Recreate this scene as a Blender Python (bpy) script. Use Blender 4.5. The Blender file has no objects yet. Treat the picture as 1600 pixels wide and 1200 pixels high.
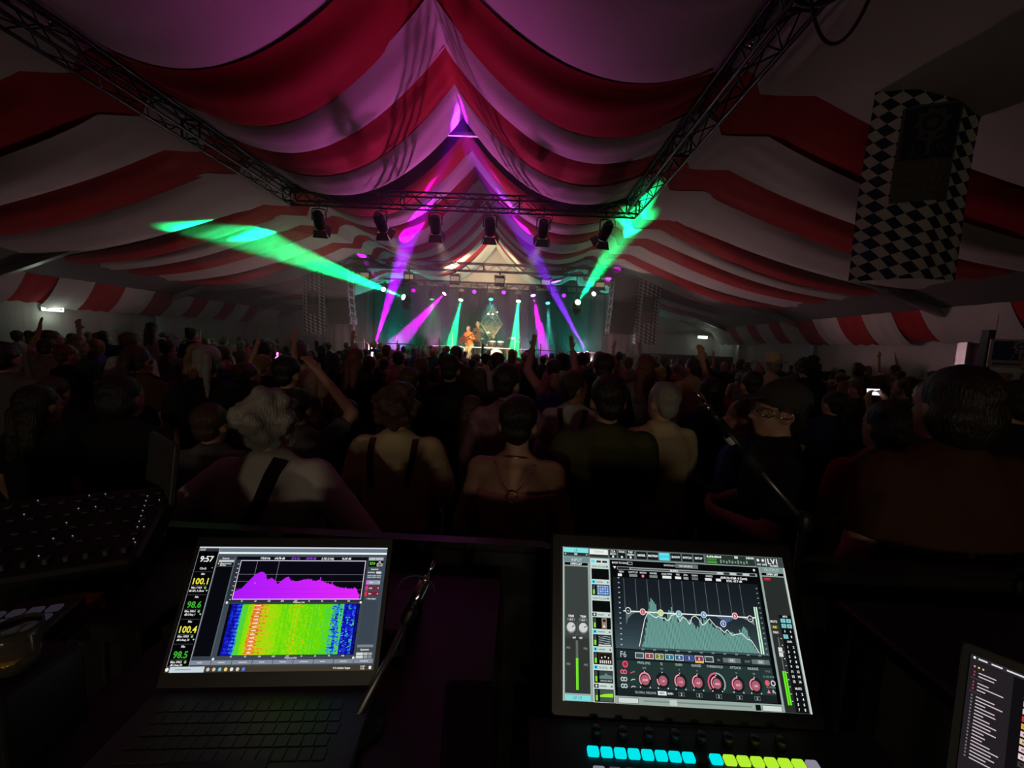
import bpy, bmesh, math, random
from mathutils import Vector, Matrix, Euler
R = math.radians
random.seed(7)
scene = bpy.context.scene
COL = scene.collection
# ------------------------------------------------------------------ camera
# light levels
BAR_P = 92.0
FRES_P = 3200.0
GABLE_FILL_P = 750.0
DRAPE_FILL_P = 430.0
TEAL_P = 1600.0
DRAPE_FILL_P = 430.0
TEAL_P = 1600.0
DRAPE_FILL_P = 430.0
TEAL_P = 1600.0
DRAPE_FILL_P = 430.0
TEAL_P = 1600.0
DRAPE_FILL_P = 430.0
TEAL_P = 1600.0
BEAM_P = 50000.0
HAZE_D = 0.022
EXIT_S = 3.0
EXIT_P = 2.6
BACKDROP_FILL_P = 480.0

# ------------------------------------------------------------------ camera
FPX = 605.0
CAM = Vector((0, 0, 1.9))
dY = Vector((15 / FPX, 59 / FPX, -1)).normalized()
u0 = Vector((0.047, 1, 0))
dZ = (u0 - dY * u0.dot(dY)).normalized()
dX = dY.cross(dZ)
A = Matrix((dX, dY, dZ)).transposed()          # world -> camera
cam_data = bpy.data.cameras.new('camera')
cam_data.sensor_width = 36
cam_data.lens = FPX / 1600 * 36
cam_data.clip_start = 0.02
cam_data.clip_end = 200
cam = bpy.data.objects.new('camera', cam_data)
cam.matrix_world = Matrix.Translation(CAM) @ A.transposed().to_4x4()
COL.objects.link(cam)
scene.camera = cam


def ray(px, py):
    return (A.transposed() @ Vector((px - 800, 600 - py, -FPX))).normalized()


def at(px, py, Y):
    d = ray(px, py)
    return CAM + d * (Y / d.y)


# ------------------------------------------------------------------ world, exposure, light settings
world = bpy.data.worlds.new('night')
scene.world = world
world.use_nodes = True
world.node_tree.nodes['Background'].inputs[0].default_value = (0.02, 0.02, 0.03, 1)
world.node_tree.nodes['Background'].inputs[1].default_value = 0.02
vs = scene.view_settings
scene.display_settings.display_device = 'sRGB'
vs.view_transform = 'Standard'
vs.look = 'None'
vs.exposure = 0
vs.gamma = 1
vs.use_curve_mapping = False
cy = scene.cycles
cy.max_bounces = 4
cy.diffuse_bounces = 3
cy.glossy_bounces = 2
cy.transmission_bounces = 2
cy.volume_bounces = 0
cy.transparent_max_bounces = 4
cy.caustics_reflective = False
cy.caustics_refractive = False
cy.use_denoising = True
cy.sample_clamp_indirect = 3
cy.volume_step_rate = 4
cy.use_light_tree = True

MAG = (0.80, 0.0, 1.0)
VIO = (0.50, 0.05, 1.0)
GRN = (0.0, 1.0, 0.22)
TEAL = (0.1, 0.9, 0.8)
WARM = (1.0, 0.80, 0.55)


def spot(name, loc, target, color, power, deg, blend=0.25, radius=0.04, parent=None):
    l = bpy.data.lights.new(name, 'SPOT')
    l.energy = power
    l.color = color
    l.spot_size = R(deg)
    l.spot_blend = blend
    l.shadow_soft_size = radius
    o = bpy.data.objects.new(name, l)
    COL.objects.link(o)
    o.location = loc
    o.rotation_euler = (Vector(target) - Vector(loc)).to_track_quat('-Z', 'Y').to_euler()
    return o


def point(name, loc, color, power, radius=0.1):
    l = bpy.data.lights.new(name, 'POINT')
    l.energy = power
    l.color = color
    l.shadow_soft_size = radius
    o = bpy.data.objects.new(name, l)
    COL.objects.link(o)
    o.location = loc
    return o


# bar lamps at the back end of the tent, behind the photographer
spot('bar_lamp', (0.6, -6.5, 2.30), (-0.15, 2.0, 1.55), WARM, BAR_P, 50, 1.0, 0.28)
spot('bar_lamp', (-2.5, -9.0, 1.9), (-0.5, 2.0, 2.6), WARM, BAR_P * 1.4, 90, 1.0, 0.15)

# ------------------------------------------------------------------ materials


def pbr(name, color, rough=0.6, metal=0.0, noise=None, bump=None, spec=0.5, nscale=8.0, coord='Object', stretch=(1, 1, 1)):
    m = bpy.data.materials.new(name)
    m.use_nodes = True
    nt = m.node_tree
    b = nt.nodes['Principled BSDF']
    b.inputs['Roughness'].default_value = rough
    b.inputs['Metallic'].default_value = metal
    b.inputs['Specular IOR Level'].default_value = spec
    c = (*color, 1)
    b.inputs['Base Color'].default_value = c
    m.diffuse_color = c
    if noise or bump:
        tc = nt.nodes.new('ShaderNodeTexCoord')
        mp = nt.nodes.new('ShaderNodeMapping')
        mp.inputs['Scale'].default_value = stretch
        nt.links.new(tc.outputs[coord], mp.inputs[0])
        nz = nt.nodes.new('ShaderNodeTexNoise')
        nz.inputs['Scale'].default_value = nscale
        nz.inputs['Detail'].default_value = 4
        nt.links.new(mp.outputs[0], nz.inputs['Vector'])
        if noise:
            mx = nt.nodes.new('ShaderNodeMix')
            mx.data_type = 'RGBA'
            mx.inputs[6].default_value = (*[x * (1 - noise) for x in color], 1)
            mx.inputs[7].default_value = (*[min(1, x * (1 + noise)) for x in color], 1)
            nt.links.new(nz.outputs['Fac'], mx.inputs[0])
            nt.links.new(mx.outputs[2], b.inputs['Base Color'])
        if bump:
            bp = nt.nodes.new('ShaderNodeBump')
            bp.inputs['Strength'].default_value = bump[0]
            bp.inputs['Distance'].default_value = bump[1]
            nt.links.new(nz.outputs['Fac'], bp.inputs['Height'])
            nt.links.new(bp.outputs[0], b.inputs['Normal'])
    return m


def glow(name, color, strength):
    m = bpy.data.materials.new(name)
    m.use_nodes = True
    nt = m.node_tree
    nt.nodes.remove(nt.nodes['Principled BSDF'])
    e = nt.nodes.new('ShaderNodeEmission')
    e.inputs[0].default_value = (*color, 1)
    e.inputs[1].default_value = strength
    nt.links.new(e.outputs[0], nt.nodes['Material Output'].inputs['Surface'])
    return m


M = {}
M['red_cloth'] = pbr('red_cloth', (0.50, 0.020, 0.030), 0.85, bump=(0.22, 0.04), nscale=2.2, stretch=(0.35, 1.6, 0.35), spec=0.2, noise=0.12)
M['white_cloth'] = pbr('white_cloth', (0.70, 0.66, 0.64), 0.8, bump=(0.22, 0.04), nscale=2.2, stretch=(0.35, 1.6, 0.35), spec=0.25, noise=0.08)
M['tent_wall'] = pbr('tent_wall', (0.55, 0.54, 0.50), 0.6, bump=(0.8, 0.06), nscale=1.6, stretch=(1.5, 1.5, 0.3), noise=0.15)
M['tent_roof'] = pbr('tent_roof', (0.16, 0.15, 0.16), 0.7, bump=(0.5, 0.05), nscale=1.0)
M['aluminium'] = pbr('aluminium', (0.55, 0.55, 0.56), 0.4, 1.0, noise=0.1)
M['truss_black'] = pbr('truss_black', (0.012, 0.012, 0.013), 0.4, 0.2, noise=0.2)
M['truss_silver'] = pbr('truss_silver', (0.30, 0.30, 0.31), 0.4, 0.9, noise=0.15)
M['black_paint'] = pbr('black_paint', (0.014, 0.014, 0.016), 0.5, noise=0.3, nscale=30)
M['black_plastic'] = pbr('black_plastic', (0.012, 0.012, 0.013), 0.42, noise=0.2, nscale=60)
M['black_cloth'] = pbr('black_cloth', (0.028, 0.029, 0.031), 0.95, bump=(0.6, 0.04), nscale=2.0, stretch=(3, 3, 0.3), noise=0.2)
M['floor'] = pbr('floor', (0.035, 0.028, 0.022), 0.7, noise=0.35, nscale=3)
M['white_metal'] = pbr('white_metal', (0.75, 0.75, 0.75), 0.35, 0.3, noise=0.05)
M['chrome'] = pbr('chrome', (0.8, 0.8, 0.82), 0.18, 1.0, noise=0.05)
M['brass'] = pbr('brass', (0.75, 0.52, 0.18), 0.3, 1.0, noise=0.1)
M['barn_door'] = pbr('barn_door', (0.10, 0.10, 0.095), 0.55, 0.2, noise=0.15)
M['laptop_grey'] = pbr('laptop_grey', (0.07, 0.07, 0.07), 0.5, 0.3, noise=0.1, nscale=60)
M['rubber'] = pbr('rubber', (0.012, 0.012, 0.012), 0.7, noise=0.2)
M['speaker_grille'] = pbr('speaker_grille', (0.022, 0.022, 0.025), 0.65, 0.2, bump=(0.5, 0.01), nscale=60, noise=0.2)
M['drum_shell'] = pbr('drum_shell', (0.16, 0.05, 0.03), 0.3, noise=0.3)
M['drum_skin'] = pbr('drum_skin', (0.70, 0.68, 0.60), 0.6, noise=0.06)
M['gold'] = pbr('gold', (0.62, 0.46, 0.20), 0.5, 0.4, noise=0.2)
M['glass_dark'] = pbr('glass_dark', (0.01, 0.01, 0.012), 0.08, noise=0.1)
M['skin'] = pbr('skin', (0.52, 0.30, 0.21), 0.55, noise=0.08, nscale=12)
M['skin_tan'] = pbr('skin_tan', (0.40, 0.22, 0.14), 0.55, noise=0.08, nscale=12)

# ------------------------------------------------------------------ mesh helpers


class MB:
    def __init__(s):
        s.v, s.f, s.mi, s.col = [], [], [], []

    def add(s, vs, fs, mi=0, T=None):
        o = len(s.v)
        s.v += [tuple(T @ Vector(p)) if T is not None else tuple(p) for p in vs]
        s.f += [tuple(i + o for i in f) for f in fs]
        s.mi += [mi] * len(fs)
        return s

    def box(s, c, d, T=None, mi=0):
        x, y, z = d[0] / 2, d[1] / 2, d[2] / 2
        vs = [(c[0] + a * x, c[1] + b * y, c[2] + e * z) for e in (-1, 1) for b in (-1, 1) for a in (-1, 1)]
        return s.add(vs, [(0, 2, 3, 1), (4, 5, 7, 6), (0, 1, 5, 4), (2, 6, 7, 3), (0, 4, 6, 2), (1, 3, 7, 5)], mi, T)

    def bevel_box(s, c, d, b, T=None, mi=0):
        x, y, z = d[0] / 2, d[1] / 2, d[2] / 2
        prof = []
        n = 3
        for (sx, sy, a0) in ((1, 1, 0), (-1, 1, 90), (-1, -1, 180), (1, -1, 270)):
            for k in range(n + 1):
                a = R(a0 + 90 * k / n)
                prof.append((sx * (x - b) + b * math.cos(a), sy * (y - b) + b * math.sin(a)))
        N = len(prof)
        vs = []
        bz = min(b, z * 0.6) * 0.6
        for zz, k in ((-z, 1), (-z + bz, 0), (z - bz, 0), (z, 1)):
            for p in prof:
                f = (1 - bz / max(x, 1e-6) * k, 1 - bz / max(y, 1e-6) * k)
                vs.append((c[0] + p[0] * f[0], c[1] + p[1] * f[1], c[2] + zz))
        fs = [tuple(reversed(range(N))), tuple(range(3 * N, 4 * N))]
        for r in range(3):
            for i in range(N):
                j = (i + 1) % N
                fs.append((r * N + i, r * N + j, (r + 1) * N + j, (r + 1) * N + i))
        return s.add(vs, fs, mi, T)

    def cone(s, p0, p1, r0, r1, n=10, mi=0, cap=True, T=None):
        p0, p1 = Vector(p0), Vector(p1)
        d = (p1 - p0).normalized()
        a = d.orthogonal().normalized()
        b = d.cross(a)
        vs = []
        for p, r in ((p0, r0), (p1, r1)):
            for i in range(n):
                t = 2 * math.pi * i / n
                vs.append(p + a * (r * math.cos(t)) + b * (r * math.sin(t)))
        fs = [(i, (i + 1) % n, n + (i + 1) % n, n + i) for i in range(n)]
        if cap:
            fs += [tuple(reversed(range(n))), tuple(range(n, 2 * n))]
        return s.add(vs, fs, mi, T)

    def tube(s, pts, r, n=6, mi=0, T=None):
        pts = [Vector(p) for p in pts]
        rs = r if isinstance(r, (list, tuple)) else [r] * len(pts)
        vs = []
        a = None
        for i, p in enumerate(pts):
            d = (pts[min(i + 1, len(pts) - 1)] - pts[max(i - 1, 0)]).normalized()
            a = d.orthogonal().normalized() if a is None else (a - d * a.dot(d)).normalized()
            b = d.cross(a)
            for k in range(n):
                t = 2 * math.pi * k / n
                vs.append(p + a * (rs[i] * math.cos(t)) + b * (rs[i] * math.sin(t)))
        fs = []
        for i in range(len(pts) - 1):
            for k in range(n):
                j = (k + 1) % n
                fs.append((i * n + k, i * n + j, (i + 1) * n + j, (i + 1) * n + k))
        fs += [tuple(reversed(range(n))), tuple(range((len(pts) - 1) * n, len(pts) * n))]
        return s.add(vs, fs, mi, T)

    def lathe(s, prof, n=16, mi=0, T=None):
        vs = []
        for (r, z) in prof:
            for k in range(n):
                t = 2 * math.pi * k / n
                vs.append((r * math.cos(t), r * math.sin(t), z))
        fs = []
        for i in range(len(prof) - 1):
            for k in range(n):
                j = (k + 1) % n
                fs.append((i * n + k, i * n + j, (i + 1) * n + j, (i + 1) * n + k))
        fs += [tuple(reversed(range(n))), tuple(range((len(prof) - 1) * n, len(prof) * n))]
        return s.add(vs, fs, mi, T)

    def ball(s, c, r, nu=12, nv=8, mi=0, T=None, rot=None):
        c = Vector(c)
        r = (r, r, r) if isinstance(r, (int, float)) else r
        vs = []
        for j in range(nv + 1):
            ph = math.pi * j / nv
            for i in range(nu):
                t = 2 * math.pi * i / nu
                q = Vector((r[0] * math.sin(ph) * math.cos(t), r[1] * math.sin(ph) * math.sin(t), r[2] * math.cos(ph)))
                if rot is not None:
                    q = rot @ q
                vs.append(c + q)
        fs = []
        for j in range(nv):
            for i in range(nu):
                k = (i + 1) % nu
                fs.append((j * nu + i, (j + 1) * nu + i, (j + 1) * nu + k, j * nu + k))
        return s.add(vs, fs, mi, T)

    def limb(s, p0, p1, r0, r1, n=10, T=None):
        """a tapered limb with rounded ends"""
        p0, p1 = Vector(p0), Vector(p1)
        d = (p1 - p0).normalized()
        a = d.orthogonal().normalized()
        b = d.cross(a)
        rings = []
        for k in range(4):
            t = R(-88 + 88 * k / 3)
            rings.append((p0 + d * (r0 * math.sin(t)), r0 * math.cos(t)))
        for k in range(4):
            t = R(88 * k / 3)
            rings.append((p1 + d * (r1 * math.sin(t)), r1 * math.cos(t)))
        vs = []
        for p, r in rings:
            for i in range(n):
                t = 2 * math.pi * i / n
                vs.append(p + a * (r * math.cos(t)) + b * (r * math.sin(t)))
        N = len(rings)
        fs = [(q * n + i, q * n + (i + 1) % n, (q + 1) * n + (i + 1) % n, (q + 1) * n + i) for q in range(N - 1) for i in range(n)]
        fs += [tuple(reversed(range(n))), tuple(range((N - 1) * n, N * n))]
        return s.add(vs, fs, 0, T)

    def mesh(s, name, mats, smooth=False):
        me = bpy.data.meshes.new(name)
        me.from_pydata(s.v, [], s.f)
        for m in (mats if isinstance(mats, (list, tuple)) else [mats]):
            me.materials.append(m)
        me.polygons.foreach_set('material_index', s.mi)
        if smooth:
            me.polygons.foreach_set('use_smooth', [True] * len(s.f))
        me.update()
        return me

    def build(s, name, mats, parent=None, smooth=False):
        return put(name, s.mesh(name, mats, smooth), parent)


def put(name, me, parent=None, loc=None, rot=None):
    o = bpy.data.objects.new(name, me)
    COL.objects.link(o)
    if parent is not None:
        o.parent = parent
    if loc is not None:
        o.location = loc
    if rot is not None:
        o.rotation_euler = rot
    return o


def tag(o, label=None, cat=None, group=None, kind=None):
    if label:
        o['label'] = label
    if cat:
        o['category'] = cat
    if group:
        o['group'] = group
    if kind:
        o['kind'] = kind
    return o


def thing(name, label, cat, loc=(0, 0, 0), rot=(0, 0, 0), group=None):
    o = bpy.data.objects.new(name, None)
    o.empty_display_size = 0.1
    COL.objects.link(o)
    o.location = loc
    o.rotation_euler = rot
    return tag(o, label, cat, group)


def struct(o):
    o['kind'] = 'structure'
    return o


def kids(o):
    return [c for c in o.children]


def copy_tree(o, parent=None):
    c = o.copy()
    COL.objects.link(c)
    c.parent = parent
    for ch in o.children:
        copy_tree(ch, c)
    return c


def frame(o, x, y, z):
    """matrix from an origin and three axes"""
    m = Matrix((x, y, z)).transposed().to_4x4()
    m.translation = o
    return m


def aim(d, up=Vector((0, 0, 1))):
    """rotation whose +Y looks along d"""
    d = Vector(d).normalized()
    x = d.cross(up)
    x = x.normalized() if x.length > 1e-4 else Vector((1, 0, 0))
    return Matrix((x, d, x.cross(d))).transposed()


# ------------------------------------------------------------------ the tent
XC = -1.55            # ridge line
YB, YF = -12.0, 21.5  # back and stage ends
XL, XR = XC - 12.05, XC + 12.05
EAVE, RIDGE = 2.90, 7.35

mb = MB()
mb.box(((XL + XR) / 2, (YB + YF) / 2, -0.03), (XR - XL, YF - YB, 0.06))
struct(mb.build('floor', M['floor']))

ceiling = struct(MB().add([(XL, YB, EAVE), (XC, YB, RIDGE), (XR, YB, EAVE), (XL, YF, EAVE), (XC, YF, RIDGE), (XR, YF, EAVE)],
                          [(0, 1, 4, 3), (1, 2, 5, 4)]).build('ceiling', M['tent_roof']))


def wall_grid(name, p, ax, length, h, normal, seed, step=0.25):
    """a hung white tent wall with soft upright folds"""
    rnd = random.Random(seed)
    n = int(length / step)
    nz = 8
    off = [0.03 * math.sin(i * 0.9 + rnd.random()) + 0.02 * rnd.random() for i in range(n + 1)]
    vs = []
    for j in range(nz + 1):
        for i in range(n + 1):
            q = Vector(p) + Vector(ax) * (length * i / n) + Vector((0, 0, h * j / nz))
            q += Vector(normal) * (off[i] * (0.3 + 0.7 * math.sin(math.pi * j / nz)))
            vs.append(q)
    fs = [(j * (n + 1) + i, j * (n + 1) + i + 1, (j + 1) * (n + 1) + i + 1, (j + 1) * (n + 1) + i) for j in range(nz) for i in range(n)]
    return struct(MB().add(vs, fs).build(name, M['tent_wall'], smooth=True))


wall_l = wall_grid('wall_left', (XL, YB, 0), (0, 1, 0), YF - YB, EAVE, (1, 0, 0), 1)
wall_r = wall_grid('wall_right', (XR, YB, 0), (0, 1, 0), YF - YB, EAVE, (-1, 0, 0), 2)
wall_f = wall_grid('wall_front', (XL, YF, 0), (1, 0, 0), XR - XL, EAVE, (0, -1, 0), 3)
wall_b = wall_grid('wall_back', (XL, YB, 0), (1, 0, 0), XR - XL, EAVE, (0, 1, 0), 4)
for w, y in ((wall_f, YF), (wall_b, YB)):
    # the gable above the wall: separate cloth panels with overlapped seams
    n = 10
    for i in range(n):
        x0, x1 = XL + (XR - XL) * i / n, XL + (XR - XL) * (i + 1) / n
        zt = lambda x: RIDGE - (RIDGE - EAVE) * abs(x - XC) / 12.05
        pr = 0.02 * (i % 2)
        yy = y - (0.02 + pr) if y > 0 else y + 0.02 + pr
        MB().add([(x0 - 0.03, yy, EAVE), (x1 + 0.03, yy, EAVE), (x1 + 0.03, yy, zt(x1)), (x0 - 0.03, yy, zt(x0))], [(0, 1, 2, 3)]).build('gable_panel', M['tent_wall'], w)
for w, x in ((wall_l, XL + 0.1), (wall_r, XR - 0.1)):
    for k in range(7):
        y = 9.4 + 4.75 * (k - 4)
        if y < YF - 0.2:
            MB().box((x, y, EAVE / 2), (0.12, 0.2, EAVE)).build('post', M['aluminium'], w)
    MB().box((x, (YB + YF) / 2, EAVE - 0.06), (0.08, YF - YB, 0.1)).build('eave_rail', M['aluminium'], w)
MB().box((XC, YF - 0.12, EAVE + 0.05), (XR - XL - 0.3, 0.1, 0.12)).build('gable_rail', M['aluminium'], wall_f)
for k in range(7):
    y = 9.4 + 4.75 * (k - 4)
    mb = MB()
    for sgn in (-1, 1):
        a = Vector((XC, y, RIDGE - 0.15))
        b = Vector((XC + sgn * 12.0, y, EAVE - 0.02))
        d = (b - a).normalized()
        T = frame((a + b) / 2, d, Vector((0, 1, 0)), d.cross(Vector((0, 1, 0))))
        mb.box((0, 0, 0), ((b - a).length, 0.12, 0.22), T)
    mb.box((XC, y, RIDGE - 0.66), (2.0, 0.06, 0.08))
    mb.build('rafter', M['aluminium'], ceiling)

# striped cloth swags, hung in five metre bays: each strip of cloth is a piece of its own
FOLD_X, FOLD_Z = 5.0, 5.10
TRUSS_X = 4.02
KINK_X, KINK_Z = 11.05, 3.5
TOP_Z = 6.92


def swag_profile(sag1, sag2, drop, FOLD_Z=FOLD_Z):
    half = []
    n1 = 26
    xt, zt = TRUSS_X - 0.22, 5.36
    for i in range(n1 + 1):
        t = i / n1
        half.append((xt * t, TOP_Z + (zt - TOP_Z) * t - sag1 * 4 * t * (1 - t)))
    # over the top of the side truss, then almost level out to the fold
    half += [(TRUSS_X + 0.05, 5.40), (TRUSS_X + 0.22, 5.32), (TRUSS_X + 0.30, 5.10), (TRUSS_X + 0.5, 5.09), (FOLD_X, FOLD_Z)]
    n2 = 18
    for i in range(1, n2 + 1):
        t = i / n2
        half.append((FOLD_X + (KINK_X - FOLD_X) * t, FOLD_Z + (KINK_Z - FOLD_Z) * t - sag2 * 4 * t * (1 - t)))
    n3 = 6
    for i in range(1, n3 + 1):
        t = i / n3
        half.append((KINK_X + (11.86 - KINK_X) * t, KINK_Z + (drop - KINK_Z) * t - 0.16 * math.sin(math.pi * t)))
    return half


rnd = random.Random(11)
edges = [(-5.0, -3.8), (-3.8, -2.6), (-2.6, -1.4), (-1.4, -0.2), (-0.2, 1.0), (1.0, 2.2), (2.2, 3.1), (3.1, 5.1), (5.1, 6.1), (6.1, 7.1), (7.1, 8.1), (8.1, 9.1),
         (9.75, 10.6), (10.6, 11.4), (11.4, 12.3), (12.3, 13.3), (13.3, 14.1), (14.1, 14.95), (14.95, 15.7), (15.7, 16.5), (16.5, 17.2), (17.2, 18.0), (18.0, 18.7), (18.7, 20.3)]
for k, (ea, eb) in enumerate(edges):
    if True:
        red = (k % 2 == 0)
        y0, y1 = ea - 0.04, eb + 0.04
        s1 = 0.90 + rnd.uniform(-0.09, 0.09)
        s2 = 0.30 + rnd.uniform(-0.08, 0.08)
        drop = 2.42 + rnd.uniform(-0.05, 0.06)
        tilt = rnd.uniform(-0.05, 0.05)
        near_truss = 15.0 < (y0 + y1) / 2 < 17.0      # pulled tight over the stage truss
        prof = swag_profile(s1, 0.02 if near_truss else s2, drop, FOLD_Z + (0.22 if near_truss else 0))
        full = [(-x, z) for x, z in reversed(prof[1:])] + prof
        m = 9
        vs = []
        N = len(full)
        ph = rnd.random() * 6
        for j in range(m + 1):
            t = j / m
            for i, (x, z) in enumerate(full):
                ax = abs(x)
                # at the frame the outer cloths meet, only the middle ones leave a gap
                ye = y1 + (0.68 if abs(eb - 9.1) < 0.01 and ax > TRUSS_X + 0.2 else 0)
                yy = y0 + (ye - y0) * t
                if ax < TRUSS_X - 0.22:
                    q = ax / (TRUSS_X - 0.22)
                    wgt = math.sin(math.pi * q)
                    pin = min(q, 1 - q)
                elif ax < FOLD_X + 1e-6:
                    wgt, pin, q = 0.0, 0.6, 0.0
                else:
                    q = min(1, (ax - FOLD_X) / (KINK_X - FOLD_X))
                    wgt = math.sin(math.pi * q)
                    pin = min(q, 1 - q)
                crease = 0.022 * math.exp(-7 * pin) * math.sin(t * 16 + ph + (1.3 if x > 0 else 0))
                fold = 0.014 * math.sin(t * 11 + 4 * q + ph) * wgt
                hem = 0.05 * wgt * abs(2 * t - 1) ** 6 * (1 if tilt > 0 else -0.5)
                zz = z - 0.10 * wgt * math.sin(math.pi * t) + tilt * (t - 0.5) * wgt * 2 + crease + fold + hem + (0.012 if red else 0)
                yshift = 0.05 * wgt * math.sin(ax * 0.8 + ph)
                vs.append((XC + x, yy + yshift, zz))
        fs = [(j * N + i, j * N + i + 1, (j + 1) * N + i + 1, (j + 1) * N + i) for j in range(m) for i in range(N - 1)]
        MB().add(vs, fs).build('drape', M['red_cloth'] if red else M['white_cloth'], ceiling, smooth=True)

# haze drifting at the stage end
hz = bpy.data.materials.new('haze')
hz.use_nodes = True
nt = hz.node_tree
nt.nodes.remove(nt.nodes['Principled BSDF'])
vsn = nt.nodes.new('ShaderNodeVolumeScatter')
vsn.inputs['Density'].default_value = HAZE_D
vsn.inputs['Anisotropy'].default_value = 0.25
nt.links.new(vsn.outputs[0], nt.nodes['Material Output'].inputs['Volume'])


def haze_mat(name, d):
    m = hz.copy()
    m.name = name
    next(n for n in m.node_tree.nodes if n.type == 'VOLUME_SCATTER').inputs['Density'].default_value = d
    return m


mb = MB()
zr = 7.2
mb.add([(XL + 0.2, 6.0, 0.05), (XR - 0.2, 6.0, 0.05), (XR - 0.2, 6.0, 2.9), (XC, 6.0, zr), (XL + 0.2, 6.0, 2.9),
        (XL + 0.2, 20.9, 0.05), (XR - 0.2, 20.9, 0.05), (XR - 0.2, 20.9, 2.9), (XC, 20.9, zr), (XL + 0.2, 20.9, 2.9)],
       [(4, 3, 2, 1, 0), (5, 6, 7, 8, 9), (0, 1, 6, 5), (1, 2, 7, 6), (2, 3, 8, 7), (3, 4, 9, 8), (4, 0, 5, 9)])
haze = tag(mb.build('haze', hz), 'thin stage haze hanging in front of the stage and making the light beams visible', 'haze', kind='stuff')
for (c_, r_, d_, lab) in (((-7.2, 12.6, 4.1), (2.6, 3.6, 0.85), 0.10, 'dense drifting haze in the wide green beam at the left'),
                          ((2.6, 11.6, 4.2), (1.5, 3.4, 0.8), 0.055, 'dense drifting haze in the green beam at the right truss corner')):
    tag(MB().ball(c_, r_, 24, 14).build('haze', haze_mat('dense_haze', d_)), lab, 'haze', kind='stuff')
bm = bmesh.new()
bm.from_mesh(haze.data)
bmesh.ops.recalc_face_normals(bm, faces=bm.faces)
bm.to_mesh(haze.data)
bm.free()

# ------------------------------------------------------------------ trusses


def truss(name, p0, p1, label, size=0.29, pitch=0.32, joined=False, mat='truss_black', up=Vector((0, 0, 1)), cr=0.024):
    p0, p1 = Vector(p0), Vector(p1)
    L = (p1 - p0).length
    x = (p1 - p0).normalized()
    if abs(x.z) > 0.9:
        up = Vector((0, 1, 0))
    yv = up.cross(x).normalized()
    zv = x.cross(yv)
    t = thing(name, label, 'truss')
    t.matrix_world = frame(p0, x, yv, zv)
    h = size / 2
    m = MB().cone((0, 0, 0), (L, 0, 0), cr, cr, 8).mesh('chord', M[mat], True)
    for sy in (-1, 1):
        for sz in (-1, 1):
            put('chord', m, t, (0, sy * h, sz * h))
    n = max(2, int(L / pitch))
    pt = L / n
    segs = []
    for face in range(4):
        for par in (0, 1):
            a, b = (-h, h) if par == 0 else (h, -h)
            if face == 0:
                q = ((0, a, h), (pt, b, h))
            elif face == 1:
                q = ((0, a, -h), (pt, b, -h))
            elif face == 2:
                q = ((0, h, a), (pt, h, b))
            else:
                q = ((0, -h, a), (pt, -h, b))
            segs.append((face, par, q))
    if joined:
        mb = MB()
        for i in range(n):
            for face, par, (a, b) in segs:
                if par == i % 2:
                    mb.cone((a[0] + i * pt, a[1], a[2]), (b[0] + i * pt, b[1], b[2]), 0.010, 0.010, 5, cap=False)
        tag(mb.build('bracing', M[mat], t, True), kind='stuff')
    else:
        ms = {(f, p): MB().cone(a, b, 0.010, 0.010, 5, cap=False).mesh('brace', M[mat], True) for f, p, (a, b) in segs}
        for i in range(n):
            for f in range(4):
                put('brace', ms[(f, i % 2)], t, (i * pt, 0, 0))
    fm = MB()
    for (a, b) in (((0, -h, -h), (0, h, -h)), ((0, h, -h), (0, h, h)), ((0, h, h), (0, -h, h)), ((0, -h, h), (0, -h, -h))):
        fm.cone(a, b, 0.018, 0.018, 6)
    fmm = fm.mesh('end_frame', M[mat], True)
    k = max(2, round(L / 3) + 1)
    for i in range(k):
        put('end_frame', fmm, t, (L * i / (k - 1), 0, 0))
    return t


TZ = 5.15
TXL, TXR = XC - 3.96, XC + 3.92
YT = 9.33
truss('lighting_truss', (TXL, -1.5, TZ), (TXL, YT - 0.16, TZ), 'black box truss along the left side of the drapes, running to the front corner')
truss('lighting_truss', (TXR, -1.5, TZ), (TXR, YT - 0.16, TZ), 'black box truss running along the right side of the drapes towards the green beam')
truss('lighting_truss', (TXL - 0.15, YT, TZ), (TXR + 0.15, YT, TZ), 'black box truss spanning across with six theatre spotlights under it')
SY = 16.0
truss('lighting_truss', (-8.05, SY, 4.98), (4.70, SY, 4.98), 'long box truss above the stage front carrying six square floodlights', mat='truss_silver')
truss('lighting_truss', (-8.0, 19.3, 4.75), (4.4, 19.3, 4.75), 'dark truss at the back of the stage holding the coloured moving lights', joined=True)
truss('truss_tower', (-8.05, SY + 0.02, 0.0), (-8.05, SY + 0.02, 4.80), 'upright truss tower behind the left chequered banner', joined=True, mat='truss_silver')
truss('truss_tower', (4.70, SY + 0.02, 0.0), (4.70, SY + 0.02, 4.80), 'upright truss tower behind the right chequered banner at the stage', joined=True, mat='truss_silver')

# hangers that carry the trusses from the rafters
for (hx, hy, ztop, z0, lab) in ((TXL, 4.65, 5.35, TZ + 0.17, 'steel hanger holding the left truss under a rafter'), (TXR, 4.65, 5.35, TZ + 0.17, 'steel hanger holding the right truss under a rafter')):
    mb = MB()
    mb.cone((hx, hy, z0 - 0.03), (hx, hy, ztop + 0.45), 0.008, 0.008, 6)
    mb.lathe([(0.03, -0.03), (0.035, 0), (0.03, 0.03)], 8, T=Matrix.Translation((hx, hy, z0)))
    tag(mb.build('hanger', M['chrome'], None, True), lab, 'hanger')

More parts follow.
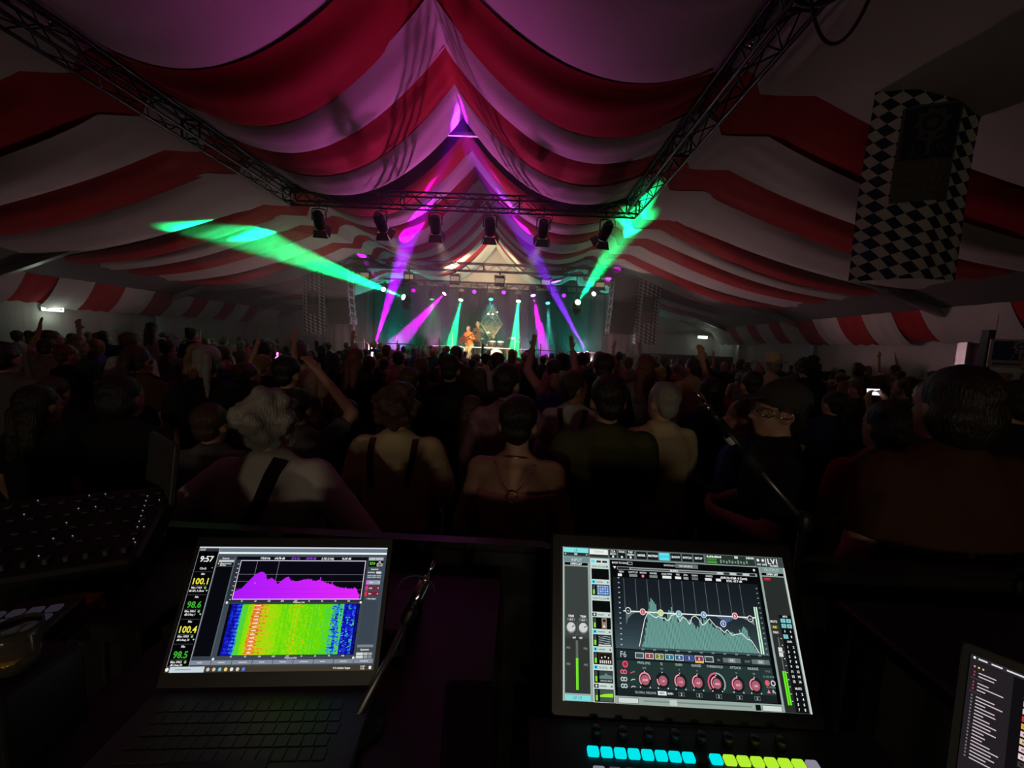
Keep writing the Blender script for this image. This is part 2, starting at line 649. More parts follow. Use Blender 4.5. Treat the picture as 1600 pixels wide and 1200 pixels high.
# looms of cable on the right truss
rc = random.Random(5)
for ci, (cy0, cy1, dip, lab) in enumerate(((2.9, 3.9, 0.55, 'thick black cable loop drooping under the right truss near the top edge'),
                                           (3.1, 3.55, 0.95, 'thinner black cable loop hanging inside the thick loop on the right truss'))):
    pts = []
    for i in range(21):
        t = i / 20
        pts.append((TXR + 0.16 * math.cos(t * math.pi) - 0.02 * ci, cy0 + (cy1 - cy0) * t, TZ + 0.16 - dip * math.sin(math.pi * t) ** 0.8))
    tag(MB().tube(pts, 0.020 - 0.007 * ci, 7).build('cable_loop', M['rubber'], None, True), lab, 'cable')
pts = [(TXR - 0.06 + 0.03 * math.sin(i * 1.7), 0.2 + i * 0.45, TZ + 0.165 + 0.02 * math.sin(i * 2.3)) for i in range(21)]
tag(MB().tube(pts, 0.018, 6).build('cable', M['rubber'], None, True), 'black cable loom lying along the top of the right truss', 'cable')
pts = [(TXL + 0.05 + 0.03 * math.sin(i * 1.3), 0.2 + i * 0.45, TZ + 0.165 + 0.02 * math.sin(i * 1.9)) for i in range(21)]
tag(MB().tube(pts, 0.018, 6).build('cable', M['rubber'], None, True), 'black cable loom lying along the top of the left truss', 'cable')

# ------------------------------------------------------------------ theatre spotlights on the front truss


def fresnel_meshes():
    g = {}
    g['clamp'] = MB().box((0, 0, 0.0), (0.05, 0.09, 0.10)).cone((0, 0, -0.05), (0, 0, -0.13), 0.012, 0.012, 8).mesh('clamp', M['black_paint'])
    mb = MB()
    mb.tube([(-0.15, 0, -0.42), (-0.15, 0, -0.20), (-0.13, 0, -0.16), (0, 0, -0.145), (0.13, 0, -0.16), (0.15, 0, -0.20), (0.15, 0, -0.42)], 0.014, 6)
    g['yoke'] = mb.mesh('yoke', M['black_paint'], True)
    # body along +Y
    g['body'] = MB().lathe([(0.02, -0.24), (0.09, -0.22), (0.115, -0.16), (0.125, -0.05), (0.125, 0.10), (0.115, 0.11), (0.118, 0.17)], 16, T=Matrix.Rotation(R(-90), 4, 'X')).box((0, -0.02, 0.125), (0.10, 0.22, 0.04)).mesh('body', M['black_paint'], False)
    g['lens'] = MB().lathe([(0.105, 0.165), (0.08, 0.178), (0.03, 0.185), (0.004, 0.186)], 16, T=Matrix.Rotation(R(-90), 4, 'X')).mesh('lens', glow('fresnel_lens', WARM, 22.0), True)
    g['dark_lens'] = MB().lathe([(0.105, 0.165), (0.08, 0.178), (0.03, 0.185), (0.004, 0.186)], 16, T=Matrix.Rotation(R(-90), 4, 'X')).mesh('lens', M['glass_dark'], True)
    fl = MB().add([(-0.115, 0, 0), (0.115, 0, 0), (0.17, 0.17, 0), (-0.17, 0.17, 0), (-0.115, 0, 0.004), (0.115, 0, 0.004), (0.17, 0.17, 0.004), (-0.17, 0.17, 0.004)],
                  [(0, 3, 2, 1), (4, 5, 6, 7), (0, 1, 5, 4), (1, 2, 6, 5), (2, 3, 7, 6), (3, 0, 4, 7)])
    g['barn_door'] = fl.mesh('barn_door', M['barn_door'])
    g['cable'] = MB().tube([(0.06, 0, 0.05), (0.17, -0.02, -0.02), (0.2, -0.06, -0.18), (0.14, -0.16, -0.33), (0.03, -0.20, -0.38)], 0.007, 5).mesh('cable', M['rubber'], True)
    return g


FG = fresnel_meshes()
fres = [(503, 355, -38, 0.25, 'leftmost of the six theatre spotlights, its barn doors swung to the right'),
        (598, 355, -40, -0.15, 'second theatre spotlight from the left under the cross truss, tilted to the right'),
        (682, 360, -46, 0.05, 'third theatre spotlight from the left, crossed by the magenta beam'),
        (766, 362, -46, 0.0, 'fourth theatre spotlight from the left, barn doors lit bright inside'),
        (848, 365, -44, 0.05, 'fifth theatre spotlight from the left under the cross truss'),
        (944, 368, -42, 0.35, 'rightmost theatre spotlight, washed green beside the truss corner')]
for (px, py, pitch, yaw, lab) in fres:
    p = at(px, py, YT)
    zt = TZ - 0.145
    t = thing('theatre_spotlight', lab, 'spotlight', (p.x, YT - 0.13, zt), (0, 0, yaw), 'theatre spotlights under the cross truss')
    put('clamp', FG['clamp'], t)
    put('yoke', FG['yoke'], t)
    put('cable', FG['cable'], t)
    b = put('body', FG['body'], t, (0, 0, -0.42), (R(pitch), 0, 0))
    put('lens', FG['lens'] if 550 < px < 900 else FG['dark_lens'], b)
    for k in range(4):
        o = put('barn_door', FG['barn_door'], b)
        Tm = Matrix.Rotation(R(90 * k), 4, 'Y') @ Matrix.Translation((0, 0.175, -0.115)) @ Matrix.Rotation(R(-38 if k in (0, 2) else -30), 4, 'X')
        o.matrix_local = Tm
    a = Matrix.Rotation(yaw, 3, 'Z') @ Matrix.Rotation(R(pitch), 3, 'X') @ Vector((0, 1, 0))
    if 550 < px < 900:
        spot('fresnel_light', Vector((p.x, YT - 0.13, zt - 0.42)) + a * 0.20, Vector((-1.7 + (p.x + 1.65) * 0.35, 17.6, 1.9)), WARM, FRES_P, 20, 0.8, 0.06)

# ------------------------------------------------------------------ square floodlights on the stage truss
fm_case = MB().bevel_box((0, 0, -0.20), (0.40, 0.16, 0.26), 0.02).mesh('housing', M['black_paint'])
fm_face = MB().box((0, -0.083, -0.215), (0.34, 0.006, 0.17)).mesh('light_face', glow('flood_face', (1.0, 0.78, 0.5), 0.30))
fm_yoke = MB().tube([(-0.23, 0, -0.20), (-0.23, 0, -0.02), (0, 0, 0.0), (0.23, 0, -0.02), (0.23, 0, -0.20)], 0.012, 6).box((0, 0, 0.04), (0.05, 0.06, 0.10)).mesh('yoke', M['black_paint'])
fm_fl = MB().box((0, -0.11, 0), (0.40, 0.22, 0.005)).mesh('barn_door', M['black_paint'])
floods = [(570, 'leftmost square floodlight under the stage truss, inside the green beam'), (639, 'second square floodlight from the left under the stage truss'),
          (711, 'third square floodlight from the left under the stage truss'), (781, 'fourth square floodlight from the left under the stage truss'),
          (853, 'fifth square floodlight from the left under the stage truss'), (938, 'rightmost square floodlight under the stage truss, tinted green')]
for px, lab in floods:
    p = at(px, 436, SY)
    t = thing('floodlight', lab, 'floodlight', (p.x, SY, 4.73), (R(12), 0, 0), 'square floodlights on the stage truss')
    put('housing', fm_case, t)
    put('light_face', fm_face, t)
    put('yoke', fm_yoke, t)
    put('barn_door', fm_fl, t, (0, -0.08, -0.075), (R(-15), 0, 0))
    put('barn_door', fm_fl, t, (0, -0.08, -0.335), (R(25), 0, 0))
# two lights added behind the floodlight housings to brighten the gable cloth
for px in (711, 781):
    p = at(px, 436, SY)
    spot('added_gable_light', (p.x, SY + 0.25, 4.62), (p.x, 20.5, 6.3), (1.0, 0.74, 0.42), GABLE_FILL_P, 75, 0.9, 0.1)

# ------------------------------------------------------------------ moving heads
mh_base = MB().bevel_box((0, 0, -0.06), (0.30, 0.24, 0.12), 0.03).box((0, 0, 0.03), (0.10, 0.05, 0.08)).mesh('base', M['black_plastic'])
mh_yoke = MB().bevel_box((0.16, 0, -0.25), (0.05, 0.14, 0.30), 0.02).bevel_box((-0.16, 0, -0.25), (0.05, 0.14, 0.30), 0.02).bevel_box((0, 0, -0.135), (0.36, 0.16, 0.05), 0.02).mesh('yoke', M['black_plastic'])
mh_head = MB().lathe([(0.05, -0.20), (0.10, -0.18), (0.125, -0.05), (0.13, 0.10), (0.12, 0.17), (0.11, 0.18), (0.105, 0.165)], 16, T=Matrix.Rotation(R(-90), 4, 'X')).mesh('head', M['black_plastic'], True)
LENS = {}


def lens_mesh(color, strength):
    k = (color, strength)
    if k not in LENS:
        c_ = tuple(0.30 + 0.70 * q for q in color) if strength > 8 else color
        LENS[k] = MB().lathe([(0.104, 0.168), (0.08, 0.180), (0.04, 0.188), (0.004, 0.190)], 16, T=Matrix.Rotation(R(-90), 4, 'X')).mesh('lens', glow('lens_glow', c_, strength), True)
    return LENS[k]


def moving_head(lens_pos, target, color, lens_strength, label, beam=None, floor=False, group='moving lights on the back truss'):
    """beam = (power, degrees, blend)"""
    lp, tg = Vector(lens_pos), Vector(target)
    d = (tg - lp).normalized()
    hc = lp - d * 0.18
    s = -1 if floor else 1
    t = thing('moving_head_light', label, 'stage light', hc + Vector((0, 0, 0.35 * s)), (0, 0, 0) if not floor else (0, math.pi, 0), group)
    yaw = math.atan2(-d.x, d.y)
    put('base', mh_base, t)
    y = put('yoke', mh_yoke, t, (0, 0, 0), (0, 0, yaw * s))
    h = bpy.data.objects.new('head', mh_head)
    COL.objects.link(h)
    h.parent = y
    T0 = Matrix.Translation(t.location) @ t.rotation_euler.to_matrix().to_4x4() @ Matrix.Rotation(yaw * s, 4, 'Z')
    rot = aim(d).to_4x4()
    rot.translation = hc
    h.matrix_local = T0.inverted() @ rot
    l = put('lens', lens_mesh(color, lens_strength), t)
    l.matrix_local = (Matrix.Translation(t.location) @ t.rotation_euler.to_matrix().to_4x4()).inverted() @ rot
    if beam:
        spot('beam', lp + d * 0.015, tg, color, beam[0], beam[1], beam[2], 0.03)
    return t


YM = 19.0
BP = BEAM_P
moving_head(at(630, 464, 15.4), at(396, 373, 10.9), GRN, 40, 'green moving light at the left end of the stage throwing a wide beam leftwards', (1.7 * BP, 10.0, 0.6), True, 'moving lights on drop bars')
moving_head(at(903, 472, 15.4), at(997, 330, 10.0), GRN, 40, 'green moving light at the right end of the stage beaming up to the right', (0.8 * BP, 9.5, 0.9), True, 'moving lights on drop bars')
moving_head(at(694, 459, YM), at(628, 530, YM - 1.5), MAG, 25, 'magenta moving light on the left whose beam slants down to the left', (2.0 * BP, 13, 0.15))
moving_head(at(720, 469, YM), at(705, 540, YM - 1.2), GRN, 40, 'green moving light left of the golden diamond beaming straight down', (4.0 * BP, 11.5, 0.2))
moving_head(at(810, 471, YM), at(804, 540, YM - 1.2), GRN, 40, 'green moving light right of the golden diamond beaming straight down', (4.0 * BP, 11.5, 0.2))
moving_head(at(833, 462, YM), at(850, 545, YM - 1.2), MAG, 25, 'magenta moving light on the right whose beam drops steeply to the floor', (2.0 * BP, 12, 0.15))
moving_head(at(856, 474, YM), at(859, 545, YM - 1.6), TEAL, 3, 'teal ringed moving light right of the magenta drop beam', (0.3 * BP, 10, 0.3))
moving_head(at(675, 468, YM), at(676, 560, 18.3), GRN, 2.2, 'dim green ringed moving light left of the magenta slanting beam', (TEAL_P, 60, 1.0))
moving_head(at(767, 468, YM), at(768, 575, 16.6), (0.1, 0.9, 0.7), 3.0, 'turquoise moving light directly above the golden diamond', (TEAL_P, 60, 1.0))
moving_head(at(741, 456, YM + 0.4), at(728, 620, 12), VIO, 2.0, 'violet moving light left of the turquoise one above the golden diamond')
moving_head(at(787, 457, YM + 0.4), at(787, 640, 12), VIO, 2.0, 'violet moving light right of the turquoise one above the golden diamond')
moving_head(at(646, 454, YM + 0.4), at(640, 640, 12), MAG, 1.2, 'small dim magenta moving light between left green lamp and slanting magenta beam')
moving_head(at(881, 462, YM + 0.4), at(900, 640, 12), VIO, 1.5, 'small dim violet moving light just left of the right green lamp')
moving_head(at(599, 452, YM), at(566, 400, 16.0), MAG, 20, 'small bright magenta moving light above the left green beam', (0.4 * BP, 5, 0.3))
moving_head(at(928, 459, YM), at(972, 412, 16.0), MAG, 20, 'small bright magenta moving light beside the right loudspeaker stack', (0.5 * BP, 7, 0.3))
moving_head(at(584, 544, 18.0), at(703, 170, 8.9), (0.44, 0.0, 1.0), 10, 'violet moving light on the stage floor at the left shining up to the ridge', (7.5 * BP, 4.4, 0.4), True, 'moving lights on the stage floor')
moving_head(at(917, 552, 18.0), at(722, 190, 9.2), (0.25, 0.01, 1.0), 10, 'violet moving light on the stage floor at the right shining up to the ridge', (5 * BP, 3.8, 0.4), True, 'moving lights on the stage floor')
moving_head(at(905, 552, 18.3), at(885, 490, 18.6), VIO, 2, 'faint violet moving light on the stage floor right of the drums', (0.12 * BP, 8, 0.4), True, 'moving lights on the stage floor')

for px, py, lab in ((630, 464, 'black drop bar carrying the left green moving light under the stage truss'), (903, 472, 'black drop bar carrying the right green moving light under the stage truss')):
    q = at(px, py, 15.4)
    MBd = MB().cone((q.x + (0.1 if px < 800 else -0.03), 15.86, q.z - 0.46), (q.x + (0.1 if px < 800 else -0.03), 15.86, 4.82), 0.02, 0.02, 8)
    MBd.box((q.x + (0.1 if px < 800 else -0.03), 15.66, q.z - 0.46), (0.10, 0.46, 0.04))
    tag(MBd.build('drop_bar', M['truss_black'], None), lab, 'bar')

# wash cans added on the stage floor, behind the crowd, to brighten the drapes
wc_body = MB().lathe([(0.03, -0.16), (0.085, -0.14), (0.095, 0.0), (0.095, 0.12), (0.088, 0.12), (0.08, 0.10)], 14, T=Matrix.Rotation(R(-90), 4, 'X')).mesh('body', M['black_paint'], True)
wc_yoke = MB().tube([(-0.12, 0, 0.12), (-0.12, 0, -0.02), (-0.09, 0, -0.115), (0.09, 0, -0.115), (0.12, 0, -0.02), (0.12, 0, 0.12)], 0.010, 6).box((0, 0, -0.125), (0.22, 0.16, 0.02)).mesh('yoke', M['black_paint'])
for px, col, lab in ((600, (1.0, 0.55, 0.60), 'added wash can on the stage floor at the left, tilted up'), (676, (1.0, 0.14, 0.72), 'added wash can on the stage floor left of the guitarist, tilted up'),
                     (826, (1.0, 0.14, 0.72), 'added wash can on the stage floor under the right green beam, tilted up'), (900, (1.0, 0.55, 0.60), 'added wash can on the stage floor at the right, tilted up')):
    q = at(px, 550, 16.75)
    q.z = 1.15 + 0.137
    t = thing('added_wash_light', lab, 'stage light', q, (0, 0, 0), 'added wash cans on the stage floor')
    put('yoke', wc_yoke, t, (0, 0, 0))
    mid = 650 < px < 850
    d = ((Vector((XC, 8.0, 6.3)) if mid else Vector((XC + (8.0 if q.x > XC else -8.0), 10.5, 4.8))) - q).normalized()
    b = put('body', wc_body, t, (0, 0, 0.06))
    b.rotation_euler = aim(d).to_euler()
    l = put('lens', lens_mesh(col, 3), t, (0, 0, 0.06))
    l.rotation_euler = aim(d).to_euler()
    l.scale = (0.75, 0.55, 0.75)
    spot('added_wash_beam', q + Vector((0, 0, 0.06)) + d * 0.14, q + d * 8, col, DRAPE_FILL_P * (4.2 if mid else 1.0), 40 if mid else 100, 1.0, 0.14)

# colour bars added out of sight on the stage floor to tint the backdrop
for bx, col, w_, lab in ((-6.6, (0.05, 0.75, 0.62), 1.0, 'added low light bar at the left foot of the backdrop, washing it teal'), (-3.6, (0.10, 0.65, 0.50), 0.8, 'added low light bar behind the singer, washing the backdrop teal'),
                  (0.6, (0.10, 0.65, 0.50), 0.8, 'added low light bar right of the drum kit, washing the backdrop teal'), (3.0, (0.03, 0.75, 0.55), 1.0, 'added low light bar at the right foot of the backdrop, washing it green')):
    t = thing('added_light_bar', lab, 'stage light', (bx, 19.95, 1.15), (0, 0, 0), 'added light bars at the foot of the backdrop')
    MB().bevel_box((0, 0, 0.05), (0.9, 0.09, 0.08), 0.01).box((-0.35, 0, 0.005), (0.05, 0.14, 0.01)).box((0.35, 0, 0.005), (0.05, 0.14, 0.01)).build('housing', M['black_paint'], t)
    MB().box((0, 0.01, 0.0925), (0.84, 0.05, 0.005)).build('lens', glow('added_bar_glow', col, 1.0), t)
    spot('added_cyc_light', (bx, 19.97, 1.27), (bx, 20.35, 2.3), col, BACKDROP_FILL_P * w_, 150, 1.0, 0.2)

# ------------------------------------------------------------------ stage
SZ = 1.15
SX0, SX1, SYF, SYB = -8.0, 4.5, 16.2, 20.4
st = thing('stage', 'raised black stage with skirted front at the far end of the tent', 'stage', ((SX0 + SX1) / 2, (SYF + SYB) / 2, 0))
nx, ny = 6, 2
pm = MB().bevel_box((0, 0, 0), ((SX1 - SX0) / nx - 0.01, (SYB - SYF) / ny - 0.01, 0.08), 0.01).mesh('deck_panel', M['black_paint'])
for i in range(nx):
    for j in range(ny):
        put('deck_panel', pm, st, (SX0 + (i + 0.5) * (SX1 - SX0) / nx - (SX0 + SX1) / 2, SYF + (j + 0.5) * (SYB - SYF) / ny - (SYF + SYB) / 2, SZ - 0.04))
vs, fs = [], []
N = 120
for i in range(N + 1):
    x = -(SX1 - SX0) / 2 + (SX1 - SX0) * i / N
    yy = -(SYB - SYF) / 2 - 0.02 + 0.025 * math.sin(i * 1.3)
    vs += [(x, yy, 0.0), (x, yy * 0.995, SZ - 0.06)]
    if i:
        fs.append((2 * i - 2, 2 * i, 2 * i + 1, 2 * i - 1))
MB().add(vs, fs).build('skirt', M['black_cloth'], st, True)

# black backdrop with soft folds
vs, fs = [], []
N, NZ = 150, 6
for j in range(NZ + 1):
    for i in range(N + 1):
        x = -8.25 + 12.5 * i / N
        vs.append((x, 20.55 + 0.05 * math.sin(i * 0.75) * (1 - 0.3 * j / NZ) + 0.02 * math.sin(i * 2.1), 0.01 + 4.71 * j / NZ))
fs = [(j * (N + 1) + i, j * (N + 1) + i + 1, (j + 1) * (N + 1) + i + 1, (j + 1) * (N + 1) + i) for j in range(NZ) for i in range(N)]
bd = MB().add(vs, fs).build('stage_backdrop', M['black_cloth'], None, True)
tag(bd, 'wide black cloth backdrop hanging behind the band', 'backdrop')
MB().cone((-8.3, 20.55, 4.74), (4.3, 20.55, 4.74), 0.025, 0.025, 8).build('pole', M['truss_black'], bd)
# side wings of pale cloth between loudspeakers and backdrop
for (x0, x1, lab) in ((-8.0, -7.0, 'pale cloth wing hanging behind the left loudspeaker stack'), (3.5, 4.4, 'pale cloth wing hanging behind the right loudspeaker stack')):
    vs, fs = [], []
    n = 16
    for i in range(n + 1):
        x = x0 + (x1 - x0) * i / n
        yy = 16.9 + 0.04 * math.sin(i * 1.2)
        vs += [(x, yy - 0.75, 0.01), (x, yy - 0.75, 4.0)]
        if i:
            fs.append((2 * i - 2, 2 * i, 2 * i + 1, 2 * i - 1))
    o = tag(MB().add(vs, fs).build('cloth_wing', M['tent_wall'], None, True), lab, 'curtain')

# ------------------------------------------------------------------ railing panels along the stage front
rail = MB()
rw, rh = 1.86, 0.62
pts = [(-rw / 2, 0, 0.03), (-rw / 2, 0, rh - 0.12), (-rw / 2 + 0.035, 0, rh - 0.035), (-rw / 2 + 0.12, 0, rh), (rw / 2 - 0.12, 0, rh), (rw / 2 - 0.035, 0, rh - 0.035), (rw / 2, 0, rh - 0.12), (rw / 2, 0, 0.03)]
rm_frame = MB().tube(pts, 0.022, 7).mesh('rail_frame', M['white_metal'], True)
rm_low = MB().cone((-rw / 2, 0, 0.10), (rw / 2, 0, 0.10), 0.014, 0.014, 7).mesh('lower_rail', M['white_metal'], True)
rm_bar = MB().cone((0, 0, 0.10), (0, 0, rh), 0.006, 0.006, 5, cap=False).mesh('bar', M['aluminium'], True)
rm_foot = MB().box((0, 0, 0.015), (0.08, 0.40, 0.03)).mesh('foot', M['aluminium'])
rl = ['leftmost white railing panel at the stage edge, in front of the pale cloth wing', 'second white railing panel from the left at the stage edge', 'white railing panel crossed by the slanting magenta beam', 'white railing panel in front of the guitarist', 'white railing panel in front of the right green beam', 'white railing panel below the steep magenta beam on the right', 'rightmost white railing panel, under the right loudspeaker stack']
for i in range(7):
    x = -8.05 + 0.95 + i * 2.04
    t = thing('stage_railing', rl[i], 'railing', (x - 0.3, SYF + 0.12, SZ), group='stage edge railing')
    put('rail_frame', rm_frame, t)
    put('lower_rail', rm_low, t)
    for k in range(1, 7):
        put('bar', rm_bar, t, (-rw / 2 + rw * k / 7, 0, 0))
    put('foot', rm_foot, t, (-rw / 2 + 0.1, 0, 0))
    put('foot', rm_foot, t, (rw / 2 - 0.1, 0, 0))
for (px, pyt, lab) in ((665, 531, 'white upright pole on the stage edge beside the slanting magenta beam'), (707, 521, 'white upright pole on the stage edge at the foot of the left green beam'),
                       (805, 525, 'white upright pole on the stage edge at the foot of the right green beam'), (845, 537, 'white upright pole on the stage edge at the foot of the steep magenta beam'),
                       (883, 538, 'rightmost white upright pole on the stage edge'), (569, 530, 'leftmost white upright pole at the stage edge'), (621, 531, 'white upright pole on the stage edge left of the slanting magenta beam')):
    p = at(px, pyt, SYF + 0.3)
    t = thing('light_pole', lab, 'pole', (p.x, SYF + 0.3, SZ), group='white poles on the stage edge')
    h = p.z - SZ
    MB().cone((0, 0, 0.02), (0, 0, h), 0.025, 0.025, 8).build('tube', M['white_metal'], t, True)
    MB().lathe([(0.12, 0), (0.12, 0.015), (0.03, 0.03)], 12).build('base', M['black_paint'], t)

# ------------------------------------------------------------------ hanging loudspeaker stacks
cab = MB()
W_, D_, H_ = 0.98, 0.55, 0.30
vsx = [(-W_ / 2, -D_ / 2, -H_ / 2), (W_ / 2, -D_ / 2, -H_ / 2), (W_ / 2, D_ / 2, -H_ / 2 + 0.03), (-W_ / 2, D_ / 2, -H_ / 2 + 0.03),
       (-W_ / 2, -D_ / 2, H_ / 2), (W_ / 2, -D_ / 2, H_ / 2), (W_ / 2, D_ / 2, H_ / 2 - 0.03), (-W_ / 2, D_ / 2, H_ / 2 - 0.03)]
cab_m = MB().add(vsx, [(0, 3, 2, 1), (4, 5, 6, 7), (0, 1, 5, 4), (1, 2, 6, 5), (2, 3, 7, 6), (3, 0, 4, 7)]).mesh('cabinet', M['black_paint'])
gr_m = MB().bevel_box((0, -D_ / 2 - 0.006, 0), (W_ - 0.07, 0.014, H_ - 0.04), 0.005).mesh('grille', M['speaker_grille'])
rg = MB()
for yy in (-0.18, 0.16):
    rg.box((0, yy, 0), (0.012, 0.07, H_ - 0.01))
rg.box((0, 0, 0.0), (0.010, 0.34, 0.05))
rg_m = rg.mesh('rigging_plate', M['aluminium'])
hd_m = MB().tube([(0, -0.08, -0.05), (0.03, -0.08, -0.05), (0.03, 0.06, -0.05), (0, 0.06, -0.05)], 0.01, 6).mesh('handle', M['aluminium'], True)
for (cx, zb, yaw, lab, side) in ((-7.36, 2.46, -8, 'left hanging stack of black loudspeakers beside the stage', 1), (3.9, 2.55, 8, 'right hanging stack of black loudspeakers next to the chequered banner', -1)):
    t = thing('line_array_loudspeaker', lab, 'loudspeaker', (cx, 15.55, zb + 7 * (H_ + 0.006)), (0, 0, R(yaw)), 'hanging loudspeaker stacks')
    mb = MB()
    mb.box((-0.35, 0, 0.10), (0.06, 0.6, 0.08)).box((0.35, 0, 0.10), (0.06, 0.6, 0.08)).box((0, -0.1, 0.12), (0.75, 0.08, 0.06))
    mb.cone((0, -0.1, 0.15), (0, -0.1, 0.34), 0.012, 0.012, 6)
    mb.build('flying_frame', M['truss_silver'], t)
    ang = 0
    for k in range(7):
        a = (6 - k) * 0.0 + k * 0.9
        z = -(k + 0.5) * (H_ + 0.006)
        c = put('cabinet', cab_m, t, (0, 0.012 * k * k * 0.5, z), (R(-a * 0.6), 0, 0))
        put('grille', gr_m, c)
        for s in (-1, 1):
            put('rigging_plate', rg_m, c, (s * (W_ / 2 + 0.007), 0, 0))
            put('handle', hd_m, c, (s * (W_ / 2 + 0.012), 0, 0), (0, 0, 0 if s > 0 else math.pi))

# ------------------------------------------------------------------ chequered banners
def chequer():
    m = bpy.data.materials.new('lozenge_cloth')
    m.use_nodes = True
    nt = m.node_tree
    b = nt.nodes['Principled BSDF']
    b.inputs['Roughness'].default_value = 0.75
    uv = nt.nodes.new('ShaderNodeUVMap')
    sp = nt.nodes.new('ShaderNodeSeparateXYZ')
    nt.links.new(uv.outputs[0], sp.inputs[0])

    def mth(op, a, b_):
        n = nt.nodes.new('ShaderNodeMath')
        n.operation = op
        for i, q in enumerate((a, b_)):
            if isinstance(q, (int, float)):
                n.inputs[i].default_value = q
            elif q is not None:
                nt.links.new(q, n.inputs[i])
        return n.outputs[0]
    # u in metres across, v in metres down; slightly skewed lozenges
    v = mth('SUBTRACT', sp.outputs[1], mth('MULTIPLY', sp.outputs[0], 0.45))
    a = mth('ADD', mth('DIVIDE', sp.outputs[0], 0.170), mth('DIVIDE', v, 0.135))
    c = mth('SUBTRACT', mth('DIVIDE', sp.outputs[0], 0.170), mth('DIVIDE', v, 0.135))
    s = mth('ADD', mth('FLOOR', a, None), mth('FLOOR', c, None))
    par = mth('ABSOLUTE', mth('MODULO', s, 2.0), None)
    fac = mth('GREATER_THAN', par, 0.5)
    mx = nt.nodes.new('ShaderNodeMix')
    mx.data_type = 'RGBA'
    mx.inputs[6].default_value = (0.72, 0.72, 0.70, 1)
    mx.inputs[7].default_value = (0.015, 0.025, 0.075, 1)
    nt.links.new(fac, mx.inputs[0])
    nt.links.new(mx.outputs[2], b.inputs['Base Color'])
    return m


M['lozenge'] = chequer()
M['emblem_navy'] = pbr('emblem_navy', (0.020, 0.024, 0.05), 0.7, noise=0.1)
M['emblem_blue'] = pbr('emblem_blue', (0.03, 0.045, 0.22), 0.6, noise=0.1)
M['emblem_white'] = pbr('emblem_white', (0.62, 0.62, 0.62), 0.6, noise=0.05)
M['emblem_olive'] = pbr('emblem_olive', (0.17, 0.14, 0.05), 0.7, noise=0.1)
M['emblem_grey'] = pbr('emblem_grey', (0.12, 0.12, 0.11), 0.7, noise=0.1)


BENCH = bpy.data.scenes.new('bench')    # lettering and figures are fused here, one at a time


def text_mesh(s, size, bold=0.0, shear=0.0, align='CENTER'):
    cu = bpy.data.curves.new('lettering', 'FONT')
    cu.body = s
    cu.size = size
    cu.align_x = align
    cu.offset = bold
    cu.shear = shear
    cu.resolution_u = 2
    o = bpy.data.objects.new('lettering', cu)
    BENCH.collection.objects.link(o)
    BENCH.view_layers[0].update()
    me = bpy.data.meshes.new_from_object(o.evaluated_get(BENCH.view_layers[0].depsgraph))
    v = [tuple(x.co) for x in me.vertices]
    f = [tuple(p.vertices) for p in me.polygons]
    bpy.data.objects.remove(o)
    bpy.data.curves.remove(cu)
    bpy.data.meshes.remove(me)
    return v, f


def emblem(mb, T, h, letters=True):
    """tree-like rosette emblem, drawn in the local XZ plane (y = 0), about h tall; material 0"""
    def ring(r0, r1, cx, cz, n, lob=0.0, k=8):
        vs, fs = [], []
        for i in range(n):
            a = 2 * math.pi * i / n
            m_ = 1 + lob * math.sin(k * a)
            vs += [(cx + r0 * math.cos(a), 0, cz + r0 * math.sin(a)), (cx + r1 * m_ * math.cos(a), 0, cz + r1 * m_ * math.sin(a))]
        fs = [(2 * i, 2 * i + 1, (2 * i + 3) % (2 * n), (2 * i + 2) % (2 * n)) for i in range(n)]
        mb.add(vs, fs, 0, T)
    ring(0.17 * h, 0.27 * h, 0, 0.20 * h, 48, 0.16, 8)
    ring(0.0005, 0.10 * h, 0, 0.20 * h, 24, 0.1, 5)
    mb.add([(-0.03 * h, 0, -0.45 * h), (0.03 * h, 0, -0.45 * h), (0.03 * h, 0, -0.05 * h), (-0.03 * h, 0, -0.05 * h)], [(0, 1, 2, 3)], 0, T)
    for s in (-1, 1):
        mb.add([(0, 0, -0.20 * h), (s * 0.22 * h, 0, -0.10 * h), (s * 0.24 * h, 0, -0.05 * h), (0, 0, -0.13 * h)], [(0, 1, 2, 3)], 0, T)
        if letters:
            v, f = text_mesh('J' if s < 0 else 'W', 0.26 * h)
            mb.add([(x + s * 0.24 * h, 0, y - 0.42 * h) for x, y, z in v], f, 0, T)


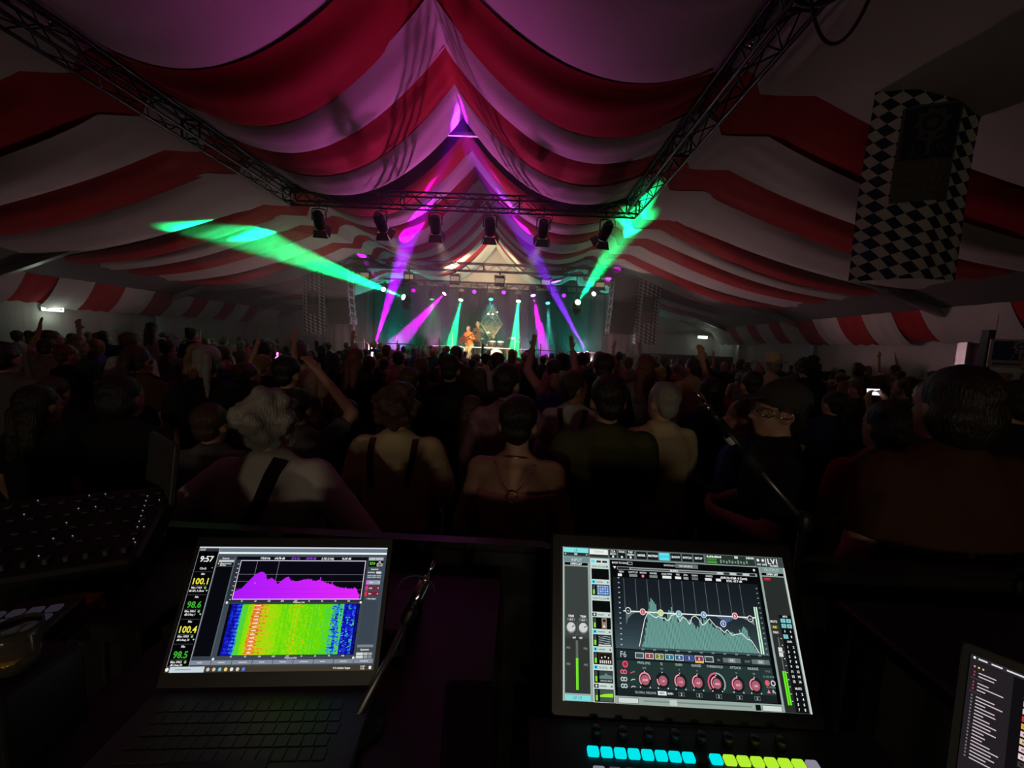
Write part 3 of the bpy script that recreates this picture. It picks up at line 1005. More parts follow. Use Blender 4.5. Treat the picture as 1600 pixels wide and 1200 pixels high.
def banner(name, label, top_c, width, height, yaw, curl, sway, group='chequered banners'):
    """cloth hanging from a pole; u runs across, v down"""
    t = thing(name, label, 'banner', top_c, (0, 0, yaw), group)
    nu, nv = 24, 40

    def P(u, v, off=0.0):
        a = (u / width) * curl
        rad = width / curl
        amp = 0.35 + 0.65 * (v / height)
        x = rad * math.sin(a)
        yy = rad * (1 - math.cos(a)) - 0.02 * math.sin(6 * u / width + 2) * amp
        yy += 0.018 * math.sin(u * 17 + v * 1.4) * amp
        x += sway * v / height + 0.01 * math.sin(v * 3)
        return Vector((x, yy - off, -v))
    me = bpy.data.meshes.new('cloth')
    vs, uvs = [], []
    for j in range(nv + 1):
        for i in range(nu + 1):
            u, v = width * (i / nu - 0.5), height * j / nv
            vs.append(P(u, v))
            uvs.append((u, v))
    fs = [(j * (nu + 1) + i, (j + 1) * (nu + 1) + i, (j + 1) * (nu + 1) + i + 1, j * (nu + 1) + i + 1) for j in range(nv) for i in range(nu)]
    me.from_pydata([tuple(v) for v in vs], [], fs)
    me.materials.append(M['lozenge'])
    l = me.uv_layers.new(name='UVMap')
    for lp in me.loops:
        l.data[lp.index].uv = uvs[lp.vertex_index]
    me.polygons.foreach_set('use_smooth', [True] * len(fs))
    put('cloth', me, t)

    # emblem panel sewn on the cloth: curved patch
    def patch(u0, u1, v0, v1, mat, off, nm, par=t):
        vs2, n1, n2 = [], 10, 10
        for j in range(n2 + 1):
            for i in range(n1 + 1):
                vs2.append(P(u0 + (u1 - u0) * i / n1, v0 + (v1 - v0) * j / n2, off))
        fs2 = [(j * (n1 + 1) + i, (j + 1) * (n1 + 1) + i, (j + 1) * (n1 + 1) + i + 1, j * (n1 + 1) + i + 1) for j in range(n2) for i in range(n1)]
        return MB().add(vs2, fs2).build(nm, mat, par, True)
    w = width
    ep = patch(-0.24 * w, 0.27 * w, 0.315 * height, 0.69 * height, M['emblem_grey'], 0.006, 'emblem_panel')
    patch(-0.215 * w, 0.245 * w, 0.325 * height, 0.525 * height, M['emblem_navy'], 0.010, 'emblem_field', ep)
    mb = MB()
    emblem(mb, None, 0.19 * height)
    mb.v = [tuple(P(x + 0.015 * w, 0.425 * height - z, 0.014)) for x, yy, z in mb.v]
    mb.build('emblem', M['emblem_grey'], ep)
    for k in range(3):
        v0 = (0.548 + 0.045 * k) * height
        mb = MB()
        rr = random.Random(k)
        x = -0.19 * w
        while x < 0.20 * w:
            lw = rr.uniform(0.03, 0.07) * w
            q = [P(a, b, 0.011) for a, b in ((x, v0), (x + lw, v0), (x + lw, v0 + 0.02 * height), (x, v0 + 0.02 * height))]
            mb.add(q, [(3, 2, 1, 0)])
            x += lw + 0.014 * w
        mb.build('lettering', M['emblem_olive'], ep)
    MB().cone((-width * 0.48, 0.03, 0.005), (width * 0.48, 0.03, 0.005), 0.014, 0.014, 8).build('pole', M['truss_black'], t)
    return t


def hang_cord(p0, p1, lab):
    tag(MB().cone(p0, p1, 0.004, 0.004, 5).build('cord', M['rubber']), lab, 'cord')


banner('hanging_banner', 'large blue and white chequered banner hanging near the right tent roof', (4.18, 4.42, 5.02 + 0.42), 0.98, 2.62, R(-22), 1.3, -0.02)
banner('hanging_banner', 'chequered banner beside the left loudspeaker stack, half hidden by the green beam', (-8.40, 15.42, 4.50), 0.85, 2.45, R(6), 0.8, 0.05)
banner('hanging_banner', 'chequered banner beside the right loudspeaker stack at the stage', (4.86, 15.42, 4.90), 0.95, 2.72, R(-6), 0.9, -0.03)
hang_cord((4.18, 4.45, 5.43), (4.18, 4.45, 5.75), 'black cord holding the large chequered banner near the right tent roof')
hang_cord((-8.40, 15.45, 4.50), (-8.05, 15.9, 4.80), 'black cord holding the chequered banner left of the stage')
hang_cord((4.86, 15.45, 4.90), (4.70, 15.85, 4.95), 'black cord holding the chequered banner right of the stage')

# ------------------------------------------------------------------ golden diamond on the stage
p = at(768, 506, 19.4)
t = thing('diamond_ornament', 'tall golden diamond shaped filigree ornament standing behind the drum kit', 'ornament', (p.x, 19.4, SZ))
cz = p.z - SZ
hw, hh = 0.53, 0.82
mb = MB()
for a, b in (((-hw, 0), (0, hh)), ((0, hh), (hw, 0)), ((hw, 0), (0, -hh)), ((0, -hh), (-hw, 0))):
    mb.limb((a[0], 0, cz + a[1]), (b[0], 0, cz + b[1]), 0.035, 0.035, 8)
mb.build('frame', M['gold'], t, True)
rr = random.Random(3)
mb = MB()
for k in range(80):
    u, v = rr.uniform(-1, 1), rr.uniform(-1, 1)
    x, z = (u + v) / 2 * hw * 0.93, (u - v) / 2 * hh * 0.93
    rad = rr.uniform(0.05, 0.12)
    a0 = rr.uniform(0, 6.28)
    pts = []
    for i in range(9):
        a = a0 + i * 0.62
        q = rad * (1 - i * 0.09)
        xx, zz = x + q * math.cos(a), z + q * math.sin(a)
        s_ = abs(xx) / hw + abs(zz) / hh
        if s_ > 0.96:
            xx, zz = xx * 0.96 / s_, zz * 0.96 / s_
        pts.append((xx, rr.uniform(-0.012, 0.012), cz + zz))
    mb.tube(pts, 0.012, 4)
tag(mb.build('filigree', M['gold'], t, True), kind='stuff')
MB().add([(-hw * .97, 0.03, cz), (0, 0.03, cz - hh * .97), (hw * .97, 0.03, cz), (0, 0.03, cz + hh * .97), (-hw * .97, 0.045, cz), (0, 0.045, cz - hh * .97), (hw * .97, 0.045, cz), (0, 0.045, cz + hh * .97)],
         [(0, 1, 2, 3), (7, 6, 5, 4), (0, 4, 5, 1), (1, 5, 6, 2), (2, 6, 7, 3), (3, 7, 4, 0)]).build('back_board', pbr('board', (0.16, 0.12, 0.06), 0.7, noise=0.2), t)
MB().cone((0, 0.06, 0), (0, 0.06, cz), 0.03, 0.03, 8).box((0, 0.06, 0.02), (0.6, 0.35, 0.04)).build('stand', M['black_paint'], t)
lampm = glow('small_lamp', (1, 0.75, 0.4), 5)
for (lx, lz) in ((-0.17, 0.48), (0.04, 0.47), (0.27, 0.58)):
    MB().ball((lx, -0.05, cz + lz), (0.05, 0.04, 0.035) if lx < .2 else 0.03, 8, 6).build('lamp', lampm, t, True)

# ------------------------------------------------------------------ drum kit
p = at(776, 540, 18.3)
dk = thing('drum_kit', 'drum kit with cymbals on the stage in front of the golden diamond', 'drum kit', (p.x, 18.3, SZ))
RX = Matrix.Rotation(R(90), 4, 'X')


def drum(nm, c, r, h, rot, mat):
    T = Matrix.Translation(c) @ rot
    d = MB().lathe([(r, -h / 2), (r, h / 2)], 20, T=T).build(nm, mat, dk, True)
    for s in (-1, 1):
        MB().lathe([(r * 0.98, s * h / 2), (r * 0.5, s * (h / 2 + 0.004)), (0.005, s * (h / 2 + 0.005))], 20, T=T).build('skin', M['drum_skin'], d)
        MB().tube([T @ Vector((1.02 * r * math.cos(a), 1.02 * r * math.sin(a), s * h / 2)) for a in [2 * math.pi * i / 20 for i in range(21)]], 0.012, 5).build('hoop', M['chrome'], d, True)
    return d


drum('bass_drum', (0, -0.1, 0.30), 0.29, 0.42, RX, M['drum_shell'])
drum('tom', (-0.2, -0.05, 0.80), 0.15, 0.22, Matrix.Rotation(R(15), 4, 'X'), M['drum_shell'])
drum('tom', (0.18, -0.05, 0.80), 0.16, 0.23, Matrix.Rotation(R(15), 4, 'X'), M['drum_shell'])
drum('snare_drum', (-0.48, 0.25, 0.62), 0.18, 0.15, Matrix.Identity(4), M['chrome'])
drum('floor_tom', (0.58, 0.25, 0.42), 0.21, 0.42, Matrix.Identity(4), M['drum_shell'])
for (x, y, z, r, tl) in ((-0.75, 0.0, 1.02, 0.19, 8), (0.72, 0.0, 1.12, 0.24, -10), (-0.42, 0.2, 1.32, 0.20, 14), (1.02, 0.3, 0.98, 0.22, -6)):
    T = Matrix.Translation((x, y, z)) @ Matrix.Rotation(R(tl), 4, 'Y') @ Matrix.Rotation(R(14), 4, 'X')
    c = MB().lathe([(r, 0), (r * 0.5, 0.012), (0.05, 0.02), (0.03, 0.04), (0.004, 0.042)], 20, T=T).build('cymbal', M['brass'], dk, True)
    mb = MB().cone((x, y, 0.35), (x, y, z + 0.05), 0.012, 0.010, 6)
    for k in range(3):
        a = k * 2.1
        mb.cone((x, y, 0.40), (x + 0.25 * math.cos(a), y + 0.25 * math.sin(a), 0.015), 0.010, 0.010, 6)
    mb.build('stand', M['chrome'], c, True)
for a in (-1, 1):
    mb = MB().cone((a * 0.24, -0.28, 0.25), (a * 0.36, -0.36, 0.01), 0.012, 0.010, 6)
    mb.build('leg', M['chrome'], dk, True)
for k in range(3):
    a = k * 2.1
    MB().cone((0.58 + 0.2 * math.cos(a), 0.25 + 0.2 * math.sin(a), 0.3), (0.58 + 0.23 * math.cos(a), 0.25 + 0.23 * math.sin(a), 0.01), 0.01, 0.01, 6).build('leg', M['chrome'], dk, True)
    MB().cone((-0.48, 0.25, 0.52), (-0.48 + 0.22 * math.cos(a), 0.25 + 0.22 * math.sin(a), 0.01), 0.01, 0.01, 6).build('leg', M['chrome'], dk, True)


# ------------------------------------------------------------------ microphone stands on the stage
def mic_stand(px, py_top, Y, label, boom=0.0, boom_dir=0.3):
    p = at(px, py_top, Y)
    t = thing('microphone_stand', label, 'microphone stand', (p.x, Y, SZ), group='microphone stands on the stage')
    h = p.z - SZ
    b = MB()
    b.lathe([(0.14, 0), (0.14, 0.015), (0.03, 0.03), (0.012, 0.05)], 14)
    b.build('base', M['black_paint'], t, True)
    top = h if not boom else h - boom * 0.5
    MB().cone((0, 0, 0.04), (0, 0, top), 0.011, 0.009, 6).build('pole', M['chrome'], t, True)
    e = Vector((0, 0, h))
    if boom:
        e = Vector((-boom_dir, 0, h))
        MB().cone((boom_dir * 0.3, 0, top - boom * 0.15), tuple(e), 0.008, 0.008, 6).build('boom', M['chrome'], t, True)
    MB().limb(e, e + Vector((-0.06, -0.10, 0.06)), 0.022, 0.032, 10).build('microphone', M['aluminium'], t, True)


mic_stand(620, 510, 17.6, 'microphone stand with a slanted boom between the magenta beam and the left green lamp', 0.9, -0.28)
mic_stand(606, 524, 17.3, 'short straight microphone stand at the left of the stage')
mic_stand(786, 500, 18.6, 'tall boom microphone stand rising right of the golden diamond', 1.0, 0.45)
mic_stand(869, 515, 17.2, 'straight microphone stand on the right of the stage')
mic_stand(828, 526, 17.4, 'microphone stand with short boom next to the steep magenta beam', 0.35, 0.25)
mic_stand(815, 529, 17.2, 'short microphone stand just right of the right green beam')
mic_stand(752, 519, 17.0, 'microphone stand standing at the mouth of the curly haired singer')

# stage monitor wedges
for px, lab in ((660, 'black floor monitor wedge at the left of the stage'), (760, 'black floor monitor wedge before the drum kit'), (860, 'black floor monitor wedge at the right of the stage')):
    p = at(px, 550, 16.9)
    t = thing('monitor_wedge', lab, 'loudspeaker', (p.x, 16.9, SZ))
    MB().add([(-0.3, -0.22, 0), (0.3, -0.22, 0), (0.3, 0.25, 0), (-0.3, 0.25, 0), (-0.3, -0.18, 0.34), (0.3, -0.18, 0.34), (0.3, 0.10, 0.34), (-0.3, 0.10, 0.34), (-0.3, 0.25, 0.08), (0.3, 0.25, 0.08)],
             [(0, 3, 2, 1), (0, 1, 5, 4), (4, 5, 6, 7), (7, 6, 9, 8), (8, 9, 2, 3), (1, 2, 9, 6, 5), (0, 4, 7, 8, 3)]).build('cabinet', M['black_paint'], t)
    T = frame(Vector((0, 0.178, 0.213)), Vector((1, 0, 0)), Vector((0, 0.866, 0.5)), Vector((0, -0.5, 0.866)))
    MB().box((0, 0, 0), (0.52, 0.014, 0.24), Matrix.Translation((0, 0.18, 0.215)) @ Matrix.Rotation(R(-30), 4, 'X')).build('grille', M['speaker_grille'], t)

# ------------------------------------------------------------------ black fence, sign, exit signs
p0, p1 = at(1003, 551, 18.0), at(1146, 556, 18.0)
t = thing('black_fence', 'black cloth covered fence right of the stage below the exit sign', 'fence', (p0.x, 18.0, 0))
L = p1.x - p0.x
n = 5
for i in range(n):
    MB().bevel_box((L * (i + 0.5) / n, 0, 0.93), (L / n - 0.02, 0.06, 1.82), 0.01).build('panel', M['black_cloth'], t)
for i in range(n + 1):
    MB().cone((L * i / n, 0.06, 0), (L * i / n, 0.06, 1.84), 0.02, 0.02, 8).build('post', M['truss_black'], t)

# blue emblem board at the right wall
pc = at(1590, 553, 7.0)
t = thing('emblem_board', 'blue board with white border and pale tree emblem hung at the right wall', 'sign', (pc.x + 0.03, 7.0, pc.z), (0, 0, R(-28)))
bw, bh = 0.74, 0.50
MB().bevel_box((0, 0, 0), (bw, 0.03, bh), 0.008).build('board', M['emblem_white'], t)
MB().box((0, -0.018, 0.05), (bw - 0.09, 0.008, bh - 0.17)).build('blue_field', M['emblem_blue'], t)
mb = MB()
emblem(mb, Matrix.Translation((0, -0.024, 0.06)), 0.34)
mb.build('emblem', M['emblem_white'], t)
mb = MB()
mb.box((0, -0.018, -0.185), (bw - 0.12, 0.006, 0.035))
mb.build('lettering_strip', M['emblem_grey'], t)
mb = MB()
for s in (-0.32, 0.32):
    mb.cone((s, 0, bh / 2), (s, 0.0, bh / 2 + 0.45), 0.004, 0.004, 5)
mb.build('cord', M['rubber'], t)
# dark post beside the board
tag(MB().box((at(1538, 560, 7.6).x, 7.6, 1.3), (0.12, 0.12, 2.6)).box((at(1538, 560, 7.6).x, 7.6, 0.02), (0.4, 0.4, 0.04)).build('tent_prop', M['black_paint']), 'dark upright post left of the blue emblem board', 'post')


def exit_sign(loc, rz, label, w=0.46, lit=EXIT_S):
    t = thing('exit_sign', label, 'exit sign', loc, (0, 0, rz))
    h = 0.16
    MB().bevel_box((0, 0.035, 0), (w, 0.07, h), 0.02).box((0, 0.08, 0.03), (0.10, 0.05, 0.2)).build('housing', M['white_metal'], t)
    MB().bevel_box((0, -0.004, 0), (w - 0.03, 0.012, h - 0.03), 0.02).build('light_face', glow('exit_face', (0.72, 1.0, 0.72), lit), t)
    g = pbr('exit_green', (0.01, 0.22, 0.06), 0.5)
    mb = MB()
    Y_ = -0.013

    def q(pts):
        mb.add([(x * w, Y_, z * h) for x, z in pts], [tuple(range(len(pts)))])
    # running person
    q([(-0.27, 0.12), (-0.23, 0.12), (-0.22, 0.26), (-0.26, 0.26)])
    q([(-0.28, -0.10), (-0.22, -0.08), (-0.20, 0.10), (-0.26, 0.10)])
    q([(-0.28, -0.10), (-0.33, -0.30), (-0.29, -0.30), (-0.24, -0.10)])
    q([(-0.26, -0.10), (-0.19, -0.18), (-0.17, -0.14), (-0.22, -0.06)])
    q([(-0.20, 0.06), (-0.15, -0.02), (-0.14, 0.03), (-0.19, 0.10)])
    # doorway
    q([(0.03, -0.32), (0.05, -0.32), (0.05, 0.30), (0.03, 0.30)])
    q([(0.13, -0.32), (0.15, -0.32), (0.15, 0.30), (0.13, 0.30)])
    q([(0.03, 0.24), (0.15, 0.24), (0.15, 0.30), (0.03, 0.30)])
    # arrow
    q([(0.22, -0.05), (0.34, -0.05), (0.34, 0.05), (0.22, 0.05)])
    q([(0.33, -0.22), (0.42, 0.0), (0.33, 0.22)])
    mb.build('pictogram', g, t)
    return t


pe = at(58, 484, 11.0)
exit_sign((XL + 0.16, 10.9, 2.36), R(68), 'glowing exit sign on the left tent wall below the drapes')
pe = at(1098, 527, 21.1)
exit_sign((pe.x, 21.1, pe.z), 0, 'glowing exit sign on the pale wall right of the stage', 0.52, EXIT_S * 2.0)
point('exit_lamp', (XL + 0.34, 10.85, 2.16), (0.85, 1, 0.85), EXIT_P, 0.08)
point('exit_lamp', (pe.x, 20.75, pe.z - 0.25), (0.85, 1, 0.85), EXIT_P, 0.08)

# ------------------------------------------------------------------ people
TEX = bpy.data.textures.new('strands', 'CLOUDS')
TEX.noise_scale = 0.045
TEX2 = bpy.data.textures.new('creases', 'CLOUDS')
TEX2.noise_scale = 0.12


def fuse(mb, voxel, name, mats, smooth_it=5, disp=0.0, tex=None, ratio=None):
    """join the overlapping rounded shapes into one continuous surface"""
    me = mb.mesh(name, mats)
    o = bpy.data.objects.new(name, me)
    BENCH.collection.objects.link(o)
    r = o.modifiers.new('r', 'REMESH')
    r.mode = 'VOXEL'
    r.voxel_size = voxel
    if disp:
        d = o.modifiers.new('d', 'DISPLACE')
        d.texture = tex or TEX
        d.strength = disp
        d.mid_level = 0.5
    s = o.modifiers.new('s', 'SMOOTH')
    s.factor = 0.5
    s.iterations = smooth_it
    if ratio:
        d = o.modifiers.new('q', 'DECIMATE')
        d.ratio = ratio
    BENCH.view_layers[0].update()
    dg = BENCH.view_layers[0].depsgraph
    out = bpy.data.meshes.new_from_object(o.evaluated_get(dg))
    out.name = name
    out.materials.clear()
    for m in (mats if isinstance(mats, (list, tuple)) else [mats]):
        out.materials.append(m)
    out.polygons.foreach_set('use_smooth', [True] * len(out.polygons))
    out.polygons.foreach_set('material_index', [0] * len(out.polygons))
    bpy.data.objects.remove(o)
    bpy.data.meshes.remove(me)
    return out


def loft(mb, rings, T, n=20):
    vs = []
    for (z, rx, ry, y0) in rings:
        for i in range(n):
            a = 2 * math.pi * i / n
            c, q = math.cos(a), math.sin(a)
            vs.append(T((rx * math.copysign(abs(c) ** 0.85, c), y0 + ry * math.copysign(abs(q) ** 0.85, q), z)))
    m = len(rings)
    fs = [(j * n + i, j * n + (i + 1) % n, (j + 1) * n + (i + 1) % n, (j + 1) * n + i) for j in range(m - 1) for i in range(n)]
    fs += [tuple(reversed(range(n))), tuple(range((m - 1) * n, m * n))]
    mb.add(vs, fs)


def hand(mb, wrist, d, palm, thumb_side, curl=0.35, spread=0.10, s=1.0):
    """a hand at the wrist: d points along the fingers, palm is the way the palm faces"""
    d = Vector(d).normalized()
    n = (Vector(palm) - d * Vector(palm).dot(d)).normalized()
    x = d.cross(n) * thumb_side           # towards the thumb
    w = Vector(wrist)
    rot = Matrix((x, d, n)).transposed()
    mb.ball(w + d * 0.045 * s, (0.039 * s, 0.052 * s, 0.016 * s), 10, 8, rot=rot)
    for k, (off, ln) in enumerate(((0.028, 0.074), (0.010, 0.082), (-0.009, 0.077), (-0.027, 0.060))):
        b = w + d * 0.082 * s + x * off * s
        dd = (d + x * (off / 0.028) * spread).normalized()
        p1 = b + (dd * math.cos(curl * 0.5) + n * math.sin(curl * 0.5)) * ln * 0.5 * s
        p2 = p1 + (dd * math.cos(curl * 1.6) + n * math.sin(curl * 1.6)) * ln * 0.55 * s
        mb.limb(b - dd * 0.02 * s, p1, 0.0092 * s, 0.0085 * s, 8)
        mb.limb(p1, p2, 0.0085 * s, 0.0072 * s, 8)
    t0 = w + d * 0.022 * s + x * 0.026 * s
    t1 = t0 + (d * 0.62 + x * 0.70 + n * 0.25).normalized() * 0.042 * s
    t2 = t1 + (d * 0.85 + x * 0.35 + n * 0.30).normalized() * 0.032 * s
    mb.limb(t0, t1, 0.013 * s, 0.0105 * s, 8)
    mb.limb(t1, t2, 0.0105 * s, 0.0085 * s, 8)


ARMS = {  # elbow, wrist, finger direction, palm direction   (right side, x positive; mirrored for the left)
    'down': ((0.24, -0.02, 1.17), (0.25, 0.08, 0.93), (0.0, 0.15, -1), (-1, 0.1, 0), 0.4),
    'up': ((0.30, 0.10, 1.62), (0.24, 0.16, 1.90), (-0.1, 0.05, 1), (-0.4, 0.9, 0), 0.25),
    'clap': ((0.30, 0.20, 1.58), (0.07, 0.24, 1.78), (-0.05, 0.1, 1), (-1, 0, 0), 0.12),
    'high': ((0.24, 0.05, 1.70), (0.22, 0.10, 1.98), (0.05, 0.1, 1), (-0.2, 1, 0), 0.2),
    'wave': ((0.34, 0.05, 1.56), (0.40, 0.12, 1.83), (0.15, 0.1, 1), (-0.2, 1, 0.0), 0.2),
    'phone': ((0.22, 0.22, 1.32), (0.10, 0.42, 1.52), (-0.35, 0.35, 0.9), (-1, 0.1, 0), 0.9),
    'fold': ((0.25, 0.05, 1.17), (0.04, 0.24, 1.16), (-1, 0.1, 0.05), (0, -1, 0), 0.3),
    'hips': ((0.42, -0.10, 1.20), (0.23, 0.02, 0.99), (-0.6, 0.5, -0.6), (-0.9, 0.2, 0.3), 0.5),
    'rest': ((0.33, 0.05, 1.19), (0.24, 0.30, 1.10), (-0.2, 1, -0.1), (0, 0, -1), 0.3),
    'bent_over': ((0.30, 0.10, 1.60), (0.03, 0.18, 1.86), (-0.65, 0.1, 0.7), (-0.2, 0.3, -1), 0.35),
    'guitar_neck': ((0.33, 0.10, 1.20), (0.36, 0.34, 1.30), (-0.2, 0.2, 0.9), (-0.5, -0.9, 0), 1.0),
    'guitar_body': ((0.30, 0.02, 1.16), (0.06, 0.26, 1.08), (-0.7, 0.2, -0.6), (0, -1, 0.2), 0.6),
    'mic_hand': ((0.26, 0.16, 1.26), (0.06, 0.22, 1.48), (-0.2, 0.2, 0.9), (-1, 0.2, 0), 1.2),
}


def person_parts(arm_l='down', arm_r='down', head_yaw=0, head_pitch=0, hair='short', top='tee', bottom='trousers', build=1.0, voxel=0.0122,
                 crouch=0.0, lean=0.0, beard=False, hat=None, wide=1.0):
    """meshes of one standing figure that faces +Y, 1.76 m tall"""
    B, S, T_, H = MB(), MB(), MB(), MB()
    bw = build
    hipz = 0.93 - crouch
    up = -crouch
    fwd = 0.0

    def U(p):    # upper body point, leaned forward about the hips
        p = Vector(p)
        q = p + Vector((0, 0, up))
        if lean:
            rel = q - Vector((0, 0, hipz))
            rel = Matrix.Rotation(-lean, 3, 'X') @ rel
            q = rel + Vector((0, 0, hipz))
        return q
    LR = Matrix.Rotation(-lean, 3, 'X')
    # legs
    for s in (-1, 1):
        hip = Vector((0.095 * s, 0, hipz))
        kn = Vector((0.11 * s, 0.02 + math.sqrt(max(0, crouch)) * 0.42, 0.50 - crouch * 0.3))
        an = Vector((0.115 * s, -0.02, 0.085))
        B.limb(hip, kn, 0.085, 0.056)
        B.limb(kn, an, 0.054, 0.038)
        B.limb(an + Vector((0, -0.04, -0.045)), an + Vector((0.01 * s, 0.15, -0.05)), 0.038, 0.030)
        if bottom == 'trousers':
            T_.limb(hip, kn, 0.105 * bw, 0.078)
            T_.limb(kn, an + Vector((0, 0, 0.02)), 0.076, 0.066)
    # torso
    sw = 0.165 * wide
    ws = wide
    loft(B, [(0.88, 0.12 * bw, 0.09, 0), (0.95, 0.160 * bw, 0.108, 0), (1.03, 0.150 * bw, 0.103, 0), (1.12, 0.138 * bw, 0.098, 0), (1.22, 0.155 * bw * ws, 0.106, 0), (1.32, 0.170 * bw * ws, 0.110, 0.0), (1.40, 0.158 * ws, 0.095, -0.003), (1.46, 0.10, 0.068, -0.008)], U)
    B.limb(U((-sw, 0, 1.425)), U((sw, 0, 1.425)), 0.058, 0.058)
    for s in (-1, 1):
        B.limb(U((0.12 * s, -0.012, 1.415)), U((0.01 * s, -0.005, 1.50)), 0.044, 0.044)
    B.limb(U((0, -0.012, 1.44)), U((0, 0.008, 1.59)), 0.056, 0.052)
    # head
    hc = U((0, 0.0, 1.57))
    HR = LR @ Matrix.Rotation(head_yaw, 3, 'Z') @ Matrix.Rotation(head_pitch, 3, 'X')
    HP = lambda x, y, z: hc + HR @ Vector((x, y, z - 1.57))
    E = lambda m, c, r, nu=12, nv=8: m.ball(HP(*c), r, nu, nv, rot=HR)
    E(B, (0, -0.005, 1.665), (0.077, 0.098, 0.095), 16, 12)
    E(B, (0, 0.030, 1.610), (0.062, 0.068, 0.082), 14, 10)
    E(B, (0, 0.066, 1.553), (0.036, 0.030, 0.028))
    B.limb(HP(0, 0.088, 1.648), HP(0, 0.112, 1.612), 0.010, 0.015)
    E(B, (0, 0.082, 1.662), (0.052, 0.017, 0.010))
    E(B, (0, 0.090, 1.580), (0.025, 0.012, 0.006))
    E(B, (0, 0.089, 1.570), (0.022, 0.012, 0.006))
    for s in (-1, 1):
        E(B, (0.079 * s, -0.008, 1.622), (0.010, 0.022, 0.032))
    # hair
    rh = random.Random(hash(hair) % 1000 if False else sum(map(ord, hair)))
    if hair != 'bald':
        E(H, (0, -0.020, 1.682), (0.087, 0.098, 0.092), 16, 12)
        E(H, (0, -0.055, 1.615), (0.066, 0.050, 0.062))
        if hair == 'bob':
            E(H, (0, -0.040, 1.610), (0.098, 0.080, 0.095))
        elif hair == 'long':
            E(H, (0, -0.045, 1.62), (0.092, 0.075, 0.09))
            H.limb(HP(0.03, -0.07, 1.60), HP(0.045, -0.095, 1.36), 0.062, 0.042)
            H.limb(HP(-0.03, -0.07, 1.60), HP(-0.045, -0.095, 1.34), 0.062, 0.042)
        elif hair == 'bun':
            E(H, (0, -0.095, 1.735), (0.048, 0.045, 0.045))
        elif hair == 'ponytail':
            H.limb(HP(0, -0.115, 1.70), HP(0, -0.15, 1.62), 0.026, 0.032)
            H.limb(HP(0, -0.15, 1.62), HP(0, -0.135, 1.42), 0.032, 0.014)
        elif hair == 'updo':
            E(H, (0.0, -0.06, 1.70), (0.088, 0.075, 0.075))
            H.limb(HP(-0.05, -0.10, 1.68), HP(0.05, -0.10, 1.68), 0.035, 0.035)
        elif hair == 'curly':
            for k in range(46):
                a, b = rh.uniform(0, 6.28), rh.uniform(-0.5, 1)
                q = math.sqrt(1 - b * b) if abs(b) < 1 else 0
                x, y_, z = 0.098 * q * math.cos(a), -0.025 + 0.10 * q * math.sin(a), 1.675 + 0.095 * b
                if y_ > 0.045 and z < 1.70:
                    continue
                E(H, (x, y_, z), (0.027, 0.027, 0.027), 8, 6)
            if True:
                for k in range(16):
                    E(H, (rh.uniform(-0.085, 0.085), rh.uniform(-0.10, -0.02), rh.uniform(1.55, 1.64)), (0.026, 0.026, 0.026), 8, 6)
    if beard:
        E(H, (0, 0.060, 1.560), (0.058, 0.046, 0.045))
        E(H, (0, 0.030, 1.585), (0.068, 0.050, 0.030))
    # arms
    for s, pose in ((-1, arm_l), (1, arm_r)):
        el, wr, fd, pd, curl = ARMS[pose]
        mir = lambda p: Vector((p[0] * s, p[1], p[2]))
        dx = (wide - 1) * 0.165 * s
        sh = U((sw * s, 0, 1.425))
        e = U(mir(el) + Vector((dx, 0, 0)))
        w = U(mir(wr) + Vector((dx, 0, 0)))
        B.limb(sh, e, 0.050 * bw, 0.040)
        B.limb(e, w, 0.040, 0.027)
        hand(B, w, LR @ mir(fd), LR @ mir(pd), -s if True else s, curl)
        if top == 'shirt':
            S.limb(sh, e, 0.068 * bw, 0.056)
            S.limb(e, e + (w - e) * 0.82, 0.056, 0.044)
        elif top in ('tee', 'blouse'):
            q = 0.62 if top == 'tee' else 0.78
            S.limb(sh, sh + (e - sh) * q, 0.070 * bw + (0.012 if top == 'blouse' else 0), 0.062 + (0.014 if top == 'blouse' else 0))
    # clothes
    g = 0.016
    if top in ('dress', 'dirndl'):
        loft(S, [(0.88, 0.165 * bw, 0.115, 0), (0.97, 0.172 * bw, 0.118, 0), (1.06, 0.160 * bw, 0.112, 0), (1.14, 0.152 * bw, 0.110, 0), (1.24, 0.168 * bw * ws, 0.118, 0), (1.335, 0.178 * bw * ws, 0.119, 0.003), (1.355, 0.176 * bw * ws, 0.115, 0.004)], U)
    else:
        loft(S, [(0.86, 0.178 * bw, 0.126, 0), (0.95, 0.180 * bw, 0.128, 0), (1.04, 0.172 * bw, 0.124, 0), (1.13, 0.166 * bw, 0.120, 0), (1.23, 0.178 * bw * ws, 0.126, 0), (1.33, 0.190 * bw * ws, 0.128, 0.0), (1.41, 0.176 * ws, 0.112, -0.004), (1.465, 0.128, 0.092, -0.010), (1.51, 0.080, 0.076, -0.008), (1.535, 0.068, 0.069, -0.005)], U)
        S.limb(U((-sw, 0, 1.425)), U((sw, 0, 1.425)), 0.070, 0.070)
        for s in (-1, 1):
            S.limb(U((0.125 * s, -0.012, 1.43)), U((0.025 * s, -0.010, 1.497)), 0.057, 0.055)
    if bottom == 'skirt':
        T_.add(*(lambda v, f: (v, f))(*ring_skirt(hipz)))
    elif bottom == 'trousers':
        T_.ball((0, 0, hipz + 0.01), (0.178 * bw, 0.124 * bw, 0.11), 14, 10)
    hm = None
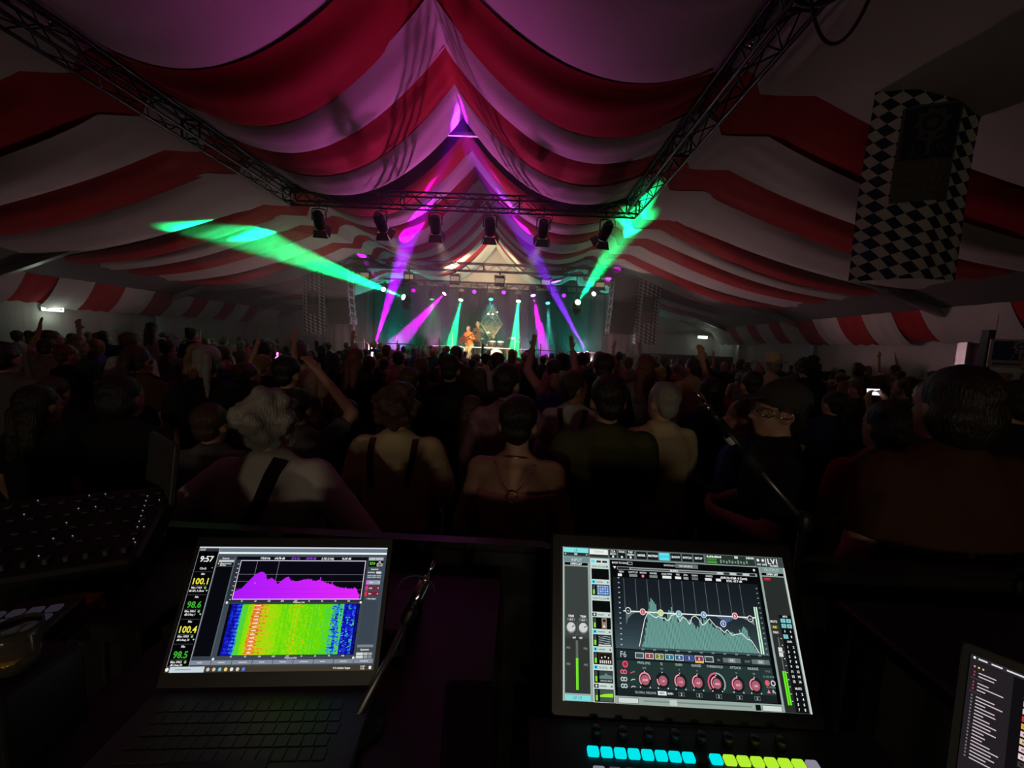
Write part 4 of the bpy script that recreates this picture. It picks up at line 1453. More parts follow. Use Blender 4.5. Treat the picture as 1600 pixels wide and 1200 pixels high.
    if hat:
        hm = MB()
        n = 20
        if hat == 'cap':
            hm.ball(HP(0, -0.012, 1.705), (0.094, 0.108, 0.080), 18, 10, rot=HR)
            hm.ball(HP(0, 0.125, 1.700), (0.070, 0.075, 0.010), 14, 6, rot=HR @ Matrix.Rotation(-0.2, 3, 'X'))
        else:
            T = Matrix.Translation(HP(0, -0.01, 1.70)) @ HR.to_4x4()
            hm.lathe([(0.155, -0.012), (0.16, 0.0), (0.10, 0.010), (0.096, 0.06), (0.088, 0.115), (0.05, 0.128), (0.004, 0.118)], n, T=T)
    out = {'body': fuse(B, voxel, 'body', M['skin'], 4)}
    if len(H.v):
        out['hair'] = fuse(H, 0.011, 'hair', HAIRM, 2, 0.016 if hair != 'curly' else 0.012)
    out['top'] = fuse(S, 0.0145, top if top in ('shirt', 'blouse', 'dress') else ('bodice' if top == 'dirndl' else 'shirt'), TOPM, 4, 0.014, TEX2)
    if len(T_.v):
        out['bottom'] = fuse(T_, 0.018, 'skirt' if bottom == 'skirt' else 'trousers', BOTM, 4)
    if hm:
        out['hat'] = hm.mesh('hat', HATM, True)
    mb = MB()
    for s in (-1, 1):
        mb.limb(Vector((0.115 * s, -0.075, 0.035)), Vector((0.125 * s, 0.15, 0.033)), 0.048, 0.042)
    out['shoes'] = fuse(mb, 0.02, 'shoes', M['rubber'], 2)
    eyes = MB()
    for s in (-1, 1):
        eyes.ball(HP(0.030 * s, 0.080, 1.640), 0.0115, 8, 6, rot=HR)
    out['eyes'] = eyes.mesh('eyes', M['eye'], True)
    return out


def ring_skirt(z0):
    vs, fs = [], []
    n, m = 24, 5
    for j in range(m + 1):
        t = j / m
        for i in range(n):
            a = 2 * math.pi * i / n
            r = 1 + 0.06 * math.sin(8 * a) * t
            vs.append(((0.165 + 0.16 * t) * r * math.cos(a), (0.125 + 0.17 * t) * r * math.sin(a), z0 + 0.14 - 0.58 * t))
    for j in range(m):
        for i in range(n):
            k = (i + 1) % n
            fs.append((j * n + i, (j + 1) * n + i, (j + 1) * n + k, j * n + k))
    fs += [tuple(range(n)), tuple(reversed(range(m * n, m * n + n)))]
    return vs, fs


def hairm(name, c):
    return pbr(name, c, 0.45, noise=0.35, bump=(0.7, 0.01), nscale=30, stretch=(6, 6, 1))


def cloth(name, c, pat=None):
    return pbr(name, c, 0.9, noise=pat or 0.10, bump=(0.5, 0.02), nscale=9 if not pat else 22, spec=0.2)


HAIRC = {'dark': hairm('hair_dark', (0.018, 0.012, 0.009)), 'brown': hairm('hair_brown', (0.075, 0.038, 0.018)), 'fair': hairm('hair_fair', (0.36, 0.23, 0.11)),
         'grey': hairm('hair_grey', (0.32, 0.31, 0.30)), 'white': hairm('hair_white', (0.40, 0.38, 0.35)), 'auburn': hairm('hair_auburn', (0.16, 0.045, 0.02))}
TOPC = {'black': cloth('cloth_black', (0.016, 0.016, 0.018)), 'white': cloth('cloth_white', (0.62, 0.60, 0.57)), 'cream': cloth('cloth_cream', (0.60, 0.50, 0.30)),
        'grey': cloth('cloth_grey', (0.16, 0.16, 0.165)), 'navy': cloth('cloth_navy', (0.018, 0.028, 0.085)), 'red': cloth('cloth_red', (0.30, 0.020, 0.022)),
        'green': cloth('cloth_green', (0.035, 0.085, 0.040)), 'olive': cloth('cloth_olive', (0.075, 0.075, 0.035)), 'pink': cloth('cloth_pink', (0.50, 0.20, 0.24)),
        'checked': cloth('cloth_checked', (0.30, 0.16, 0.20), 0.6), 'brown': cloth('cloth_brown', (0.11, 0.055, 0.028)), 'orange': cloth('cloth_orange', (0.75, 0.20, 0.05)),
        'rust': cloth('cloth_rust', (0.075, 0.030, 0.016)), 'blue': cloth('cloth_blue', (0.06, 0.13, 0.33))}
TROU = {'dark': cloth('trousers_dark', (0.02, 0.02, 0.025)), 'leather': cloth('trousers_leather', (0.09, 0.05, 0.025)), 'khaki': cloth('trousers_khaki', (0.50, 0.38, 0.18))}
M['eye'] = pbr('eye', (0.35, 0.34, 0.32), 0.2, noise=0.05)
M['straw'] = pbr('straw', (0.72, 0.62, 0.38), 0.8, noise=0.15, nscale=60)
M['felt'] = pbr('felt', (0.05, 0.045, 0.04), 0.9, noise=0.2)
HAIRM, TOPM, BOTM, HATM = HAIRC['dark'], TOPC['black'], TROU['dark'], M['felt']
HAIRW = {'short': 'short', 'bob': 'chin length', 'long': 'long', 'bun': 'pinned up', 'ponytail': 'ponytailed', 'curly': 'curly', 'updo': 'plaited', 'bald': 'bald'}
COLW = {'dark': 'dark', 'brown': 'brown', 'fair': 'fair', 'grey': 'grey', 'white': 'white', 'auburn': 'auburn'}


def set_mat(o, m):
    o.material_slots[0].link = 'OBJECT'
    o.material_slots[0].material = m


def make_person(parts, label, loc, yaw, scale, hairc='dark', topc='black', trou='dark', skin='skin', group=None, hatm=None):
    t = thing('person', label, 'person', loc, (0, 0, yaw), group)
    t.scale = (scale, scale, scale)
    for key in ('body', 'hair', 'top', 'bottom', 'hat', 'shoes', 'eyes'):
        if key not in parts:
            continue
        o = put(parts[key].name.split('.')[0], parts[key], t)
        if key == 'body' and skin != 'skin':
            set_mat(o, M[skin])
        if key == 'hair':
            set_mat(o, HAIRC[hairc])
        if key == 'top':
            set_mat(o, TOPC[topc])
        if key == 'bottom':
            set_mat(o, TROU[trou] if trou in TROU else TOPC[trou])
        if key == 'hat' and hatm:
            set_mat(o, M[hatm])
    return t


# ---- people close to the desk, each built in the pose the photograph shows
taken = [(at(1538, 560, 7.6).x, 7.6, 0.2)]


def hero(px, py, Y, label, yaw=0.0, hairc='dark', topc='black', trou='dark', skin='skin', extra=None, hatm=None, lift=0.0, **kw):
    p = at(px, py, Y)
    sc = (p.z - lift) / 1.775
    parts = person_parts(**kw)
    t = make_person(parts, label, (p.x, Y, lift), yaw, sc, hairc, topc, trou, skin, None, hatm)
    taken.append((p.x, Y, 0.33))
    if extra:
        extra(t)
    return t


def strap(t, pts, w, mat, name='strap'):
    """a flat strap laid over the back along pts"""
    mb = MB()
    vs = []
    pts = [Vector(p) for p in pts]
    for i, p in enumerate(pts):
        d = (pts[min(i + 1, len(pts) - 1)] - pts[max(0, i - 1)]).normalized()
        side = d.cross(Vector((0, 1, 0))).normalized() * w / 2
        vs += [p - side, p + side, p + side + Vector((0, 0.006, 0)), p - side + Vector((0, 0.006, 0))]
    fs = []
    for i in range(len(pts) - 1):
        a = i * 4
        for k in range(4):
            fs.append((a + k, a + (k + 1) % 4, a + 4 + (k + 1) % 4, a + 4 + k))
    fs += [(0, 1, 2, 3), (len(vs) - 1, len(vs) - 2, len(vs) - 3, len(vs) - 4)]
    return mb.add(vs, fs).build(name, mat, t)


LEATHER = TROU['leather']
back = lambda x, z: (x, -0.143 + 0.35 * max(0, abs(x) - 0.05) ** 2 * 10 * 0.12 + max(0, z - 1.33) * 0.42, z)


def suspenders(t):
    strap(t, [(-0.09, -0.075, 1.50), (-0.085, -0.105, 1.46), back(-0.07, 1.38), back(-0.035, 1.25), back(0, 1.12), (0, -0.135, 0.98)], 0.035, LEATHER, 'suspender')
    strap(t, [(0.09, -0.075, 1.50), (0.085, -0.105, 1.46), back(0.07, 1.38), back(0.035, 1.25), back(0, 1.12), (0, -0.135, 0.98)], 0.035, LEATHER, 'suspender')


def bag_strap(t):
    strap(t, [(0.07, -0.075, 1.515), (0.05, -0.105, 1.46), back(0.02, 1.36), back(-0.06, 1.22), back(-0.13, 1.08), (-0.17, -0.10, 0.98)], 0.05, TOPC['black'], 'bag_strap')


def dirndl(t):
    strap(t, [(-0.105, -0.055, 1.50), (-0.105, -0.09, 1.46), back(-0.10, 1.38), back(-0.085, 1.28)], 0.03, TOPC['rust'], 'bodice_strap')
    strap(t, [(0.105, -0.055, 1.50), (0.105, -0.09, 1.46), back(0.10, 1.38), back(0.085, 1.28)], 0.03, TOPC['rust'], 'bodice_strap')


def backpack(t):
    mb = MB().bevel_box((0, -0.235, 1.24), (0.27, 0.16, 0.40), 0.05)
    b = mb.build('backpack', TOPC['black'], t, True)
    MB().bevel_box((0, -0.325, 1.15), (0.2, 0.04, 0.17), 0.02).build('pocket', TOPC['black'], b, True)


def necklace(t):
    pts = [(0.058 * math.cos(a), -0.015 + 0.062 * math.sin(a), 1.492 - 0.015 * math.sin(a)) for a in [R(-10 + 200 * i / 12 + 170) for i in range(13)]]
    MB().tube(pts, 0.003, 5).build('necklace', M['brass'], t, True)
    for s in (-1, 1):
        strap(t, [(0.085 * s, -0.075, 1.475), (0.05 * s, -0.118, 1.40), (0.012 * s, -0.128, 1.355)], 0.012, TOPC['pink'], 'dress_strap')
    MB().tube([(0.022 * math.cos(a), -0.130, 1.352 + 0.022 * math.sin(a)) for a in [2 * math.pi * i / 12 for i in range(13)]], 0.004, 5).build('clasp', M['brass'], t, True)


def spectacles(t):
    mb = MB()
    hyaw = 1.25
    Rz = Matrix.Translation((0, 0, 0)) @ Matrix.Rotation(hyaw, 4, 'Z')
    for s in (-1, 1):
        mb.tube([Rz @ Vector((0.033 * s + 0.024 * math.cos(a), 0.103, 1.642 + 0.019 * math.sin(a))) for a in [2 * math.pi * i / 12 for i in range(13)]], 0.003, 5)
        mb.cone(Rz @ Vector((0.057 * s, 0.10, 1.647)), Rz @ Vector((0.083 * s, 0.0, 1.645)), 0.0028, 0.0028, 5)
    mb.build('glasses', M['chrome'], t, True)


hero(422, 608, 1.42, 'person with curly white hair in pale shirt with dark diagonal bag strap, elbows out', 0.1, 'white', 'white', extra=bag_strap, hair='curly', top='shirt', arm_l='hips', arm_r='hips', build=1.15, beard=True, head_yaw=-0.35)
hero(466, 604, 2.15, 'dark haired person with bare arm bent over the head, behind the white haired one', 0.0, 'dark', 'grey', top='tee', arm_r='bent_over', arm_l='down', hair='short')
hero(622, 598, 1.85, 'woman with loose curly fair hair in cream blouse with bodice straps, seen from behind', 0.05, 'brown', 'cream', 'rust', extra=dirndl, hair='curly', top='blouse', bottom='skirt', arm_l='fold', arm_r='fold')
hero(812, 614, 1.62, 'person with short dark hair and bare shoulders, thin straps meeting in a ring clasp', -0.1, 'dark', 'pink', 'pink', extra=necklace, hair='short', top='dress', bottom='skirt', arm_l='down', arm_r='down')
hero(953, 582, 1.86, 'broad man with cropped dark hair in plain olive t-shirt, back to the desk', 0.0, 'dark', 'olive', 'dark', 'skin_tan', hair='short', top='tee', arm_l='fold', arm_r='fold', build=1.12, wide=1.08)
hero(1038, 594, 2.25, 'grey haired man in cream shirt standing behind the broad man in olive', 0.15, 'grey', 'cream', 'leather', hair='short', top='tee', arm_l='down', arm_r='fold', head_yaw=0.2)
hero(899, 578, 2.75, 'man in white shirt with leather suspenders, head turned to the right', -0.15, 'brown', 'white', 'leather', extra=suspenders, hair='short', top='shirt', arm_l='down', arm_r='fold', head_yaw=-0.9)
hero(795, 566, 2.45, 'tall dark haired man in checked shirt, head tilted to the right', 0.1, 'dark', 'checked', 'leather', hair='short', top='shirt', arm_l='down', arm_r='hips', head_yaw=-0.6)
hero(704, 552, 3.3, 'dark haired man wearing a black backpack', 0.0, 'dark', 'black', 'dark', extra=backpack, hair='short', top='tee', arm_l='down', arm_r='down')
hero(640, 572, 3.2, 'short haired person in black top directly left of the backpack wearer', 0.1, 'brown', 'black', hair='short', top='tee')
hero(1224, 597, 1.75, 'man with cap and glasses in dark top facing left, right of the microphone', 1.2, 'dark', 'black', 'dark', extra=spectacles, hatm='felt', hair='short', top='tee', arm_l='fold', arm_r='fold', hat='cap', head_yaw=0.05, wide=1.05)
hero(1165, 620, 2.3, 'fair skinned person in light blue shirt in profile, just left of the man with cap', 0.9, 'brown', 'blue', hair='short', top='shirt', arm_l='fold', arm_r='down')
hero(1500, 568, 1.30, 'large person with thick dark hair in rust brown shirt, nearest the right edge', 0.0, 'dark', 'rust', 'dark', hair='bob', top='tee', arm_l='down', arm_r='down', build=1.12, wide=1.1)
hero(1392, 622, 1.75, 'dark haired person in dark red top left of the large rust shirted one', 0.0, 'dark', 'red', hair='long', top='tee')
hero(1590, 592, 2.2, 'dark haired person in black cut off by the right edge of the picture', 0.0, 'dark', 'black', hair='short', top='tee')
hero(190, 584, 1.95, 'dark haired person in black on the left with light catching the side of the head', 0.0, 'dark', 'black', hair='bob', top='shirt', arm_l='fold', arm_r='fold')
hero(330, 628, 1.9, 'person in dark grey top standing between the desk lamp side and the white haired one', 0.1, 'brown', 'grey', hair='short', top='shirt', arm_l='down', arm_r='down')
hero(60, 600, 2.0, 'long haired person in black at the far left of the nearest row', 0.0, 'dark', 'black', hair='long', top='tee')
hero(543, 622, 2.4, 'person with dark bob in black top between the white haired and the curly fair heads', 0.0, 'dark', 'black', hair='bob', top='tee')
hero(738, 616, 2.6, 'short person in black with brown long hair left of the bare shouldered one', 0.05, 'brown', 'black', hair='long', top='tee')
hero(1112, 588, 2.95, 'person in black behind the tip of the leaning microphone', 0.1, 'dark', 'black', hair='short', top='tee')

ph_t = hero(1452, 592, 3.5, 'person holding up a brightly lit telephone left of the large rust shirted one', 0.1, 'dark', 'black', hair='short', top='tee', arm_l='phone', arm_r='phone')
hero(1208, 556, 5.6, 'person with pale straw hat catching light before the right tent wall', 0.1, 'grey', 'cream', hatm='straw', hair='short', top='tee', hat='hat')
hero(1264, 557, 4.8, 'dark curly haired person in front of the right tent wall, taller than those around', 0.0, 'dark', 'black', hair='curly', top='shirt')
hero(238, 503, 6.6, 'person standing on a bench above the crowd on the left', 0.1, 'brown', 'white', lift=0.42, hair='long', top='tee')
bq = at(238, 503, 6.6)
bench = thing('bench', 'wooden beer bench under the person standing above the crowd on the left', 'bench', (bq.x, 6.6, 0))
MB().bevel_box((0, 0, 0.40), (1.6, 0.26, 0.035), 0.008).build('seat', TROU['leather'], bench)
for sx in (-0.6, 0.6):
    MB().box((sx, 0, 0.19), (0.04, 0.22, 0.385)).build('leg', M['truss_black'], bench)
hero(300, 512, 7.6, 'tall person with dark bun left of the left chequered banner', 0.0, 'dark', 'navy', hair='bun', top='tee', lift=0.0)
hero(403, 530, 8.0, 'person with pink rim of light on dark hair near the left tent wall', 0.3, 'dark', 'white', hair='short', top='shirt')
hero(865, 560, 4.6, 'person raising both arms in front of the right green beam', 0.05, 'brown', 'pink', hair='short', top='shirt', arm_l='up', arm_r='up')
hero(738, 560, 8.2, 'person raising one straight arm in front of the guitarist', 0.0, 'dark', 'black', hair='short', top='tee', arm_r='high')
hero(634, 560, 8.6, 'person with one arm raised, fingers spread against the slanting magenta beam', 0.0, 'dark', 'black', hair='short', top='tee', arm_l='high')
hero(700, 565, 7.8, 'person clapping overhead below the left green beam', 0.0, 'dark', 'grey', hair='short', top='tee', arm_l='clap', arm_r='clap')
hero(1175, 578, 3.6, 'person waving one arm in front of the right exit sign', 0.0, 'dark', 'red', hair='short', top='tee', arm_l='wave')

# ---- the rest of the crowd: prototypes, then copies
PROTO = []
for spec in (dict(hair='short', top='tee'), dict(hair='short', top='shirt', arm_l='fold', arm_r='fold'), dict(hair='long', top='tee', bottom='trousers'), dict(hair='bob', top='blouse', bottom='skirt'),
             dict(hair='bun', top='blouse', bottom='skirt', arm_l='fold', arm_r='fold'), dict(hair='ponytail', top='tee', arm_r='down', head_yaw=0.3), dict(hair='curly', top='shirt'),
             dict(hair='bald', top='shirt', arm_l='fold', arm_r='fold', head_yaw=-0.2), dict(hair='short', top='tee', arm_l='clap', arm_r='clap'), dict(hair='long', top='tee', arm_r='high'),
             dict(hair='short', top='shirt', arm_l='wave', arm_r='down', head_yaw=0.2), dict(hair='short', top='tee', arm_l='phone', arm_r='phone'), dict(hair='updo', top='blouse', bottom='skirt', head_yaw=-0.4),
             dict(hair='short', top='tee', arm_l='up', arm_r='up'), dict(hair='short', top='shirt', hat='hat', arm_l='down', arm_r='down')):
    spec['voxel'] = 0.0140
    PROTO.append((spec, person_parts(**spec)))
POSEW = {8: 'clapping', 9: 'arm raised', 10: 'waving', 11: 'holding telephone', 13: 'arms raised', 14: 'brimmed hat'}
HB = {'short': 'short {} hair', 'long': 'long {} hair', 'bob': '{} bob', 'bun': '{} bun', 'ponytail': '{} ponytail', 'curly': 'curly {} hair', 'updo': 'plaited {} hair', 'bald': 'bald head'}
# places to name, from left to right across the tent (x at the row, given as an angle from the camera)
ZONES = [(-1.35, 'at the left tent wall'), (-0.95, 'under the left exit sign'), (-0.66, 'left of left banner'), (-0.42, 'under left banner'), (-0.28, 'under left loudspeakers'),
         (-0.15, 'under slanting magenta beam'), (-0.03, 'under left green beam'), (0.06, 'under steep magenta beam'), (0.17, 'under right green lamp'), (0.28, 'under right loudspeakers'),
         (0.42, 'under black fence'), (0.58, 'under right exit sign'), (0.80, 'by right tent wall'), (1.1, 'under large banner'), (9, 'near emblem board')]
used_labels = set()
prng = random.Random(21)
n_people = 0
rows = [2.75, 3.35, 4.0, 4.75, 5.55, 6.45, 7.4, 8.4, 9.5, 10.7, 11.9, 13.1, 14.2]
DEPTH = ['third row', 'fourth row', 'fifth row', 'sixth row', 'seventh row', 'eighth row', 'ninth row', 'tenth row', 'eleventh row', 'twelfth row', 'thirteenth row', 'second foremost row', 'front row']
hcols = ['dark', 'dark', 'brown', 'brown', 'fair', 'grey', 'auburn', 'dark']
tcols = ['black', 'black', 'white', 'grey', 'navy', 'red', 'green', 'checked', 'brown', 'pink', 'blue', 'cream']
PHONE = []
for ri, Y in enumerate(rows):
    half_l, half_r = min(1.32 * Y + 0.4, 12.6), min(1.33 * Y + 0.4, 9.9)
    step = 0.70 + 0.02 * ri
    x = -half_l + prng.uniform(0, step)
    while x < half_r:
        xx, yy = x + prng.uniform(-0.14, 0.14), Y + prng.uniform(-0.22, 0.22)
        x += step * prng.uniform(0.85, 1.2)
        if any((xx - a) ** 2 + (yy - b) ** 2 < (r + 0.25) ** 2 for a, b, r in taken):
            continue
        z = next(w for lim, w in ZONES if xx / yy < lim)
        far = ri >= 4
        for attempt in range(60):
            wts = [6, 5, 4, 4, 3, 4, 3, 2.0] + ([0.8, 1.2, 0.8, 0.5, 2, 0.8, 0.8] if far or xx > 0.5 or xx < -1.5 else [0, 0, 0, 0, 2, 0, 0.4])
            pi = prng.choices(range(15), wts)[0]
            sp = PROTO[pi][0]
            hc_, tc_ = prng.choice(hcols), prng.choice(tcols if ri > 2 or abs(xx) < 1.0 else tcols[:2] + ['navy', 'brown', 'grey'])
            lab = '%s, %s top%s, %s, %s' % (HB[sp['hair']].format(hc_), tc_, (', ' + POSEW[pi]) if pi in POSEW else '', z, DEPTH[ri])
            if lab not in used_labels:
                break
        used_labels.add(lab)
        taken.append((xx, yy, 0.2))
        sc = prng.gauss(0.975, 0.045)
        sc = min(1.06, max(0.88, sc))
        t = make_person(PROTO[pi][1], 'person with ' + lab if sp['hair'] != 'bald' or True else lab, (xx, yy, 0), prng.gauss(0, 0.22) - 0.06 * xx / 3, sc, hc_, tc_,
                        prng.choice(['dark', 'dark', 'leather']), prng.choice(['skin', 'skin', 'skin_tan']), 'people in the crowd', 'straw' if prng.random() < 0.3 else 'felt')
        n_people += 1
        if pi == 11:
            PHONE.append((t, sc))
print('crowd', n_people)

# ---- band members
gp = at(733, 515, 17.0)
gtr_parts = person_parts(arm_l='guitar_neck', arm_r='guitar_body', hair='short', top='shirt', bottom='trousers', crouch=0.22, lean=0.25, head_pitch=0.1)
g = make_person(gtr_parts, 'guitarist in orange jacket and pale trousers leaning forward at the stage front', (gp.x + 0.05, 17.1, SZ), math.pi - 0.5, 1.0, 'fair', 'orange', 'khaki')
sp_ = at(747, 503, 17.7)
s_parts = person_parts(arm_l='mic_hand', arm_r='down', hair='curly', top='shirt', bottom='trousers', beard=False)
make_person(s_parts, 'singer with curly fair hair in dark shirt at the microphone stand on stage', (sp_.x, 17.7, SZ), math.pi, (sp_.z - SZ) / 1.775, 'fair', 'brown', 'dark')
dp = at(771, 530, 18.9)
d_parts = person_parts(arm_l='rest', arm_r='rest', hair='short', top='tee', bottom='trousers', crouch=0.42)
make_person(d_parts, 'drummer seated behind the drum kit below the golden diamond', (dp.x, 18.85, SZ), math.pi, 0.95, 'brown', 'black', 'dark')
tag(MB().lathe([(0.17, 0.40), (0.17, 0.46), (0.02, 0.47)], 14, T=Matrix.Translation((dp.x, 18.90, SZ))).cone((dp.x, 18.9, SZ), (dp.x, 18.9, SZ + 0.41), 0.025, 0.025, 8).lathe([(0.16, 0), (0.16, 0.02), (0.02, 0.04)], 12, T=Matrix.Translation((dp.x, 18.9, SZ))).build('drum_stool', M['black_paint']), 'black round stool under the drummer', 'stool')
# guitar held by the guitarist
gt = thing('electric_guitar', 'electric guitar held across the body by the guitarist in orange', 'guitar', (0, 0, 0))
gm = g.matrix_basis if False else Matrix.LocRotScale(g.location, g.rotation_euler, g.scale)
c0 = gm @ Vector((0.10, 0.38, 0.92))
gt.location = c0
nk = (gm.to_3x3() @ Vector((-0.80, 0.10, 0.36))).normalized()
fr_ = (gm.to_3x3() @ Vector((0, 1, 0.1))).normalized()
bx_ = nk
bz_ = bx_.cross(fr_).normalized()
fr_ = bz_.cross(bx_)
gt.rotation_euler = Matrix((bx_, fr_, bz_)).transposed().to_euler()
mb = MB()
out = [(-0.22, 0.0), (-0.20, 0.12), (-0.08, 0.17), (0.02, 0.11), (0.12, 0.15), (0.17, 0.10), (0.13, 0.04), (0.13, -0.04), (0.16, -0.11), (0.10, -0.15), (0.02, -0.11), (-0.08, -0.17), (-0.20, -0.12)]
n = len(out)
mb.add([(x, -0.02, z) for x, z in out] + [(x, 0.02, z) for x, z in out], [tuple(range(n)), tuple(reversed(range(n, 2 * n)))] + [(i, n + i, n + (i + 1) % n, (i + 1) % n) for i in range(n)])
mb.build('body', M['drum_shell'], gt)
MB().box((0.42, 0.005, 0), (0.62, 0.025, 0.05)).build('neck', LEATHER, gt)
MB().box((0.80, 0, 0.01), (0.17, 0.02, 0.08)).build('headstock', M['black_paint'], gt)
MB().box((0.02, 0.025, 0), (0.03, 0.012, 0.08)).box((-0.08, 0.025, 0), (0.05, 0.012, 0.08)).build('pickup', M['chrome'], gt)

# ---- telephones held up in the crowd
M['phone_screen'] = glow('phone_screen', (0.95, 0.85, 1.0), 1.6)
M['phone_pink'] = glow('phone_pink', (1.0, 0.25, 0.85), 2.5)


def phone(loc, yaw, mat, label, tall=0.15, land=False):
    t = thing('telephone', label, 'phone', loc, (R(-8), 0, yaw), 'telephones held up in the crowd')
    w, h = (tall, 0.075) if land else (0.075, tall)
    MB().bevel_box((0, 0, 0), (w, 0.009, h), 0.003).build('case', M['black_plastic'], t)
    MB().box((0, -0.0052, 0), (w - 0.008, 0.001, h - 0.012)).build('screen', mat, t)


m_ = Matrix.LocRotScale(ph_t.location, ph_t.rotation_euler, ph_t.scale)
phone(m_ @ Vector((0, 0.475, 1.60)), ph_t.rotation_euler.z, M['phone_screen'], 'brightly lit telephone held up left of the large rust shirted person', 0.15, True)
cnt = 0
for t, sc in PHONE:
    m_ = Matrix.LocRotScale(t.location, t.rotation_euler, t.scale)
    p = m_ @ Vector((0, 0.475, 1.60))
    phone(p, t.rotation_euler.z, M['phone_screen'] if cnt % 3 else M['phone_pink'], 'lit telephone held by the one with ' + ', '.join(q for q in t['label'].replace('person with ', '').split(', ') if q != 'holding telephone' and not q.endswith(' top')))
    cnt += 1

# ------------------------------------------------------------------ the mixing desk in the foreground


def quad_frame(pix, width, aspect):
    """best real rectangle (width x width/aspect) whose corners TL TR BR BL look like pix"""
    P = [A.transposed() @ Vector((x - 800, 600 - y, -FPX)) for x, y in pix]
    m = Matrix((P[0], -P[1], P[2])).transposed()
    s = m.inverted() @ P[3]
    Q = [P[0] * s[0], P[1] * s[1], P[2] * s[2], P[3]]
    k = width / ((Q[1] - Q[0]).length + (Q[2] - Q[3]).length) * 2
    Q = [CAM + q * k for q in Q]
    c = sum(Q, Vector()) / 4
    x = ((Q[1] - Q[0]) + (Q[2] - Q[3])).normalized()
    yv = ((Q[0] - Q[3]) + (Q[1] - Q[2])).normalized()
    z = x.cross(yv).normalized()
    yv = z.cross(x)
    return c, x, yv, z, width, width / aspect


def hit(px, py, o, n):
    d = ray(px, py)
    return CAM + d * ((o - CAM).dot(n) / d.dot(n))


def homography(src):
    """photo pixel -> (u, v) in the unit square, v down"""
    import numpy as np
    dst = [(0, 0), (1, 0), (1, 1), (0, 1)]
    a = []
    for (x, y), (u, v) in zip(src, dst):
        a.append([x, y, 1, 0, 0, 0, -u * x, -u * y, -u])
        a.append([0, 0, 0, x, y, 1, -v * x, -v * y, -v])
    h = np.linalg.svd(np.array(a))[2][-1].reshape(3, 3)

    def f(x, y):
        q = h @ np.array([x, y, 1.0])
        return float(q[0] / q[2]), float(q[1] / q[2])
    return f


M['display'] = bpy.data.materials.new('display')
M['display'].use_nodes = True
_nt = M['display'].node_tree
_nt.nodes.remove(_nt.nodes['Principled BSDF'])
_e = _nt.nodes.new('ShaderNodeEmission')
_a = _nt.nodes.new('ShaderNodeVertexColor')
_a.layer_name = 'Col'
_nt.links.new(_a.outputs[0], _e.inputs[0])
_nt.links.new(_e.outputs[0], _nt.nodes['Material Output'].inputs['Surface'])


def lin(c):
    return tuple(((v / 255) / 12.92 if v / 255 <= 0.04045 else ((v / 255 + 0.055) / 1.055) ** 2.4) for v in c)


class Screen:
    """flat picture on a lit display, in millimetre-thin layers; coordinates u right, v down, 0..1"""

    def __init__(s, w, h, k=None):
        s.w, s.h, s.k = w, h, k
        s.v, s.f, s.c = [], [], []
        s.z = 0

    def p(s, u, v):
        return (u * s.w, (1 - v) * s.h, s.z)

    def poly(s, pts, c):
        s.z += 2e-6
        o = len(s.v)
        s.v += [s.p(*q) for q in pts]
        s.f.append(tuple(range(o, o + len(pts))))
        s.c.append(lin(c))

    def rect(s, u0, v0, u1, v1, c):
        s.poly([(u0, v1), (u1, v1), (u1, v0), (u0, v0)], c)

    def frame(s, u0, v0, u1, v1, c, t=0.003):
        ty = t * s.w / s.h
        s.rect(u0, v0, u1, v0 + ty, c)
        s.rect(u0, v1 - ty, u1, v1, c)
        s.rect(u0, v0, u0 + t, v1, c)
        s.rect(u1 - t, v0, u1, v1, c)

    def line(s, pts, c, t=0.002):
        for (a, b), (d, e) in zip(pts[:-1], pts[1:]):
            dx, dy = (d - a) * s.w, (e - b) * s.h
            L = math.hypot(dx, dy) or 1e-9
            nx, ny = -dy / L * t / 2, dx / L * t / 2 * s.w / s.h
            s.poly([(a + nx, b + ny), (d + nx, e + ny), (d - nx, e - ny), (a - nx, b - ny)][::-1], c)

    def disc(s, u, v, r, c, n=16, r0=0.0, a0=0, a1=360):
        k = s.w / s.h
        if r0 == 0 and a1 - a0 == 360:
            s.poly([(u + r * math.cos(-2 * math.pi * i / n), v + r * k * math.sin(-2 * math.pi * i / n)) for i in range(n)], c)
        else:
            s.z += 2e-6
            m = max(3, int(n * (a1 - a0) / 360))
            for i in range(m):
                t0, t1 = R(a0 + (a1 - a0) * i / m), R(a0 + (a1 - a0) * (i + 1) / m)
                o = len(s.v)
                for rr_, t in ((r0, t0), (r, t0), (r, t1), (r0, t1)):
                    s.v.append(s.p(u + rr_ * math.cos(t), v + rr_ * k * math.sin(t)))
                s.f.append((o, o + 3, o + 2, o + 1))
                s.c.append(lin(c))

    def text(s, u, v, txt, size, c, bold=0.0, shear=0.0, align='CENTER'):
        """size: letter height as a share of the screen height; v: baseline"""
        vv, ff = text_mesh(txt, size * s.h / 0.72, bold * size * s.h, shear, align)
        s.z += 2e-6
        o = len(s.v)
        s.v += [(u * s.w + x, (1 - v) * s.h + y, s.z) for x, y, _ in vv]
        s.f += [tuple(i + o for i in f) for f in ff]
        s.c += [lin(c)] * len(ff)

    def build(s, name, parent):
        me = bpy.data.meshes.new(name)
        me.from_pydata(s.v, [], s.f)
        me.materials.append(M['display'])
        ca = me.color_attributes.new('Col', 'FLOAT_COLOR', 'CORNER')
        li = 0
        for p, c in zip(me.polygons, s.c):
            for _ in range(p.loop_total):
                ca.data[li].color = (*c, 1)
                li += 1
        return put(name, me, parent)


